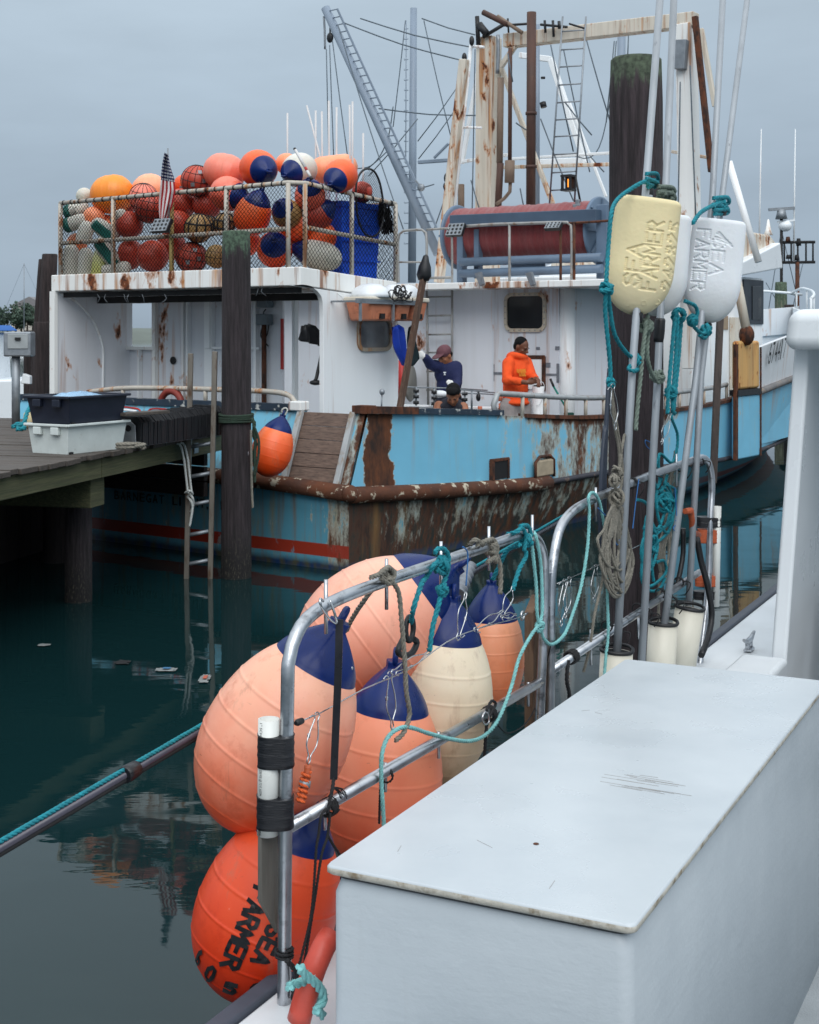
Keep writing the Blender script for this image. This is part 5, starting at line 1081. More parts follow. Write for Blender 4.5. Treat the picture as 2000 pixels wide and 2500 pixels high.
for i, (px, py, rp_, ck, s, axv, lf_, cp, nt_, lb) in enumerate(FL):
    c = BW(B(px, py, s=s)); r = rp_ / F_PX * c.y
    if _loc(c).y < AS + .08 + r and py > 450: c = BW(B(px, py, a=AS + .08 + r)); r = rp_ / F_PX * c.y
    d = bdir(axv); L = r * lf_ * (1.12 if cp else 1.0)
    if cp: t = buoy('net_float', lb, c + d * L * .55, c - d * L * .45, r, VM[ck], M_bluecap, 'floats heaped in the roof basket', cap=.70, nn=26, rings=(.13, .25, .37, .5, .62), npr=60, catg='float')
    else:
        base = V(c.x, c.y, c.z - r); t = thing('net_float', lb, 'float', base, 'floats heaped in the roof basket'); prof = []; h = L / 2
        for k in range(41):
            u = -1 + 2 * k / 40; e_ = h - r
            if abs(u) * h <= e_: rr = r
            else: rr = r * math.sqrt(max(0, 1 - ((abs(u) * h - e_) / r) ** 2))
            if nt_ == 0: rr += r * .015 * (1 if k % 7 == 3 else 0)
            prof.append((rr, u * h))
        mb = MB(); mb.lathe(prof, c, d, 26); mb.build('body', VM[ck], t)
        if nt_:
            x, y, _ = frame(d); 
            for k in range(7 if nt_ == 1 else 5):
                a = math.pi * k / (7 if nt_ == 1 else 5); u_ = x * math.cos(a) + y * math.sin(a); mb = MB()
                mb.tube([c + (u_ * math.cos(b) + d * math.sin(b)) * r * 1.012 for b in [j * math.pi / 14 for j in range(28)]], .0035 if nt_ == 1 else .012, 4, closed=True); mb.build('net_cord', M_cord, t)
            for hh in ((-.5, 0, .5) if nt_ == 1 else (.35, -.4)):
                mb = MB(); q_ = math.sqrt(1 - hh * hh); mb.tube([c + d * r * hh * 1.012 + (x * math.cos(b) + y * math.sin(b)) * r * q_ * 1.012 for b in [j * math.pi / 14 for j in range(28)]], .0035 if nt_ == 1 else .012, 4, closed=True); mb.build('net_cord', M_cord, t)
        if 'tag' in lb:
            for (ax_, az_) in ((.35, .45), (.6, -.1), (-.1, -.35)):
                n_ = V(ax_, -math.sqrt(max(.1, 1 - ax_ * ax_ - az_ * az_)), az_).normalized(); x, y, _ = frame(n_); mb = MB(); mb.box(c + n_ * r * 1.01, (.045, .045, .006), x, y, n_); mb.build('tag', M_galv, t)
# white bullet floats, some with green
M_wfl = vinyl('white_foam_float', lin(196, 194, 184), lin(222, 222, 216), .4, .7, .5); M_gfl = plain('green_float_paint', lin(18, 96, 88), .6, 0, .3, 8, .1); M_ygf = vinyl('yellowish_foam_float', lin(196, 198, 120), lin(226, 226, 210), .4, .7, .4)
BU = [(174, 636, 20, (0, 1, 0), 4.2, M_wfl, 0, 'white bullet float standing at the left corner of the basket'), (209, 642, 19, (.05, 1, 0), 4.0, M_wfl, 0, 'second white bullet float from the basket corner'), (244, 643, 19, (.1, 1, 0), 4.0, M_ygf, 0, 'greenish-yellow based white bullet float, third from the corner'),
  (188, 512, 18, (.9, .25, .1), 3.4, M_wfl, 1, 'white float with a dark green end under the top rail at far left'), (186, 543, 18, (.9, .3, .1), 3.4, M_wfl, 1, 'white float with green end, second down at far left'), (209, 567, 19, (.3, 1, 0), 3.0, M_wfl, 0, 'short white float in the middle of the left bay'),
  (256, 562, 20, (-.75, .6, .2), 3.8, M_wfl, 2, 'white float with teal-green side slanting behind the second post'), (262, 616, 20, (-.6, .8, .2), 4.2, M_wfl, 2, 'white float with teal-green stripe slanting low behind the second post'), (300, 656, 17, (.6, .2, .8), 3.0, M_wfl, 1, 'dark green ended float at the foot of the second post'),
  (272, 660, 15, (1, .1, 0), 3.0, M_wfl, 0, 'white float lying at the foot of the second post'), (292, 530, 17, (.5, .3, .8), 3.0, M_wfl, 1, 'float with dark green end high behind the second post')]
for px, py, rp_, axv, lf_, mt, gr, lb in BU:
    c = BW(B(px, py, s=.45 if py > 520 else .6)); r = rp_ / F_PX * c.y; d = bdir(axv); h = r * lf_ / 2
    t = thing('bullet_float', lb, 'float', V(c.x, c.y, c.z - r), 'foam bullet floats in the roof basket')
    pr = [(0, -h), (r * .7, -h), (r * .95, -h + r * .2), (r, -h + r * .5), (r, h * .3), (r * .86, h * .7), (r * .55, h * .93), (0, h)]
    mb = MB(); mb.lathe(pr, c, d, 20); mb.build('body', mt, t)
    if gr == 1: mb = MB(); mb.lathe([(0, -h - .006), (r * .74, -h - .006), (r * 1.0, -h + r * .2), (r * 1.03, -h + r * .5), (r * 1.03, -h + r * .9), (r * 1.0, -h + r * .9)], c, d, 20); mb.build('green_end', M_gfl, t)
    if gr == 2:
        x, y, _ = frame(d); w_ = V(.3, -.8, -.5); w_ = (w_ - d * w_.dot(d)).normalized(); v_ = d.cross(w_)
        mb = MB(); mb.box(c + w_ * r * .55, (h * 1.7, r * 1.2, r * .98), d, v_, w_); mb.build('green_side', M_gfl, t, bevel=.03)
# blue bin
bs0 = 1.12; q0_, q1_ = B(833, 668, a=AS + .16), B(940, 676, a=AS + .16); Z0 = zr(1.6) + .005; Zt_ = B(880, 496, a=AS + .2).z
bb = thing('blue_bin', 'tall blue plastic bin in the forward corner of the roof basket', 'bin', BW((q0_.x, AS + .3, Z0)))
M_blue = plain('blue_plastic', lin(14, 84, 214), .4, 0, .12, 5, .05, 30, (1, 1, 1), lin(30, 100, 220))
def bq(s, a, z): return BW((s, a, z))
x0, x1, y0, y1 = q0_.x, min(q1_.x, 1.92), AS + .13, AS + .62
rows_ = [(0.0, Z0), (.02, Z0 + .28), (.035, Z0 + .285), (.045, Z0 + .50), (.06, Z0 + .505), (.07, Zt_ - .07), (.10, Zt_ - .065), (.10, Zt_)]
mb = MB(); ids = []
for k, z in rows_: ids.append([mb.vert(bq(*p)) for p in ((x0 + .06 - k * .6, y0 + .06 - k * .4, z), (x1 - .06 + k * .4, y0 + .06 - k * .4, z), (x1 - .06 + k * .4, y1, z), (x0 + .06 - k * .6, y1, z))])
ids.append([mb.vert(bq(*p)) for p in ((x0 + .05, y0 + .06, Zt_), (x1 - .05, y0 + .06, Zt_), (x1 - .05, y1 - .05, Zt_), (x0 + .05, y1 - .05, Zt_))]); ids.append([mb.vert(bq(*p)) for p in ((x0 + .06, y0 + .07, Z0 + .1), (x1 - .06, y0 + .07, Z0 + .1), (x1 - .06, y1 - .06, Z0 + .1), (x0 + .06, y1 - .06, Z0 + .1))])
for A_, B_ in zip(ids, ids[1:]):
    for j in range(4): mb.face((A_[j], A_[(j + 1) % 4], B_[(j + 1) % 4], B_[j]))
mb.face(ids[-1]); mb.face(ids[0][::-1]); mb.build('body', M_blue, bb, bevel=.015)
for zz in (Z0 + .2, Z0 + .42, Z0 + .62): mb = MB(); mb.box(bq((x0 + x1) / 2, y0 + .035, zz), ((x1 - x0) * .9, .02, .02), BK, BT); mb.build('rib', M_blue, bb)
# hoop net
hn = thing('hoop_net', 'black hoop net standing above the blue bin', 'hoop net', BW(B(910, 640, a=AS + .1)))
hp_ = [(869, 470), (872, 440), (884, 418), (900, 412), (915, 420), (927, 445), (934, 480), (938, 510), (935, 540), (926, 566), (910, 578), (893, 572), (880, 552), (872, 520)]
rim = [BW(B(x, y, a=AS + .08)) for x, y in hp_]; mb = MB(); mb.tube(crom(rim + [rim[0]], .03), .013, 6); mb.build('hoop', M_black, hn)
mb = MB(); cc = sum(rim, V(0, 0, 0)) / len(rim)
for i in range(-16, 17):
    for sl in (1, -1):
        pts = []
        for k in range(-24, 25):
            x = 903 + i * 4.5 + sl * k * 2.6; y = 494 + k * 4.4
            if ((x - 903) / 33) ** 2 + ((y - 494) / 80) ** 2 < 1: pts.append(BW(B(x, y, a=AS + .085)))
        if len(pts) > 1: mb.tube([pts[0], pts[-1]], .0022, 3, caps=False)
mb.build('mesh', M_net, hn, kind='stuff')
mb = MB(); 
for k in range(40):
    a = BW(B(935 + R_.uniform(-8, 16), 500 + R_.uniform(-8, 10), a=AS + .12)); mb.tube(crom([a, a + V(R_.uniform(-.03, .06), R_.uniform(-.05, .05), -.12), a + V(R_.uniform(0, .08), R_.uniform(-.05, .05), -.3)], .05), .008, 4)
mb.build('bunched_netting', M_net, hn, kind='stuff')
# flag on its staff
fl_ = thing('flag', 'small stars and stripes flag hanging limp on a staff at the basket rail', 'flag', BW(B(414, 560, s=.2)))
mb = MB(); mb.tube([BW(B(414, 570, s=.2)), BW(B(410, 362, s=.2))], .009, 6); mb.build('staff', M_galv, fl_)
rowsF = [(370, 402, 411), (400, 396, 416), (430, 393, 426), (460, 391, 429), (490, 388, 423), (515, 388, 415), (534, 390, 406)]
def frow(y):
    for (ya, la, ra), (yb, lb_, rb) in zip(rowsF, rowsF[1:]):
        if y <= yb: f = (y - ya) / (yb - ya); return la + (lb_ - la) * f, ra + (rb - ra) * f
    return rowsF[-1][1:]
mf, tf, pf = newmat('flag_cloth'); uvn = N(tf, 'ShaderNodeUVMap'); sx = N(tf, 'ShaderNodeSeparateXYZ'); tf.links.new(uvn.outputs[0], sx.inputs[0])
stp = math2(tf, 'GREATER_THAN', math2(tf, 'FRACT', math2(tf, 'MULTIPLY', sx.outputs['X'], 4.0)), .5)
cf = mixc(tf, stp, lin(226, 224, 224), lin(166, 22, 32))
vo = N(tf, 'ShaderNodeTexVoronoi', Scale=1.0); vo.inputs['Randomness'].default_value = 0.0; mpv = N(tf, 'ShaderNodeMapping'); mpv.inputs['Scale'].default_value = (8, 20, 1); tf.links.new(uvn.outputs[0], mpv.inputs[0]); tf.links.new(mpv.outputs[0], vo.inputs['Vector'])
st_ = math2(tf, 'LESS_THAN', vo.outputs['Distance'], .27); ca = mixc(tf, st_, lin(20, 28, 70), lin(210, 212, 216))
cf = mixc(tf, math2(tf, 'GREATER_THAN', sx.outputs['Y'], .58), cf, ca); tf.links.new(cf, pf.inputs['Base Color']); pf.inputs['Roughness'].default_value = .8
mb = MB(); NU, NV = 16, 30; g_ = []
for j in range(NV + 1):
    y = 372 + 160 * j / NV; l_, r_ = frow(y)
    g_.append([mb.vert(BW(B(l_ + (r_ - l_) * i / NU, y + 6 * (i / NU), s=.19 - .035 * math.sin(i / NU * 9 + j * .12)))) for i in range(NU + 1)])
for j in range(NV):
    for i in range(NU): mb.face((g_[j][i], g_[j][i + 1], g_[j + 1][i + 1], g_[j + 1][i]), True)
fo = mb.build('cloth', mf, fl_, recalc=False); uvl = fo.data.uv_layers.new(name='UVMap')
for pol in fo.data.polygons:
    for li in pol.loop_indices:
        vi = fo.data.loops[li].vertex_index; uvl.data[li].uv = ((vi % (NU + 1)) / NU, 1 - (vi // (NU + 1)) / NV)
# white marker poles behind the heap
MPL = [(702, 276, 702, 395, 'white marker pole left of the white capped float'), (749, 258, 785, 395, 'white marker pole leaning right behind the heap'), (771, 270, 771, 395, 'faint white marker pole just right of the leaning one'), (786, 272, 787, 395, 'white marker pole in the middle of the upright row'), (803, 246, 804, 392, 'tallest white marker pole above the long peach float'), (822, 262, 822, 390, 'white marker pole above the orange float'), (854, 256, 855, 395, 'left one of the paired white marker poles'), (861, 248, 861, 395, 'right one of the paired white marker poles'), (887, 325, 887, 410, 'short white marker pole behind the hoop net')]
M_pole = plain('white_marker_pole', lin(206, 204, 204), .5, 0, .08)
for i, (x0_, y0_, x1_, y1_, lb) in enumerate(MPL):
    mb = MB(); mb.tube([BW(B(x1_ + (x1_ - x0_) * .8, y1_ + 180, s=1.75)), BW(B(x1_, y1_, s=1.75)), BW(B(x0_, y0_, s=1.75))], .013, 6); tag(mb.build('marker_pole', M_pole), lb, 'pole', 'white marker poles in the basket')
st = thing('striped_stick', 'white stick with red and black bands leaning on the corner rail', 'stick', BW(B(762, 445, s=.6)))
sp0, sp1 = BW(B(762, 438, s=.5)), BW(B(719, 362, s=.5))
for f0, f1, mt in ((0, .08, M_black), (.08, .28, M_pole), (.28, .38, M_redp), (.38, .95, M_pole), (.95, 1, M_black)): mb = MB(); mb.tube([sp0.lerp(sp1, f0), sp0.lerp(sp1, f1)], .016, 8); mb.build('band', mt, st)
# orange buoy hung on the transom
tp_ = atY(692, 1010, 14.05); bt_ = atY(645, 1163, 14.0)
buoy('fender_buoy', 'orange fender buoy with navy top hanging at the stern between piling and gate', tp_, bt_, 50 / F_PX * 14.0, vinyl('fender_orange', lin(240, 74, 14), lin(252, 128, 74), .6), M_bluecap, cap=.74, rings=(.2, .32, .44, .56, .68))
mb = MB(); mb.rope([atY(692, 1012, 14.05), atY(688, 1002, 14.05), atY(696, 996, 14.05), atY(702, 1001, 14.05), atY(696, 1014, 14.05)], .009); tag(mb.build('rope_loop', plain('white_loop', lin(196, 196, 190), .8)), 'white rope loop on the stern fender buoy', 'rope')
# ------------------------------------------------------------------ gear on and around the shelter
M_canor = plain('orange_canister_plastic', lin(204, 128, 96), .5, 0, .15, 5, .1, 20, (1, 1, 1), lin(160, 92, 66)); M_canlid = plain('cream_canister_lid', lin(214, 206, 190), .45, 0, .12, 5)
for i, (xa, xb, lb) in enumerate(((874, 938, 'left orange float canister with a clear domed lid on the shelter wall'), (942, 976, 'middle orange float canister on the shelter wall'), (980, 1016, 'right orange float canister beside the leaning timber'))):
    aP = AS - .22; c = B((xa + xb) / 2, 758, a=aP); w_ = (B(xb, 758, a=aP).x - B(xa, 758, a=aP).x); zb_, zm_, zt2 = B(900, 783, a=aP).z, B(900, 735, a=aP).z, B(900, 690, a=aP).z
    t = thing('float_canister', lb, 'canister', BW((c.x, aP, zb_)), 'orange canisters in the wall rack')
    def q_(s, a, z): return BW((s, a, z))
    mb = MB(); h_ = w_ / 2; mb.hexa([q_(c.x - h_ * .8, aP - .13, zb_), q_(c.x + h_ * .8, aP - .13, zb_), q_(c.x + h_ * .8, aP + .15, zb_), q_(c.x - h_ * .8, aP + .15, zb_), q_(c.x - h_, aP - .17, zm_), q_(c.x + h_, aP - .17, zm_), q_(c.x + h_, aP + .18, zm_), q_(c.x - h_, aP + .18, zm_)]); mb.build('body', M_canor, t, bevel=.025)
    mb = MB(); mb.ab_ = None; mb.box(q_(c.x, aP, zm_ + .02), (w_ * 1.06, .38, .05), BK, BT); mb.build('rim', M_canlid, t, bevel=.015)
    mb = MB(); mb.lathe([(h_ * .95, 0), (h_ * .92, .04), (h_ * .78, .10), (h_ * .45, .145), (0, .16)], q_(c.x, aP, zm_ + .04), (0, 0, 1), 22, flat=(1, 1)); mb.build('dome_lid', M_clean, t)
    mb = MB(); mb.box(q_(c.x, aP - .15, zb_ + .05), (.07, .04, .06), BK, BT); mb.build('slot', M_dark, t)
aP = AS - .40
mb = MB()
for y in (731, 737): p0 = B(870, y, a=aP); p1 = B(1022, y + 6, a=aP); mb.bar(p0, p1, .025, .025)
for px in (880, 960): p0 = B(px, 735, a=aP); mb.bar(p0, V(p0.x, aP, B(px, 784, a=aP).z), .025, .025); mb.bar(p0, V(p0.x, AS, p0.z), .02, .02)
bpart(mb, 'canister_rack', M_galv)
mb = MB()
for k in range(9):
    c = B(965 + R_.uniform(-12, 25), 712 + R_.uniform(-8, 20), a=aP - .01); mb.tube(crom([c + V(.10 * math.cos(b) * R_.uniform(.6, 1.1), -.01 * b, .07 * math.sin(b) * R_.uniform(.5, 1.1)) for b in [j * .7 for j in range(10)]], .03), .007, 4)
tag(mb.build('tangled_line', M_brope, origin=V(0, 0, 0)), 'tangle of black line over the orange canisters', 'line')
ob_ = bpy.data.objects['tangled_line']; ob_.matrix_world = WM['fishing_boat']; WM['tangled_line'] = WM['fishing_boat']
# leaning timber with black top, hanging cloths
aT = .30
lt = thing('leaning_timber', 'weathered brown timber with a black wrapped head leaning on the shelter', 'timber', BW(B(975, 1005, a=aT)))
mb = MB(); mb.bar(BW(B(974, 1010, a=aT)), BW(B(1036, 668, a=aT)), .05, .075, up=BK); mb.build('timber', plain('brown_timber', lin(84, 62, 50), .85, 0, .35, 6, .4, 20, (6, 6, .6), lin(120, 104, 92), c2at=(.55, .7)), lt, bevel=.006)
mb = MB(); c = BW(B(1037, 655, a=aT)); mb.lathe([(.06, -.14), (.085, -.08), (.07, .02), (.045, .08), (.03, .14), (.0, .16)], c, (.1, 0, 1), 12); mb.build('wrapped_head', M_black, lt)
def cloth(name, label, outline, a, mat, seed):
    mb = MB(); n = len(outline); 
    L_ = [BW(B(x, y, a=a)) for x, y in outline[0]]; R2 = [BW(B(x, y, a=a)) for x, y in outline[1]]; NV, NU = len(L_) - 1, 8; g_ = []
    LL_ = crom(L_, .06); RR_ = crom(R2, .06); m_ = min(len(LL_), len(RR_))
    for j in range(m_):
        p = LL_[int(j * (len(LL_) - 1) / (m_ - 1))]; q = RR_[int(j * (len(RR_) - 1) / (m_ - 1))]
        g_.append([mb.vert(p.lerp(q, i / NU) - BT * (.03 * math.sin(i * 1.9 + seed + j * .15))) for i in range(NU + 1)])
    for j in range(m_ - 1):
        for i in range(NU): mb.face((g_[j][i], g_[j][i + 1], g_[j + 1][i + 1], g_[j + 1][i]), True)
    o = mb.build(name, mat, recalc=False); sm_ = o.modifiers.new('solid', 'SOLIDIFY'); sm_.thickness = .008; return tag(o, label, 'cloth')
cloth('hanging_cloth', 'royal blue cloth hanging beside the leaning timber', ([(958, 800), (954, 808), (958, 850), (985, 892)], [(972, 792), (984, 800), (992, 850), (987, 892)]), .55, plain('blue_cloth', lin(20, 60, 170), .8, 0, .2, 8), 1)
cloth('hanging_cloth', 'dark green cloth hanging behind the leaning timber', ([(1000, 800), (996, 830), (1000, 890), (1004, 894)], [(1010, 792), (1014, 830), (1024, 870), (1006, 892)]), .62, plain('dark_green_cloth', lin(24, 44, 50), .8, 0, .2, 8), 2)
cloth('rain_jacket', 'black rain jacket hanging in the shelter doorway', ([(738, 796), (733, 812), (729, 828), (733, 832)], [(756, 790), (789, 806), (789, 848), (786, 846)]), 1.1, M_black, 3)
mb = MB(); mb.tube(crom([BW(B(x, y, a=1.1)) for x, y in ((787, 850), (782, 880), (772, 925), (768, 932))], .03), .02, 8); mb.ell(BW(B(771, 934, a=1.1)), (.07, .04, .03)); tag(mb.build('rubber_boot_hook', M_black), 'long black hook hanging under the rain jacket', 'hook')
mb = MB(); c = BW(B(418, 976, s=.32)); mb.tube([c + BT * (.17 * math.cos(a)) + V(0, 0, .17 * math.sin(a) - .07) for a in [i * math.pi / 14 for i in range(28)]], .04, 10, closed=True); tag(mb.build('life_ring', plain('faded_red_ring', lin(126, 46, 36), .6)), 'faded red ring float behind the transom rail', 'ring float')
mb = MB(); c = BW(B(1006, 935, s=4.4)); mb.lathe([(.0, 0), (.24, 0), (.26, .02), (.24, .04), (0, .04)], c, (-1, .3, 0), 26); tag(mb.build('round_plate', plain('grey_disc', lin(128, 128, 122), .6)), 'grey round plate leaning behind the timber', 'plate')
mb = MB(); mb.tube([BW(B(981, 880, s=4.0)), BW(B(980, 990, s=4.0))], .045, 10); tag(mb.build('red_cylinder', M_redp), 'narrow red cylinder behind the leaning timber', 'cylinder')
mb = MB(); mb.tube([BW(B(931, 1003, a=.3)), BW(B(933, 965, a=.3))], .010, 6); mb.ell(BW(B(933, 957, a=.3)), (.03, .03, .035)); tag(mb.build('gear_lever', M_galv), 'small grey lever standing on the stern bulwark', 'lever')
# plastic strips under the shelter roof
for i, px in enumerate((238, 258, 303, 315, 347, 402, 632, 642)):
    mb = MB(); p = BW(B(px, 718 if px < 600 else 700, s=.3)); mb.tube(crom([p, p + V(R_.uniform(-.03, .03), 0, -.05), p + V(R_.uniform(-.04, .04), 0, -.10)], .03), .0035, 4); tag(mb.build('plastic_strip', M_galv), ('first', 'second', 'third', 'fourth', 'fifth', 'sixth', 'seventh', 'eighth')[i] + ' thin plastic strip from the left under the shelter roof edge', 'strip', 'plastic strips under the shelter roof')
# ------------------------------------------------------------------ hauling table and working-deck gear
tbq = lambda x, y, a=.55: BW(B(x, y, a=a))
ht = thing('hauling_table', 'white hauling table with thin rods and roller stands on the working deck', 'table', BW((3.0, .9, .63)))
mb = MB(); p0, p1 = B(1000, 988, a=.7), B(1295, 992, a=.7); mb.prism([BW(V(p0.x, .62, p0.z)), BW(V(p1.x, .62, p1.z - .02)), BW(V(p1.x, .62, .9)), BW(V(p0.x, .62, .9))], BT * .5); mb.build('table_top', M_white, ht, bevel=.02)
for k in (.05, .5, .95):
    l_ = p0.lerp(p1, k); mb = MB(); mb.bar(BW((l_.x, .85, .63)), BW((l_.x, .85, l_.z - .05)), .08, .08); mb.build('leg', M_white_r, ht)
for pts_ in ([(995, 945), (1110, 948), (1190, 953)], [(1110, 950), (1200, 958), (1300, 968)], [(1075, 958), (1190, 962), (1290, 972)], [(1000, 993), (1140, 1000), (1290, 1003)]):
    mb = MB(); mb.tube([tbq(x, y) for x, y in pts_], .008, 5); mb.build('rod', M_galv, ht)
for px, y0_, y1_ in ((1016, 945, 990), (1060, 948, 1000), (1135, 952, 1000), (1152, 955, 1005), (1255, 960, 1000), (1295, 966, 1005)):
    mb = MB(); mb.tube([tbq(px, y0_), tbq(px, y1_)], .014, 6); s_ = mb.build('roller_stand', M_galv, ht)
    if px in (1016, 1060, 1135):
        for k in range(3): mb = MB(); c = tbq(px, y0_ + 6 + k * 14); mb.tube([c, c + V(0, 0, -.035)], .035, 10); mb.build('roller', M_black, s_)
mb = MB(); mb.ell(tbq(1168, 970), (.03, .03, .05)); mb.tube([tbq(1168, 955), tbq(1168, 965)], .015, 6); mb.build('knob', M_black, ht)
for x, y in ((1172, 992), (1222, 965), (1223, 985)): mb = MB(); mb.tube([tbq(x, y), tbq(x, y + 14)], .028, 8); mb.build('orange_coupling', plain('coupling%d%d' % (x, y), lin(190, 104, 74), .6), ht)
mb = MB(); mb.ell(tbq(1073, 962), (.10, .06, .045)); mb.build('glove_pile', M_clean, ht)
# white drum with line in front of the orange man
cd = BW(B(1314, 985, a=.28)); dm = thing('white_line_drum', 'white drum holding clear line in front of the orange-hooded man', 'drum', V(cd.x, cd.y, .63))
zt3 = EYE - (943 - YHOR) / F_PX * cd.y; mb = MB(); mb.lathe([(.075, 0), (.078, zt3 - .63), (.070, zt3 - .63), (.068, .1), (0, .1)], V(cd.x, cd.y, .63), (0, 0, 1), 22); mb.build('drum_wall', M_white, dm)
mb = MB(); mb.lathe([(.07, 0), (.07, .03), (.05, .035), (0, .03)], V(cd.x, cd.y, zt3 - .02), (0, 0, 1), 18); mb.build('drum_lid', M_dark, dm)
mb = MB(); mb.tube(crom([atY(x, y, cd.y - .1) for x, y in ((1300, 950), (1305, 935), (1318, 930), (1328, 938), (1328, 955), (1320, 985), (1310, 990))], .02), .004, 4); mb.build('line_loop', M_clean, dm)
mb = MB(); cb_ = 4.15; mb.tube([BW(B(1344, 925, s=cb_)), BW(B(1352, 944, s=cb_))], .016, 8); bsh = thing('deck_brush', 'green handled deck brush leaning on the rail', 'brush', BW(B(1395, 1020, s=cb_))); mb.build('grip', M_black, bsh)
mb = MB(); mb.tube([BW(B(1352, 944, s=cb_)), BW(B(1386, 1002, s=cb_))], .013, 8); mb.build('handle', plain('green_handle', lin(0, 112, 100), .4), bsh)
mb = MB(); c = BW(B(1389, 1012, s=cb_)); mb.box(c, (.12, .08, .05)); mb.build('brush_head', plain('green_bristle', lin(10, 70, 62), .7), bsh, bevel=.01)
for k in range(30): 
    if k == 0: mbb = MB()
    a_ = c + V(R_.uniform(-.05, .05), R_.uniform(-.03, .03), -.02); mbb.tube([a_, a_ + V(R_.uniform(-.02, .02), 0, -.07)], .005, 3)
mbb.build('bristles', MATS['green_bristle'], bsh, kind='stuff')
# ------------------------------------------------------------------ people
def remesh(o, vox=.011, it=4):
    r = o.modifiers.new('remesh', 'REMESH'); r.mode = 'VOXEL'; r.voxel_size = vox; r.use_smooth_shade = True
    s = o.modifiers.new('smooth', 'SMOOTH'); s.factor = .5; s.iterations = it; return o
def limb(mb, pts, rad):
    pts = [Vector(p) for p in pts]; mb.tube(pts, rad, 12)
    for p, r in zip(pts, rad): mb.ell(p, (r, r, r), n=12, m=8)
def head_geo(mb, c, f, u):
    s = f.cross(u).normalized(); u = s.cross(f).normalized(); E_ = lambda o, r: mb.ell(o, r, s, f, u, 16, 11)
    E_(c + u * .035 - f * .012, (.074, .095, .088)); E_(c - u * .03 + f * .022, (.060, .070, .085)); E_(c - u * .092 + f * .055, (.030, .028, .026))
    mb.tube([c + f * .088 + u * .018, c + f * .112 - u * .022], [.010, .017], 8); E_(c + f * .108 - u * .026, (.018, .014, .012)); E_(c + f * .082 - u * .062, (.027, .014, .013)); E_(c + f * .080 + u * .026, (.05, .014, .012))
    for k in (-1, 1): E_(c + s * k * .076 - u * .01 - f * .012, (.010, .022, .033)); E_(c + s * k * .042 - u * .02 + f * .06, (.022, .018, .02))
    return s, u
def face_bits(parent, c, f, u, s):
    for k in (-1, 1):
        mb = MB(); mb.ell(c + f * .084 + s * k * .031 + u * .004, (.010, .005, .0045), s, f, u, 8, 6); mb.build('eye', M_dark, parent)
        mb = MB(); mb.ell(c + f * .089 + s * k * .032 + u * .028, (.019, .005, .0035), s, f, u, 8, 6); mb.build('eyebrow', M_dark, parent)
def hand_geo(mb, w_, d, side, curl=.5, L=.10):
    """wrist point, direction, thumb side"""
    d = d.normalized(); side = (side - d * side.dot(d)).normalized(); nrm = d.cross(side).normalized()
    mb.ell(w_ + d * .045, (.042, .018, .05), side, nrm, d, 10, 7)
    for k, (o, l) in enumerate(((-.03, .06), (-.010, .072), (.010, .068), (.028, .05))):
        b = w_ + d * .085 - side * o; m_ = b + d * l * .5 + nrm * (l * curl * .35); e_ = m_ + d * l * (.5 - curl * .5) + nrm * (l * curl * .6); mb.tube([b - d * .02, b, m_, e_], [.0095, .0095, .009, .0075], 7)
    b = w_ + d * .03 + side * .035; mb.tube([w_ + d * .02 + side * .015, b, b + d * .035 + side * .018 + nrm * .012, b + d * .06 + side * .012 + nrm * .02], [.013, .012, .010, .008], 7)
def skinmat(name, col):
    m, t, p = newmat(name); g = geo(t); t.links.new(mixc(t, rampf(t, noisef(t, g, 14.0), .3, .7), scl(col, .85), scl(col, 1.12)), p.inputs['Base Color']); p.inputs['Roughness'].default_value = .5; p.inputs['Subsurface Weight'].default_value = .1; p.inputs['Subsurface Radius'].default_value = (.02, .008, .004); return m
def fabric(name, col):
    m, t, p = newmat(name); g = geo(t); t.links.new(mixc(t, rampf(t, noisef(t, g, 7.0, 5.0), .3, .7), scl(col, .86), scl(col, 1.1)), p.inputs['Base Color']); p.inputs['Roughness'].default_value = .85
    bumpn(t, p, math2(t, 'ADD', noisef(t, vecmath(t, g, (1, 1, .6)), 11.0, 3.0), math2(t, 'MULTIPLY', noisef(t, g, 160.0), .1)), .9, .03); return m
SK1, SK2 = skinmat('skin_dark', lin(112, 70, 50)), skinmat('skin_tan', lin(150, 96, 68))
HAIR = plain('black_hair', lin(11, 11, 13), .75, 0, .3, 40, .8, 90, spec=.2)
UP = V(0, 0, 1)
# --- orange hooded man
Ym = 17.5; Q = lambda x, y, dy=0: atY(x, y, Ym + dy)
m1 = thing('person', 'man in an orange hooded sweatshirt working line over the white drum', 'person', V(Q(1262, 900).x, Ym, .63))
hc = Q(1273, 848); hf = V(.72, -.55, -.42).normalized()
mb = MB(); s_, u_ = head_geo(mb, hc, hf, UP); nb = Q(1262, 876); limb(mb, [hc - u_ * .05 - hf * .02, nb], [.055, .06])
shL, shR, hipc = Q(1242, 888, -.06), Q(1284, 886, .12), Q(1260, 985, .03)
mb.ell(Q(1261, 912, .03), (.15, .11, .20)); mb.ell(Q(1259, 955, .03), (.145, .11, .22)); mb.ell(Q(1259, 990, .03), (.155, .115, .14))
elL, wrL = Q(1238, 928, -.16), Q(1287, 934, -.28); elR, wrR = Q(1298, 918, -.02), Q(1314, 930, -.25)
limb(mb, [shL, elL, wrL], [.06, .045, .032]); limb(mb, [shR, elR, wrR], [.06, .045, .032])
hand_geo(mb, wrL, Q(1305, 931, -.30) - wrL, UP, .7); hand_geo(mb, wrR, Q(1318, 938, -.34) - wrR, V(-.5, -.2, .8), .8)
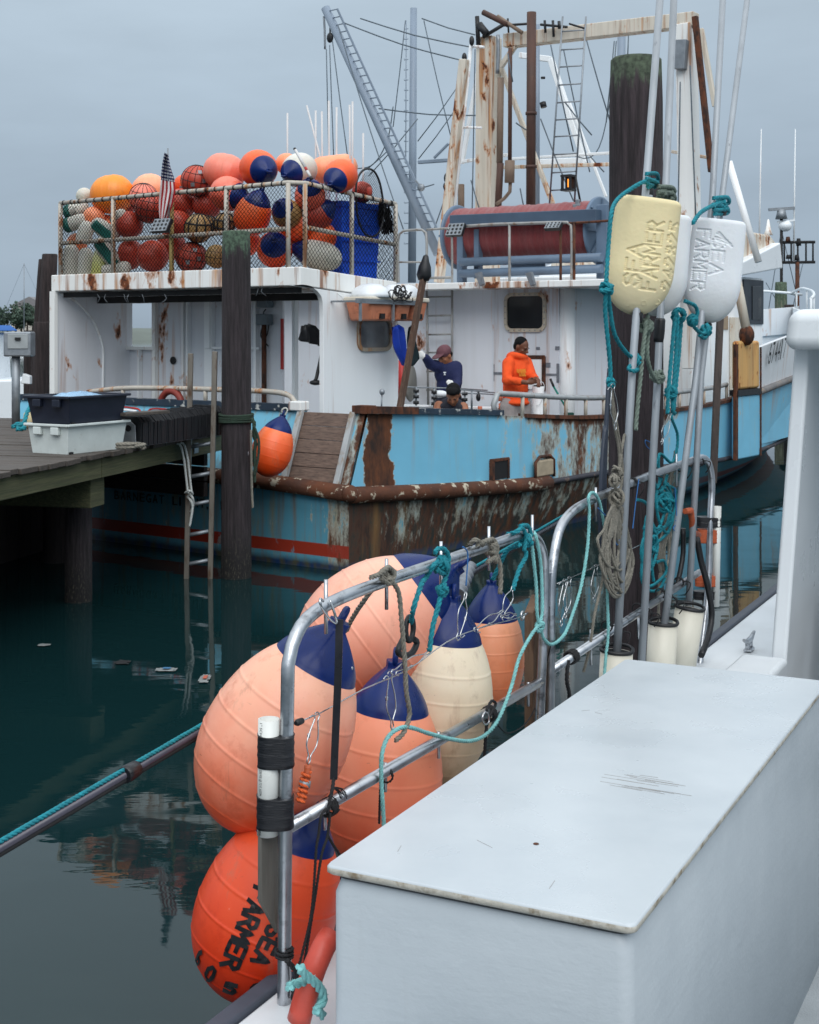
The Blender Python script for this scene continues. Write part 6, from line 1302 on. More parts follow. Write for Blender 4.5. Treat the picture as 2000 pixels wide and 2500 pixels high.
for k, dx in ((-1, -.09), (1, .08)):
    h_ = V(hipc.x + dx, Ym + .03 + k * .03, hipc.z - .05); limb(mb, [h_, V(h_.x + .01, h_.y - .04, 1.08), V(h_.x, h_.y, .70)], [.10, .065, .045]); mb.ell(V(h_.x + .04, h_.y - .05, .665), (.055, .12, .035))
b1 = remesh(mb.build('body', SK1, m1)); face_bits(b1, hc, hf, u_, s_)
mb = MB(); mb.ell(hc + u_ * .052 - hf * .026, (.080, .092, .080), s_, hf, u_); mb.ell(hc + u_ * .0 - hf * .055, (.076, .055, .07), s_, hf, u_); remesh(mb.build('hair', HAIR, m1), .012, 2)
mb = MB(); mb.ell(Q(1261, 905, .03), (.175, .135, .17)); mb.ell(Q(1259, 945, .03), (.165, .135, .24)); mb.ell(Q(1259, 972, .03), (.165, .13, .12)); limb(mb, [shL, elL, elL.lerp(wrL, .62)], [.085, .07, .052]); limb(mb, [shR, elR, elR.lerp(wrR, .5)], [.085, .068, .052]); mb.ell(Q(1263, 884, .03), (.16, .10, .07))
mb.tube([Q(1263, 872, .03) + V(math.cos(a) * .10, math.sin(a) * .085, .012 * math.sin(a * 2) - .02 * math.sin(a)) for a in [i * .45 for i in range(14)]], .042, 8, closed=True); mb.ell(Q(1254, 872, .10), (.10, .075, .075))
mb.ell(Q(1262, 983, -.02), (.165, .135, .05))
HOOD = fabric('orange_fleece', lin(240, 84, 26)); remesh(mb.build('hoodie', HOOD, m1), .013, 3)
mb = MB()
for k in range(7): c = Q(1263 + k * 3.2, 905 + (2 if k % 2 else 0), -.112 - .012 * k if k < 4 else -.13); mb.box(c, (.012, .006, .045), V(1, 0, 0), V(.2, 1, 0)); mb.box(c + V(.006, -.002, .018 if k % 3 else -.018), (.018, .006, .010))
for k in range(5): c = Q(1269 + k * 3.2, 915, -.125); mb.box(c, (.011, .006, .04)); mb.box(c + V(.005, -.002, .012 if k % 2 else -.012), (.016, .006, .009))
mb.build('yellow_print', plain('yellow_print_ink', lin(226, 150, 40), .7), m1)
mb = MB()
for k, dx in ((-1, -.09), (1, .08)): h_ = V(hipc.x + dx, Ym + .03 + k * .03, hipc.z - .03); limb(mb, [h_, V(h_.x + .01, h_.y - .04, 1.08), V(h_.x, h_.y, .74)], [.125, .09, .08])
mb.ell(Q(1259, 990, .03), (.165, .13, .12)); remesh(mb.build('trousers', fabric('pale_work_trousers', lin(150, 142, 140)), m1), .014, 3)
# --- man in cap, navy shirt
Ym = 16.9; m2 = thing('person', 'man in a maroon cap and navy long sleeves raising a gloved hand', 'person', V(Q(1095, 900).x, Ym, .63))
hc = Q(1086, 869); hf = V(-.62, -.60, -.50).normalized()
mb = MB(); s_, u_ = head_geo(mb, hc, hf, UP); limb(mb, [hc - u_ * .05 - hf * .02, Q(1095, 893, .05)], [.055, .062])
shL, shR = Q(1074, 897, .0), Q(1113, 897, .06); mb.ell(Q(1095, 918, .05), (.15, .11, .18)); mb.ell(Q(1096, 955, .05), (.14, .11, .18)); mb.ell(Q(1097, 985, .05), (.15, .115, .14))
elL, wrL = Q(1050, 889, -.12), Q(1039, 873, -.22); elR, wrR = Q(1116, 935, -.08), Q(1108, 947, -.30)
limb(mb, [shL, elL, wrL], [.06, .046, .034]); limb(mb, [shR, elR, wrR], [.06, .046, .034])
for k, dx in ((-1, -.09), (1, .09)): h_ = V(Q(1097, 985).x + dx, Ym + .05, 1.50); limb(mb, [h_, V(h_.x, h_.y - .03, 1.05), V(h_.x, h_.y, .70)], [.10, .065, .045]); mb.ell(V(h_.x, h_.y - .06, .665), (.055, .12, .035))
b2 = remesh(mb.build('body', SK2, m2)); face_bits(b2, hc, hf, u_, s_)
M_glv = plain('white_glove', lin(222, 222, 220), .8, 0, .08, 20, .3)
for w_, d_ in ((wrL, V(-.75, -.35, .35)), (wrR, V(-.3, -.6, .5))): mb = MB(); hand_geo(mb, w_, d_, UP, .8); limb(mb, [w_ - d_.normalized() * .015, w_ + d_.normalized() * .02], [.036, .034]); remesh(mb.build('glove', M_glv, m2), .008, 2)
mb = MB(); mb.ell(hc - u_ * .0 - hf * .05, (.080, .055, .06), s_, hf, u_); remesh(mb.build('hair', HAIR, m2), .012, 2)
mb = MB(); mb.ell(hc + u_ * .055 - hf * .012, (.088, .105, .082), s_, hf, u_); mb.ell(hc + u_ * .062 + hf * .10, (.075, .09, .012), s_, hf, u_); cp_ = remesh(mb.build('cap', fabric('maroon_cap', lin(104, 66, 74)), m2), .009, 3)
mb = MB(); mb.ell(Q(1095, 912, .05), (.178, .135, .16)); mb.ell(Q(1096, 945, .05), (.155, .13, .22)); limb(mb, [shL, elL, elL.lerp(wrL, .96)], [.085, .066, .05]); limb(mb, [shR, elR, elR.lerp(wrR, .92)], [.085, .066, .05]); mb.ell(Q(1095, 897, .05), (.15, .10, .06)); remesh(mb.build('shirt', fabric('navy_shirt', lin(18, 28, 72)), m2), .013, 3)
mb = MB(); mb.box(Q(1086, 909, -.10), (.035, .006, .010)); mb.box(Q(1086, 912, -.105), (.010, .006, .03)); mb.box(Q(1086, 915, -.10), (.025, .006, .008)); mb.build('chest_print', M_clean, m2)
mb = MB()
for k, dx in ((-1, -.09), (1, .09)): h_ = V(Q(1097, 985).x + dx, Ym + .05, 1.50); limb(mb, [h_, V(h_.x, h_.y - .03, 1.05), V(h_.x, h_.y, .74)], [.125, .09, .08])
mb.ell(Q(1097, 975, .05), (.16, .13, .14)); remesh(mb.build('trousers', fabric('dark_trousers', lin(24, 28, 42)), m2), .014, 3)
# --- crouching man
Ym = 16.0; Q = lambda x, y, dy=0: atY(x, y - 9, Ym + dy); m3 = thing('person', 'dark-haired man in a dark sleeveless shirt bending behind the bulwark', 'person', V(Q(1103, 1000).x, Ym, .63))
hc = Q(1107, 974); hf = V(-.12, -.72, -.68).normalized()
mb = MB(); s_, u_ = head_geo(mb, hc, hf, UP); limb(mb, [hc - u_ * .04 - hf * .03, Q(1103, 993, .16)], [.055, .062])
shL, shR = Q(1072, 1000, .16), Q(1131, 1003, .16); mb.ell(Q(1102, 1018, .24), (.17, .14, .17), V(1, 0, 0), V(0, .8, -.6), V(0, .6, .8)); mb.ell(Q(1102, 1045, .42), (.15, .15, .18)); mb.ell(V(Q(1102, 1000).x, Ym + .6, 1.05), (.16, .15, .15))
elL, wrL = Q(1063, 1035, .02), Q(1078, 1070, -.16); elR, wrR = Q(1140, 1042, .02), Q(1124, 1072, -.16)
limb(mb, [shL, elL, wrL], [.062, .048, .034]); limb(mb, [shR, elR, wrR], [.062, .048, .034]); hand_geo(mb, wrL, V(.1, -.4, -.8), V(1, 0, 0)); hand_geo(mb, wrR, V(-.1, -.4, -.8), V(-1, 0, 0))
for k in (-1, 1): h_ = V(Q(1102, 1000).x + k * .1, Ym + .6, 1.0); limb(mb, [h_, V(h_.x + k * .08, h_.y - .38, .98), V(h_.x + k * .05, h_.y - .15, .70)], [.10, .07, .05]); mb.ell(V(h_.x + k * .05, h_.y - .22, .665), (.055, .12, .035))
b3 = remesh(mb.build('body', SK2, m3)); face_bits(b3, hc, hf, u_, s_)
mb = MB(); mb.ell(hc + u_ * .05 - hf * .03, (.086, .10, .088), s_, hf, u_); mb.ell(hc + u_ * .10 + hf * .035, (.075, .06, .04), s_, hf, u_); mb.ell(hc - hf * .06, (.078, .05, .07), s_, hf, u_); remesh(mb.build('hair', HAIR, m3), .012, 2)
mb = MB(); mb.ell(Q(1102, 1014, .22), (.185, .165, .18), V(1, 0, 0), V(0, .8, -.6), V(0, .6, .8)); mb.ell(Q(1102, 1045, .42), (.17, .17, .2)); mb.ell(Q(1081, 1002, .16), (.06, .09, .05)); mb.ell(Q(1122, 1004, .16), (.06, .09, .05)); remesh(mb.build('shirt', fabric('charcoal_sleeveless', lin(34, 36, 48)), m3), .013, 3)
mb = MB(); 
for k in (-1, 1): h_ = V(Q(1102, 1000).x + k * .1, Ym + .6, 1.02); limb(mb, [h_, V(h_.x + k * .08, h_.y - .38, .99), V(h_.x + k * .05, h_.y - .15, .74)], [.125, .09, .075])
mb.ell(V(Q(1102, 1000).x, Ym + .58, 1.06), (.18, .17, .16)); remesh(mb.build('trousers', MATS['dark_trousers'], m3), .014, 3)
# ------------------------------------------------------------------ the near work boat
wb = thing('work_boat', 'white work boat in the foreground with a side deck, cleat and cabin edge at right', 'work boat', FW(0, 0, 0))
GZ = .57
def fpart(mb, name, mat, bevel=0, parent=None): return mb.build(name, mat, parent or wb, bevel=bevel)
def slab(u0, u1, d0, d1, z0, z1): return [FW(u0, d0, z0), FW(u1, d0, z0), FW(u1, d1, z0), FW(u0, d1, z0), FW(u0, d0, z1), FW(u1, d0, z1), FW(u1, d1, z1), FW(u0, d1, z1)]
M_gel = plain('white_side_deck', lin(214, 219, 223), .4, 0, .06, 3, .05, 40, (1, 1, 1), lin(176, 178, 176), c2at=(.66, .82))
mb = MB(); mb.hexa(slab(-1.2, 9, -.07, .02, -.7, GZ - .02)); fpart(mb, 'hull_side', M_clean)
mb = MB(); mb.hexa(slab(-1.2, 9, -.055, .42, GZ - .05, GZ)); fpart(mb, 'side_deck', M_gel, .01)
mb = MB(); mb.hexa(slab(-1.2, 9, -.12, -.057, GZ - .10, GZ + .015)); fpart(mb, 'rubber_guard', plain('grey_rubber_guard', lin(66, 72, 84), .6, 0, .2, 6), .012)
mb = MB(); mb.hexa(slab(-1.2, 9, .40, 3.2, -.3, .05)); fpart(mb, 'inner_deck', plain('grey_nonskid_deck', lin(150, 156, 160), .7, 0, .12, 5, .3, 120))
mb = MB(); mb.hexa(slab(-1.2, 9, .40, .44, -.3, GZ)); fpart(mb, 'inner_side', M_clean)
mb = MB(); mb.hexa(slab(3.55, 4.42, .24, .50, .3, GZ + .085)); fpart(mb, 'coaming', M_gel, .03)
# cabin side panel (leans out at the top), roof overhang
mb = MB(); b0 = atY(1884, 1630, 7.72); k = V(.115, 0, 0)
def cp(u, d, z): return FW(4.48 + u, .39 + d, z) + V(.13 * (z - .6) / 1.75, 0, 0)
mb.hexa([cp(0, 0, .15), cp(2.6, 0, .15), cp(2.6, .085, .15), cp(0, .085, .15), cp(0, 0, 2.40), cp(2.6, 0, 2.40), cp(2.6, .085, 2.40), cp(0, .085, 2.40)]); fpart(mb, 'cabin_side', M_clean, .02)
mb = MB(); mb.hexa([cp(-.2, -.025, 2.34), cp(2.8, -.025, 2.34), cp(2.8, 2.2, 2.34), cp(-.2, 2.2, 2.34), cp(-.2, -.01, 2.56), cp(2.8, -.01, 2.56), cp(2.8, 2.2, 2.60), cp(-.2, 2.2, 2.60)]); fpart(mb, 'cabin_roof', M_clean, .07)
mb = MB(); mb.hexa([cp(.6, .3, .0), cp(.7, .3, .0), cp(.7, 2.6, .0), cp(.6, 2.6, .0), cp(.6, .3, 1.0), cp(.7, .3, 1.0), cp(.7, 2.6, 1.0), cp(.6, 2.6, 1.0)]); fpart(mb, 'shade_panel', M_dark)  # black panel: shade inside the cabin is put into its colour
mb = MB(); mb.hexa(slab(4.0, 9, .46, 3.2, .052, .09)); fpart(mb, 'shade_floor', M_dark)  # black slab added over the deck, its colour stands for the cabin's shade
# cleat
cc = Rl(1829, 1590, .16); cc = atZ(1829, 1588, GZ + .005); cl = thing('deck_cleat', 'small steel cleat on the white side deck at right', 'cleat', cc)
mb = MB(); mb.box(cc + V(0, 0, .008), (.10, .045, .016), FU, FN); mb.build('base', M_al, cl, bevel=.005)
mb = MB(); mb.tube([cc + FU * -.13 + V(0, 0, .085), cc + FU * -.05 + V(0, 0, .06), cc + FU * .05 + V(0, 0, .06), cc + FU * .13 + V(0, 0, .085)], [.009, .016, .016, .009], 8); mb.build('horn', M_al, cl)
for q_ in (-.035, .035): mb = MB(); mb.tube([cc + FU * q_ + V(0, 0, .01), cc + FU * q_ + V(0, 0, .06)], .014, 8); mb.build('leg', M_al, cl)
# ------------------------------------------------------------------ white deck box
ZB = 1.10; o = atZ(792, 2111, ZB); LB, WB_ = 2.46, .81
box = thing('deck_box', 'large white fibreglass deck box with a worn edged lid in the foreground', 'box', V(o.x, o.y, .05))
def bxp(u, d, z): return V(o.x, o.y, 0) + FU * u + FN * d + V(0, 0, z)
def rrect(u0, u1, d0, d1, r, z, n=5):
    pts = []
    for cu, cd_, a0 in ((u1 - r, d1 - r, 0), (u0 + r, d1 - r, 90), (u0 + r, d0 + r, 180), (u1 - r, d0 + r, 270)):
        for k in range(n + 1): a = math.radians(a0 + 90 * k / n); pts.append(bxp(cu + r * math.cos(a), cd_ + r * math.sin(a), z))
    return pts
m_bx, t_, p_ = newmat('fibreglass_box'); g = geo(t_)
c = mixc(t_, rampf(t_, noisef(t_, g, 1.6, 5.0, .6), .35, .7), lin(184, 192, 198), lin(170, 179, 186)); vst = vecmath(t_, g, (3, 3, .35))
c = mixc(t_, rampf(t_, noisef(t_, vst, 3.0, 6.0, .65), .58, .80, 0, .25), c, lin(156, 162, 164)); c = mixc(t_, rampf(t_, noisef(t_, g, 20.0, 8.0, .8), .73, .77, 0, .5), c, lin(130, 126, 118))
t_.links.new(c, p_.inputs['Base Color']); p_.inputs['Roughness'].default_value = .42
h_ = math2(t_, 'ADD', math2(t_, 'MULTIPLY', noisef(t_, g, 70.0, 3.0), .12), math2(t_, 'ADD', math2(t_, 'MULTIPLY', noisef(t_, vecmath(t_, g, (1, 1, 3.2)), 4.0, 4.0), .5), math2(t_, 'MULTIPLY', noisef(t_, g, 16.0, 4.0), .12))); bumpn(t_, p_, h_, .4, .016)
mb = MB(); rs = [rrect(.012, LB - .012, .012, WB_ - .012, .035, .05), rrect(.012, LB - .012, .012, WB_ - .012, .035, ZB - .075), rrect(.022, LB - .022, .022, WB_ - .022, .035, ZB - .045), rrect(.03, LB - .03, .03, WB_ - .03, .03, ZB - .032)]
ids = [[mb.vert(p) for p in r] for r in rs]; n = len(ids[0])
for A_, B_ in zip(ids, ids[1:]):
    for j in range(n): mb.face((A_[j], A_[(j + 1) % n], B_[(j + 1) % n], B_[j]), True)
mb.face(ids[-1]); mb.face(ids[0][::-1]); mb.build('body', m_bx, box)
mb = MB(); rs = [rrect(.02, LB - .02, .02, WB_ - .02, .03, ZB - .034), rrect(.02, LB - .02, .02, WB_ - .02, .03, ZB - .024)]
ids = [[mb.vert(p) for p in r] for r in rs]
for j in range(n): mb.face((ids[0][j], ids[0][(j + 1) % n], ids[1][(j + 1) % n], ids[1][j]), True)
mb.face(ids[1]); mb.face(ids[0][::-1]); mb.build('lid_gap', plain('lid_gap_dark', lin(70, 70, 72), .8), box)  # dark band coloured in for the shaded gap under the lid
m_lid, t_, p_ = newmat('lid_gelcoat'); g = geo(t_)
c = mixc(t_, rampf(t_, noisef(t_, g, 2.2, 5.0, .6), .35, .7), lin(190, 197, 202), lin(178, 186, 192)); c = mixc(t_, rampf(t_, noisef(t_, vecmath(t_, g, (4, 1.2, 1)), 5.0, 7.0, .75), .66, .74, 0, .16), c, lin(190, 180, 170))
c = mixc(t_, rampf(t_, noisef(t_, g, 24.0, 8.0, .8), .76, .79, 0, .6), c, lin(120, 112, 104)); t_.links.new(c, p_.inputs['Base Color']); t_.links.new(rampf(t_, noisef(t_, g, 3.0, 5.0), .3, .7, .22, .40), p_.inputs['Roughness']); bumpn(t_, p_, math2(t_, 'ADD', noisef(t_, g, 1.4, 3.0), math2(t_, 'MULTIPLY', noisef(t_, g, 40.0), .05)), .12, .02)
m_edge = plain('worn_lid_edge', lin(184, 180, 170), .7, 0, .2, 12, .3, 60, (1, 1, 1), lin(128, 114, 92), c2at=(.5, .68))
mb = MB(); zs = [(.006, ZB - .024), (0, ZB - .019), (0, ZB - .006), (.005, ZB)]; ids = [[mb.vert(p) for p in rrect(i, LB - i, i, WB_ - i, .02, z)] for i, z in zs]
for q_, (A_, B_) in enumerate(zip(ids, ids[1:])):
    mb.cur = 1 if q_ < 2 else 0
    for j in range(n): mb.face((A_[j], A_[(j + 1) % n], B_[(j + 1) % n], B_[j]), True)
mb.cur = 0; mb.face(ids[-1]); mb.face(ids[0][::-1]); mb.build('lid', [m_lid, m_edge], box)
mb = MB(); rr = random.Random(3)
for k in range(16):
    x0, y0 = 1450 + rr.uniform(-20, 130), 1895 + rr.uniform(-6, 28); L_ = rr.uniform(30, 140); a = atZ(x0, y0, ZB + .0006); b = atZ(x0 + L_, y0 + L_ * .16 + rr.uniform(-2, 2), ZB + .0006); mb.bar(a, b, .0011, .0006)
for k in range(8):
    x0, y0 = rr.uniform(900, 1800), rr.uniform(1720, 2150); a = atZ(x0, y0, ZB + .0006)
    if (a - o).dot(FN) < .03 or (a - o).dot(FN) > WB_ - .03: continue
    mb.bar(a, a + V(rr.uniform(-.05, .05), rr.uniform(-.06, .06), 0), .0009, .0006)
mb.build('scratches', plain('scratch_grey', lin(150, 148, 146), .8), box, kind='stuff')
mb = MB(); c = atZ(1309, 2060, ZB + .001); mb.lathe([(.0, .0015), (.007, .001), (.008, 0)], c, (0, 0, 1), 10); mb.build('chip', M_rust, box)
# ------------------------------------------------------------------ pipe rail frames
def frame_thing(label, path, low, pins, r=.0195):
    t = thing('rail_frame', label, 'rail', V(*(Rl(*path[0])[:2]), GZ)); P_ = [Rl(x, y) for x, y in path]
    mb = MB(); mb.tube(crom(P_, .03), r, 16); mb.build('hoop', M_al, t)
    mb = MB(); mb.tube([Rl(*low[0]), Rl(*low[1])], r * .95, 14); mb.build('cross_bar', M_al, t)
    for x, y0, y1 in pins: a = Rl(x, y0, -.012); b = Rl(x, y1, -.012); mb = MB(); mb.tube([V(b.x, b.y, b.z), V(b.x, b.y, a.z)], .006, 8); mb.build('pin', M_al, t)
    return t
fr1 = frame_thing('near aluminium pipe rail frame hung with buoys and ropes', [(693, 2475), (694, 2440), (697, 2020), (702, 1700), (704, 1620), (713, 1578), (734, 1530), (765, 1497), (805, 1473), (890, 1437), (1069, 1375), (1215, 1325), (1275, 1305), (1300, 1308), (1318, 1328), (1328, 1365), (1330, 1420), (1326, 1560), (1317, 1760), (1312, 1880)], ((700, 2022), (1321, 1664)),
    [(796, 1415, 1547), (944, 1364, 1488), (1077, 1322, 1440), (1194, 1285, 1393), (1300, 1257, 1356), (793, 1957, 2026), (941, 1862, 1933), (1071, 1786, 1851), (1290, 1665, 1724)])
fr2 = frame_thing('far aluminium pipe rail frame holding the marker poles', [(1337, 1900), (1343, 1720), (1345, 1460), (1351, 1370), (1367, 1292), (1396, 1250), (1440, 1223), (1493, 1200), (1567, 1168), (1630, 1145), (1697, 1122), (1717, 1118), (1730, 1130), (1737, 1160), (1738, 1200), (1734, 1275), (1727, 1456), (1706, 1640)], ((1345, 1638), (1708, 1397)),
    [(1455, 1190, 1273), (1652, 1108, 1186), (1443, 1537, 1624), (1559, 1500, 1560)])
mb = MB(); mb.box((Rl(1346, 1440) + Rl(1330, 1440)) / 2, (.075, .012, .14), FU, FN); tag(mb.build('joining_plate', M_al, bevel=.004), 'small bolted plate joining the two rail frames', 'plate')
sp_ = thing('stanchion', 'rusty brown stanchion board behind the near rail frame end', 'stanchion', Rl(1292, 1880, -.07)); mb = MB(); q0_ = Rl(1291, 1465, -.08); q1_ = Rl(1287, 1800, -.08); mb.prism([q1_ + FU * -.032, q1_ + FU * .05, V(q1_.x, q1_.y, q0_.z + .02) + FU * .05, V(q1_.x, q1_.y, q0_.z - .04) + FU * -.032], FN * .04); mb.build('board', plain('rusty_board', lin(110, 86, 68), .8, 0, .35, 6, .3, 20, (3, 3, .6), lin(74, 50, 38), c2at=(.5, .66)), sp_, bevel=.004)
mb = MB(); e_ = Rl(1276, 1503, -.03); mb.tube([e_ + (FU * math.cos(a) + V(0, 0, 1) * math.sin(a)) * .016 for a in [i * math.pi / 7 for i in range(14)]], .005, 6, closed=True); mb.tube([e_ + FU * .016, e_ + FU * .05], .005, 6); mb.build('eye_bolt', M_steelwire, sp_)
mb = MB(); a0 = Rl(638, 2040, -.05); z0 = a0.z; a1 = Rl(680, 2040, -.05); zb_ = Rl(640, 2200, -.05).z; zc_ = Rl(672, 2285, -.05).z
mb.prism([a0 + V(0, 0, .02), a1 + V(0, 0, .02), V(a1.x, a1.y, zc_), V(a0.x, a0.y, zb_)], FN * -.012); tag(mb.build('slat', plain('weathered_slat', lin(112, 110, 104), .7, .2, .3, 6, .2, 20, (3, 3, .5), lin(92, 80, 62)), bevel=.002), 'pointed grey slat taped behind the nearest rail post', 'slat')
# PVC tubes
def pvc(label, x0, y0, x1, y1, r, d, bands, txt=True):
    YY = Rl(bands, 1500).y + d; a = atY(x0, y0, YY); b = atY(x1, y1, YY); t = thing('pvc_tube', label, 'tube', b); mb = MB(); ax_ = (a - b); L = ax_.length; ax_.normalize()
    mb.lathe([(r, 0), (r, L), (r * .86, L), (r * .86, L * .3), (0, L * .3)], b, ax_, 28); body = mb.build('wall', plain('white_pvc' + str(x0), lin(216, 218, 214), .35, 0, .05, 8, .03, 40, (1, 1, 1), lin(188, 184, 174), c2at=(.64, .8)), t)
    return t, a, b, ax_
tb, ta, tb_, tax = pvc('white printed plastic tube taped to the nearest rail post', 657, 1755, 654, 2037, .0305, .0, 700)
xr = tax.cross(V(0, -1, 0)).normalized(); 
for txt_, f0, f1 in (('1" SCH40', .99, .83), ('330 PSI @ 73 F. ASTM', .58, .36), ('NSF', .075, .015)):
    me = text_mesh(txt_, .012, .0); xs = [v.co.x for v in me.vertices]; W0 = max(xs); L_ = (ta - tb_).length; k = (f0 - f1) * L_ / W0
    for v in me.vertices:
        th_ = math.radians(222) + v.co.y * 1.1 / .031; hh = f0 * L_ - v.co.x * k; v.co = tb_ - tb.location + tax * hh + (V(math.cos(th_), math.sin(th_), 0)) * .0314
    me.materials.clear(); me.materials.append(M_ink); ob = bpy.data.objects.new('printed_lettering', me); COL.objects.link(ob); ob.parent = tb
def tape(label, x0, x1, y0, y1, d, mat=M_blacktape, depth=.05, cat='tape', name='tape_wrap'):
    YY = Rl(d, 1500).y; a = atY((x0 + x1) / 2, y0, YY); b = atY((x0 + x1) / 2, y1, YY); w_ = (x1 - x0) / F_PX * YY / 2; mb = MB(); n = 28; rings = []
    for k in range(13):
        f = k / 12; c = b.lerp(a, f); ring = []
        for j in range(n):
            t = 2 * math.pi * j / n; ex_ = 3.0; cx = abs(math.cos(t)) ** (2 / ex_) * (1 if math.cos(t) > 0 else -1); cy = abs(math.sin(t)) ** (2 / ex_) * (1 if math.sin(t) > 0 else -1)
            q_ = 1 + (.02 if k in (0, 4, 8, 12) else -.01) + .012 * mnoise.noise(V(j * .5, k * .8, x0)); ring.append(mb.vert(c + V(1, 0, 0) * (cx * w_ * q_) + V(0, 1, 0) * (cy * depth / 2 * q_) + V(0, 0, .004 * math.sin(t * 1.0 + k))))
        rings.append(ring)
    for A_, B_ in zip(rings, rings[1:]):
        for j in range(n): mb.face((A_[j], A_[(j + 1) % n], B_[(j + 1) % n], B_[j]), True)
    mb.face(rings[-1]); mb.face(rings[0][::-1]); return tag(mb.build(name, mat), label, cat)
tape('upper black tape wrap binding the printed tube to the nearest post', 629, 719, 1792, 1868, 700, depth=.066); tape('lower black tape wrap binding the printed tube to the nearest post', 627, 718, 1942, 2017, 700, depth=.066)
pvc('plain white plastic tube strapped to the far rail post', 1752, 1236, 1747, 1480, .022, .0, 1735)
tape('upper black tape band on the far white tube', 1702, 1761, 1262, 1285, 1735, depth=.05); tape('lower black tape band on the far white tube', 1693, 1748, 1443, 1462, 1735, depth=.05)
M_orb = plain('orange_rubber_strap', lin(176, 84, 48), .6, 0, .2, 12, .3, 40, (1, 1, 6))
tape('upper orange rubber strap on the far white tube', 1703, 1759, 1292, 1324, 1735, M_orb, .048, 'strap', 'rubber_strap'); tape('lower orange rubber strap on the far white tube', 1697, 1753, 1404, 1430, 1735, M_orb, .048, 'strap', 'rubber_strap')
mb = MB(); mb.tube([Rl(1672, 1248, .02), Rl(1686, 1247, .03), Rl(1690, 1270, .03), Rl(1688, 1296, .02), Rl(1704, 1306, .01)], [.016, .02, .017, .012, .02], 8); tag(mb.build('rubber_strap', M_orb), 'folded orange rubber strap end beside the far tube', 'strap')
# ------------------------------------------------------------------ foreground buoys
VP = vinyl('buoy_salmon', lin(232, 96, 56), lin(242, 178, 150), .50, .40, .50); VO = vinyl('buoy_orange', lin(206, 42, 8), lin(228, 82, 42), .46, .40, .5); VPALE = vinyl('buoy_pale_salmon', lin(232, 134, 104), lin(242, 186, 162), .6, .42, .3)
VC = vinyl('buoy_cream', lin(186, 158, 122), lin(230, 214, 188), .45, .5, .45); VR = vinyl('buoy_peach', lin(236, 122, 72), lin(244, 168, 130), .4, .42, .25)
def fb(label, tip, bot, rpx, Y, mat, dy=0.0, cap=.775, **k):
    t_ = atY(*tip, Y + dy); b_ = atY(*bot, Y - dy); R = rpx / F_PX * Y; buoy('hanging_buoy', label, t_, b_, R, mat, M_bluecap, 'buoys hung on the near rail', cap=cap, nn=72, npr=170, **k); return t_, b_, R
fb('large salmon buoy with blue top hanging nearest, above the lettered one', (836, 1508), (556, 2014), 178, 4.30, VP)
b2 = fb('orange buoy lettered SEA FARMER hanging lowest at left', (762, 1930), (572, 2432), 172, 4.22, VO, rings=(.11, .25, .40, .55, .68))
fb('pale salmon buoy lying behind the others with its blue top to the right', (1126, 1372), (748, 1660), 162, 5.4, VPALE, .05, cap=.74)
fb('orange buoy with blue top behind the lower bar, beside the box', (966, 1604), (912, 2130), 146, 5.0, vinyl('buoy_mid_orange', lin(228, 84, 48), lin(238, 146, 112), .5, .42, .3), cap=.76)
fb('cream coloured buoy with blue top and black scuffs', (1108, 1446), (1062, 1916), 122, 5.35, VC, cap=.755)
fb('small peach buoy with blue top at the far end of the near frame', (1200, 1412), (1196, 1736), 83, 5.9, VR, cap=.70)
mb = MB(); rr = random.Random(9)
def on_buoy(px, py, T_, B_, R):
    d = (T_ - B_); L = d.length; d.normalize(); r = ray(px, py); lo = None
    for k in range(400):
        Y = 3.6 + 1.2 * k / 399; p = EY + r * Y; h = (p - B_).dot(d); 
        if not 0 < h < L: continue
        t = h / L; rad = R * math.sqrt(max(0, 1 - ((.39 - t) / .39) ** 2)) if t <= .39 else R * math.sqrt(max(0, 1 - ((t - .39) / .48) ** 2))
        if (p - B_ - d * h).length <= rad: return p - r * .004
    return None
# stroke alphabet
ST = {'S': [[(.95, .82), (.72, 1), (.28, 1), (.05, .8), (.2, .57), (.8, .43), (.95, .2), (.7, 0), (.28, 0), (.05, .18)]], 'E': [[(1, 1), (0, 1), (0, 0), (1, 0)], [(0, .5), (.8, .5)]], 'A': [[(0, 0), (.5, 1), (1, 0)], [(.2, .38), (.8, .38)]],
  'F': [[(1, 1), (0, 1), (0, 0)], [(0, .52), (.75, .52)]], 'R': [[(0, 0), (0, 1), (.7, 1), (.95, .78), (.7, .54), (0, .52)], [(.45, .52), (1, 0)]], 'M': [[(0, 0), (.05, 1), (.5, .4), (.95, 1), (1, 0)]],
  '2': [[(.05, .75), (.25, 1), (.75, 1), (.95, .75), (.05, 0), (1, 0)]], '4': [[(.75, 0), (.75, 1), (0, .35), (1, .35)]], '8': [[(.5, .53), (.15, .7), (.2, .95), (.5, 1), (.8, .95), (.85, .7), (.5, .53), (.1, .3), (.15, .05), (.5, 0), (.85, .05), (.9, .3), (.5, .53)]],
  '5': [[(.95, 1), (.15, 1), (.1, .55), (.6, .62), (.95, .35), (.7, 0), (.05, .08)]], '0': [[(.5, 0), (.1, .2), (.05, .7), (.4, 1), (.8, .9), (.95, .4), (.75, .05), (.5, 0)]], '6': [[(.8, .95), (.3, .75), (.05, .3), (.3, 0), (.75, .05), (.9, .35), (.6, .52), (.1, .35)]]}
def strokes(txt, o, rd, up, adv, w_, h_):
    """2-D strokes: origin, reading direction, up direction (unit), advance, letter width, height"""
    out = []
    for i, ch in enumerate(txt):
        for s in ST.get(ch, []): out.append([(o[0] + rd[0] * (i * adv + x * w_) + up[0] * y * h_, o[1] + rd[1] * (i * adv + x * w_) + up[1] * y * h_) for x, y in s])
    return out
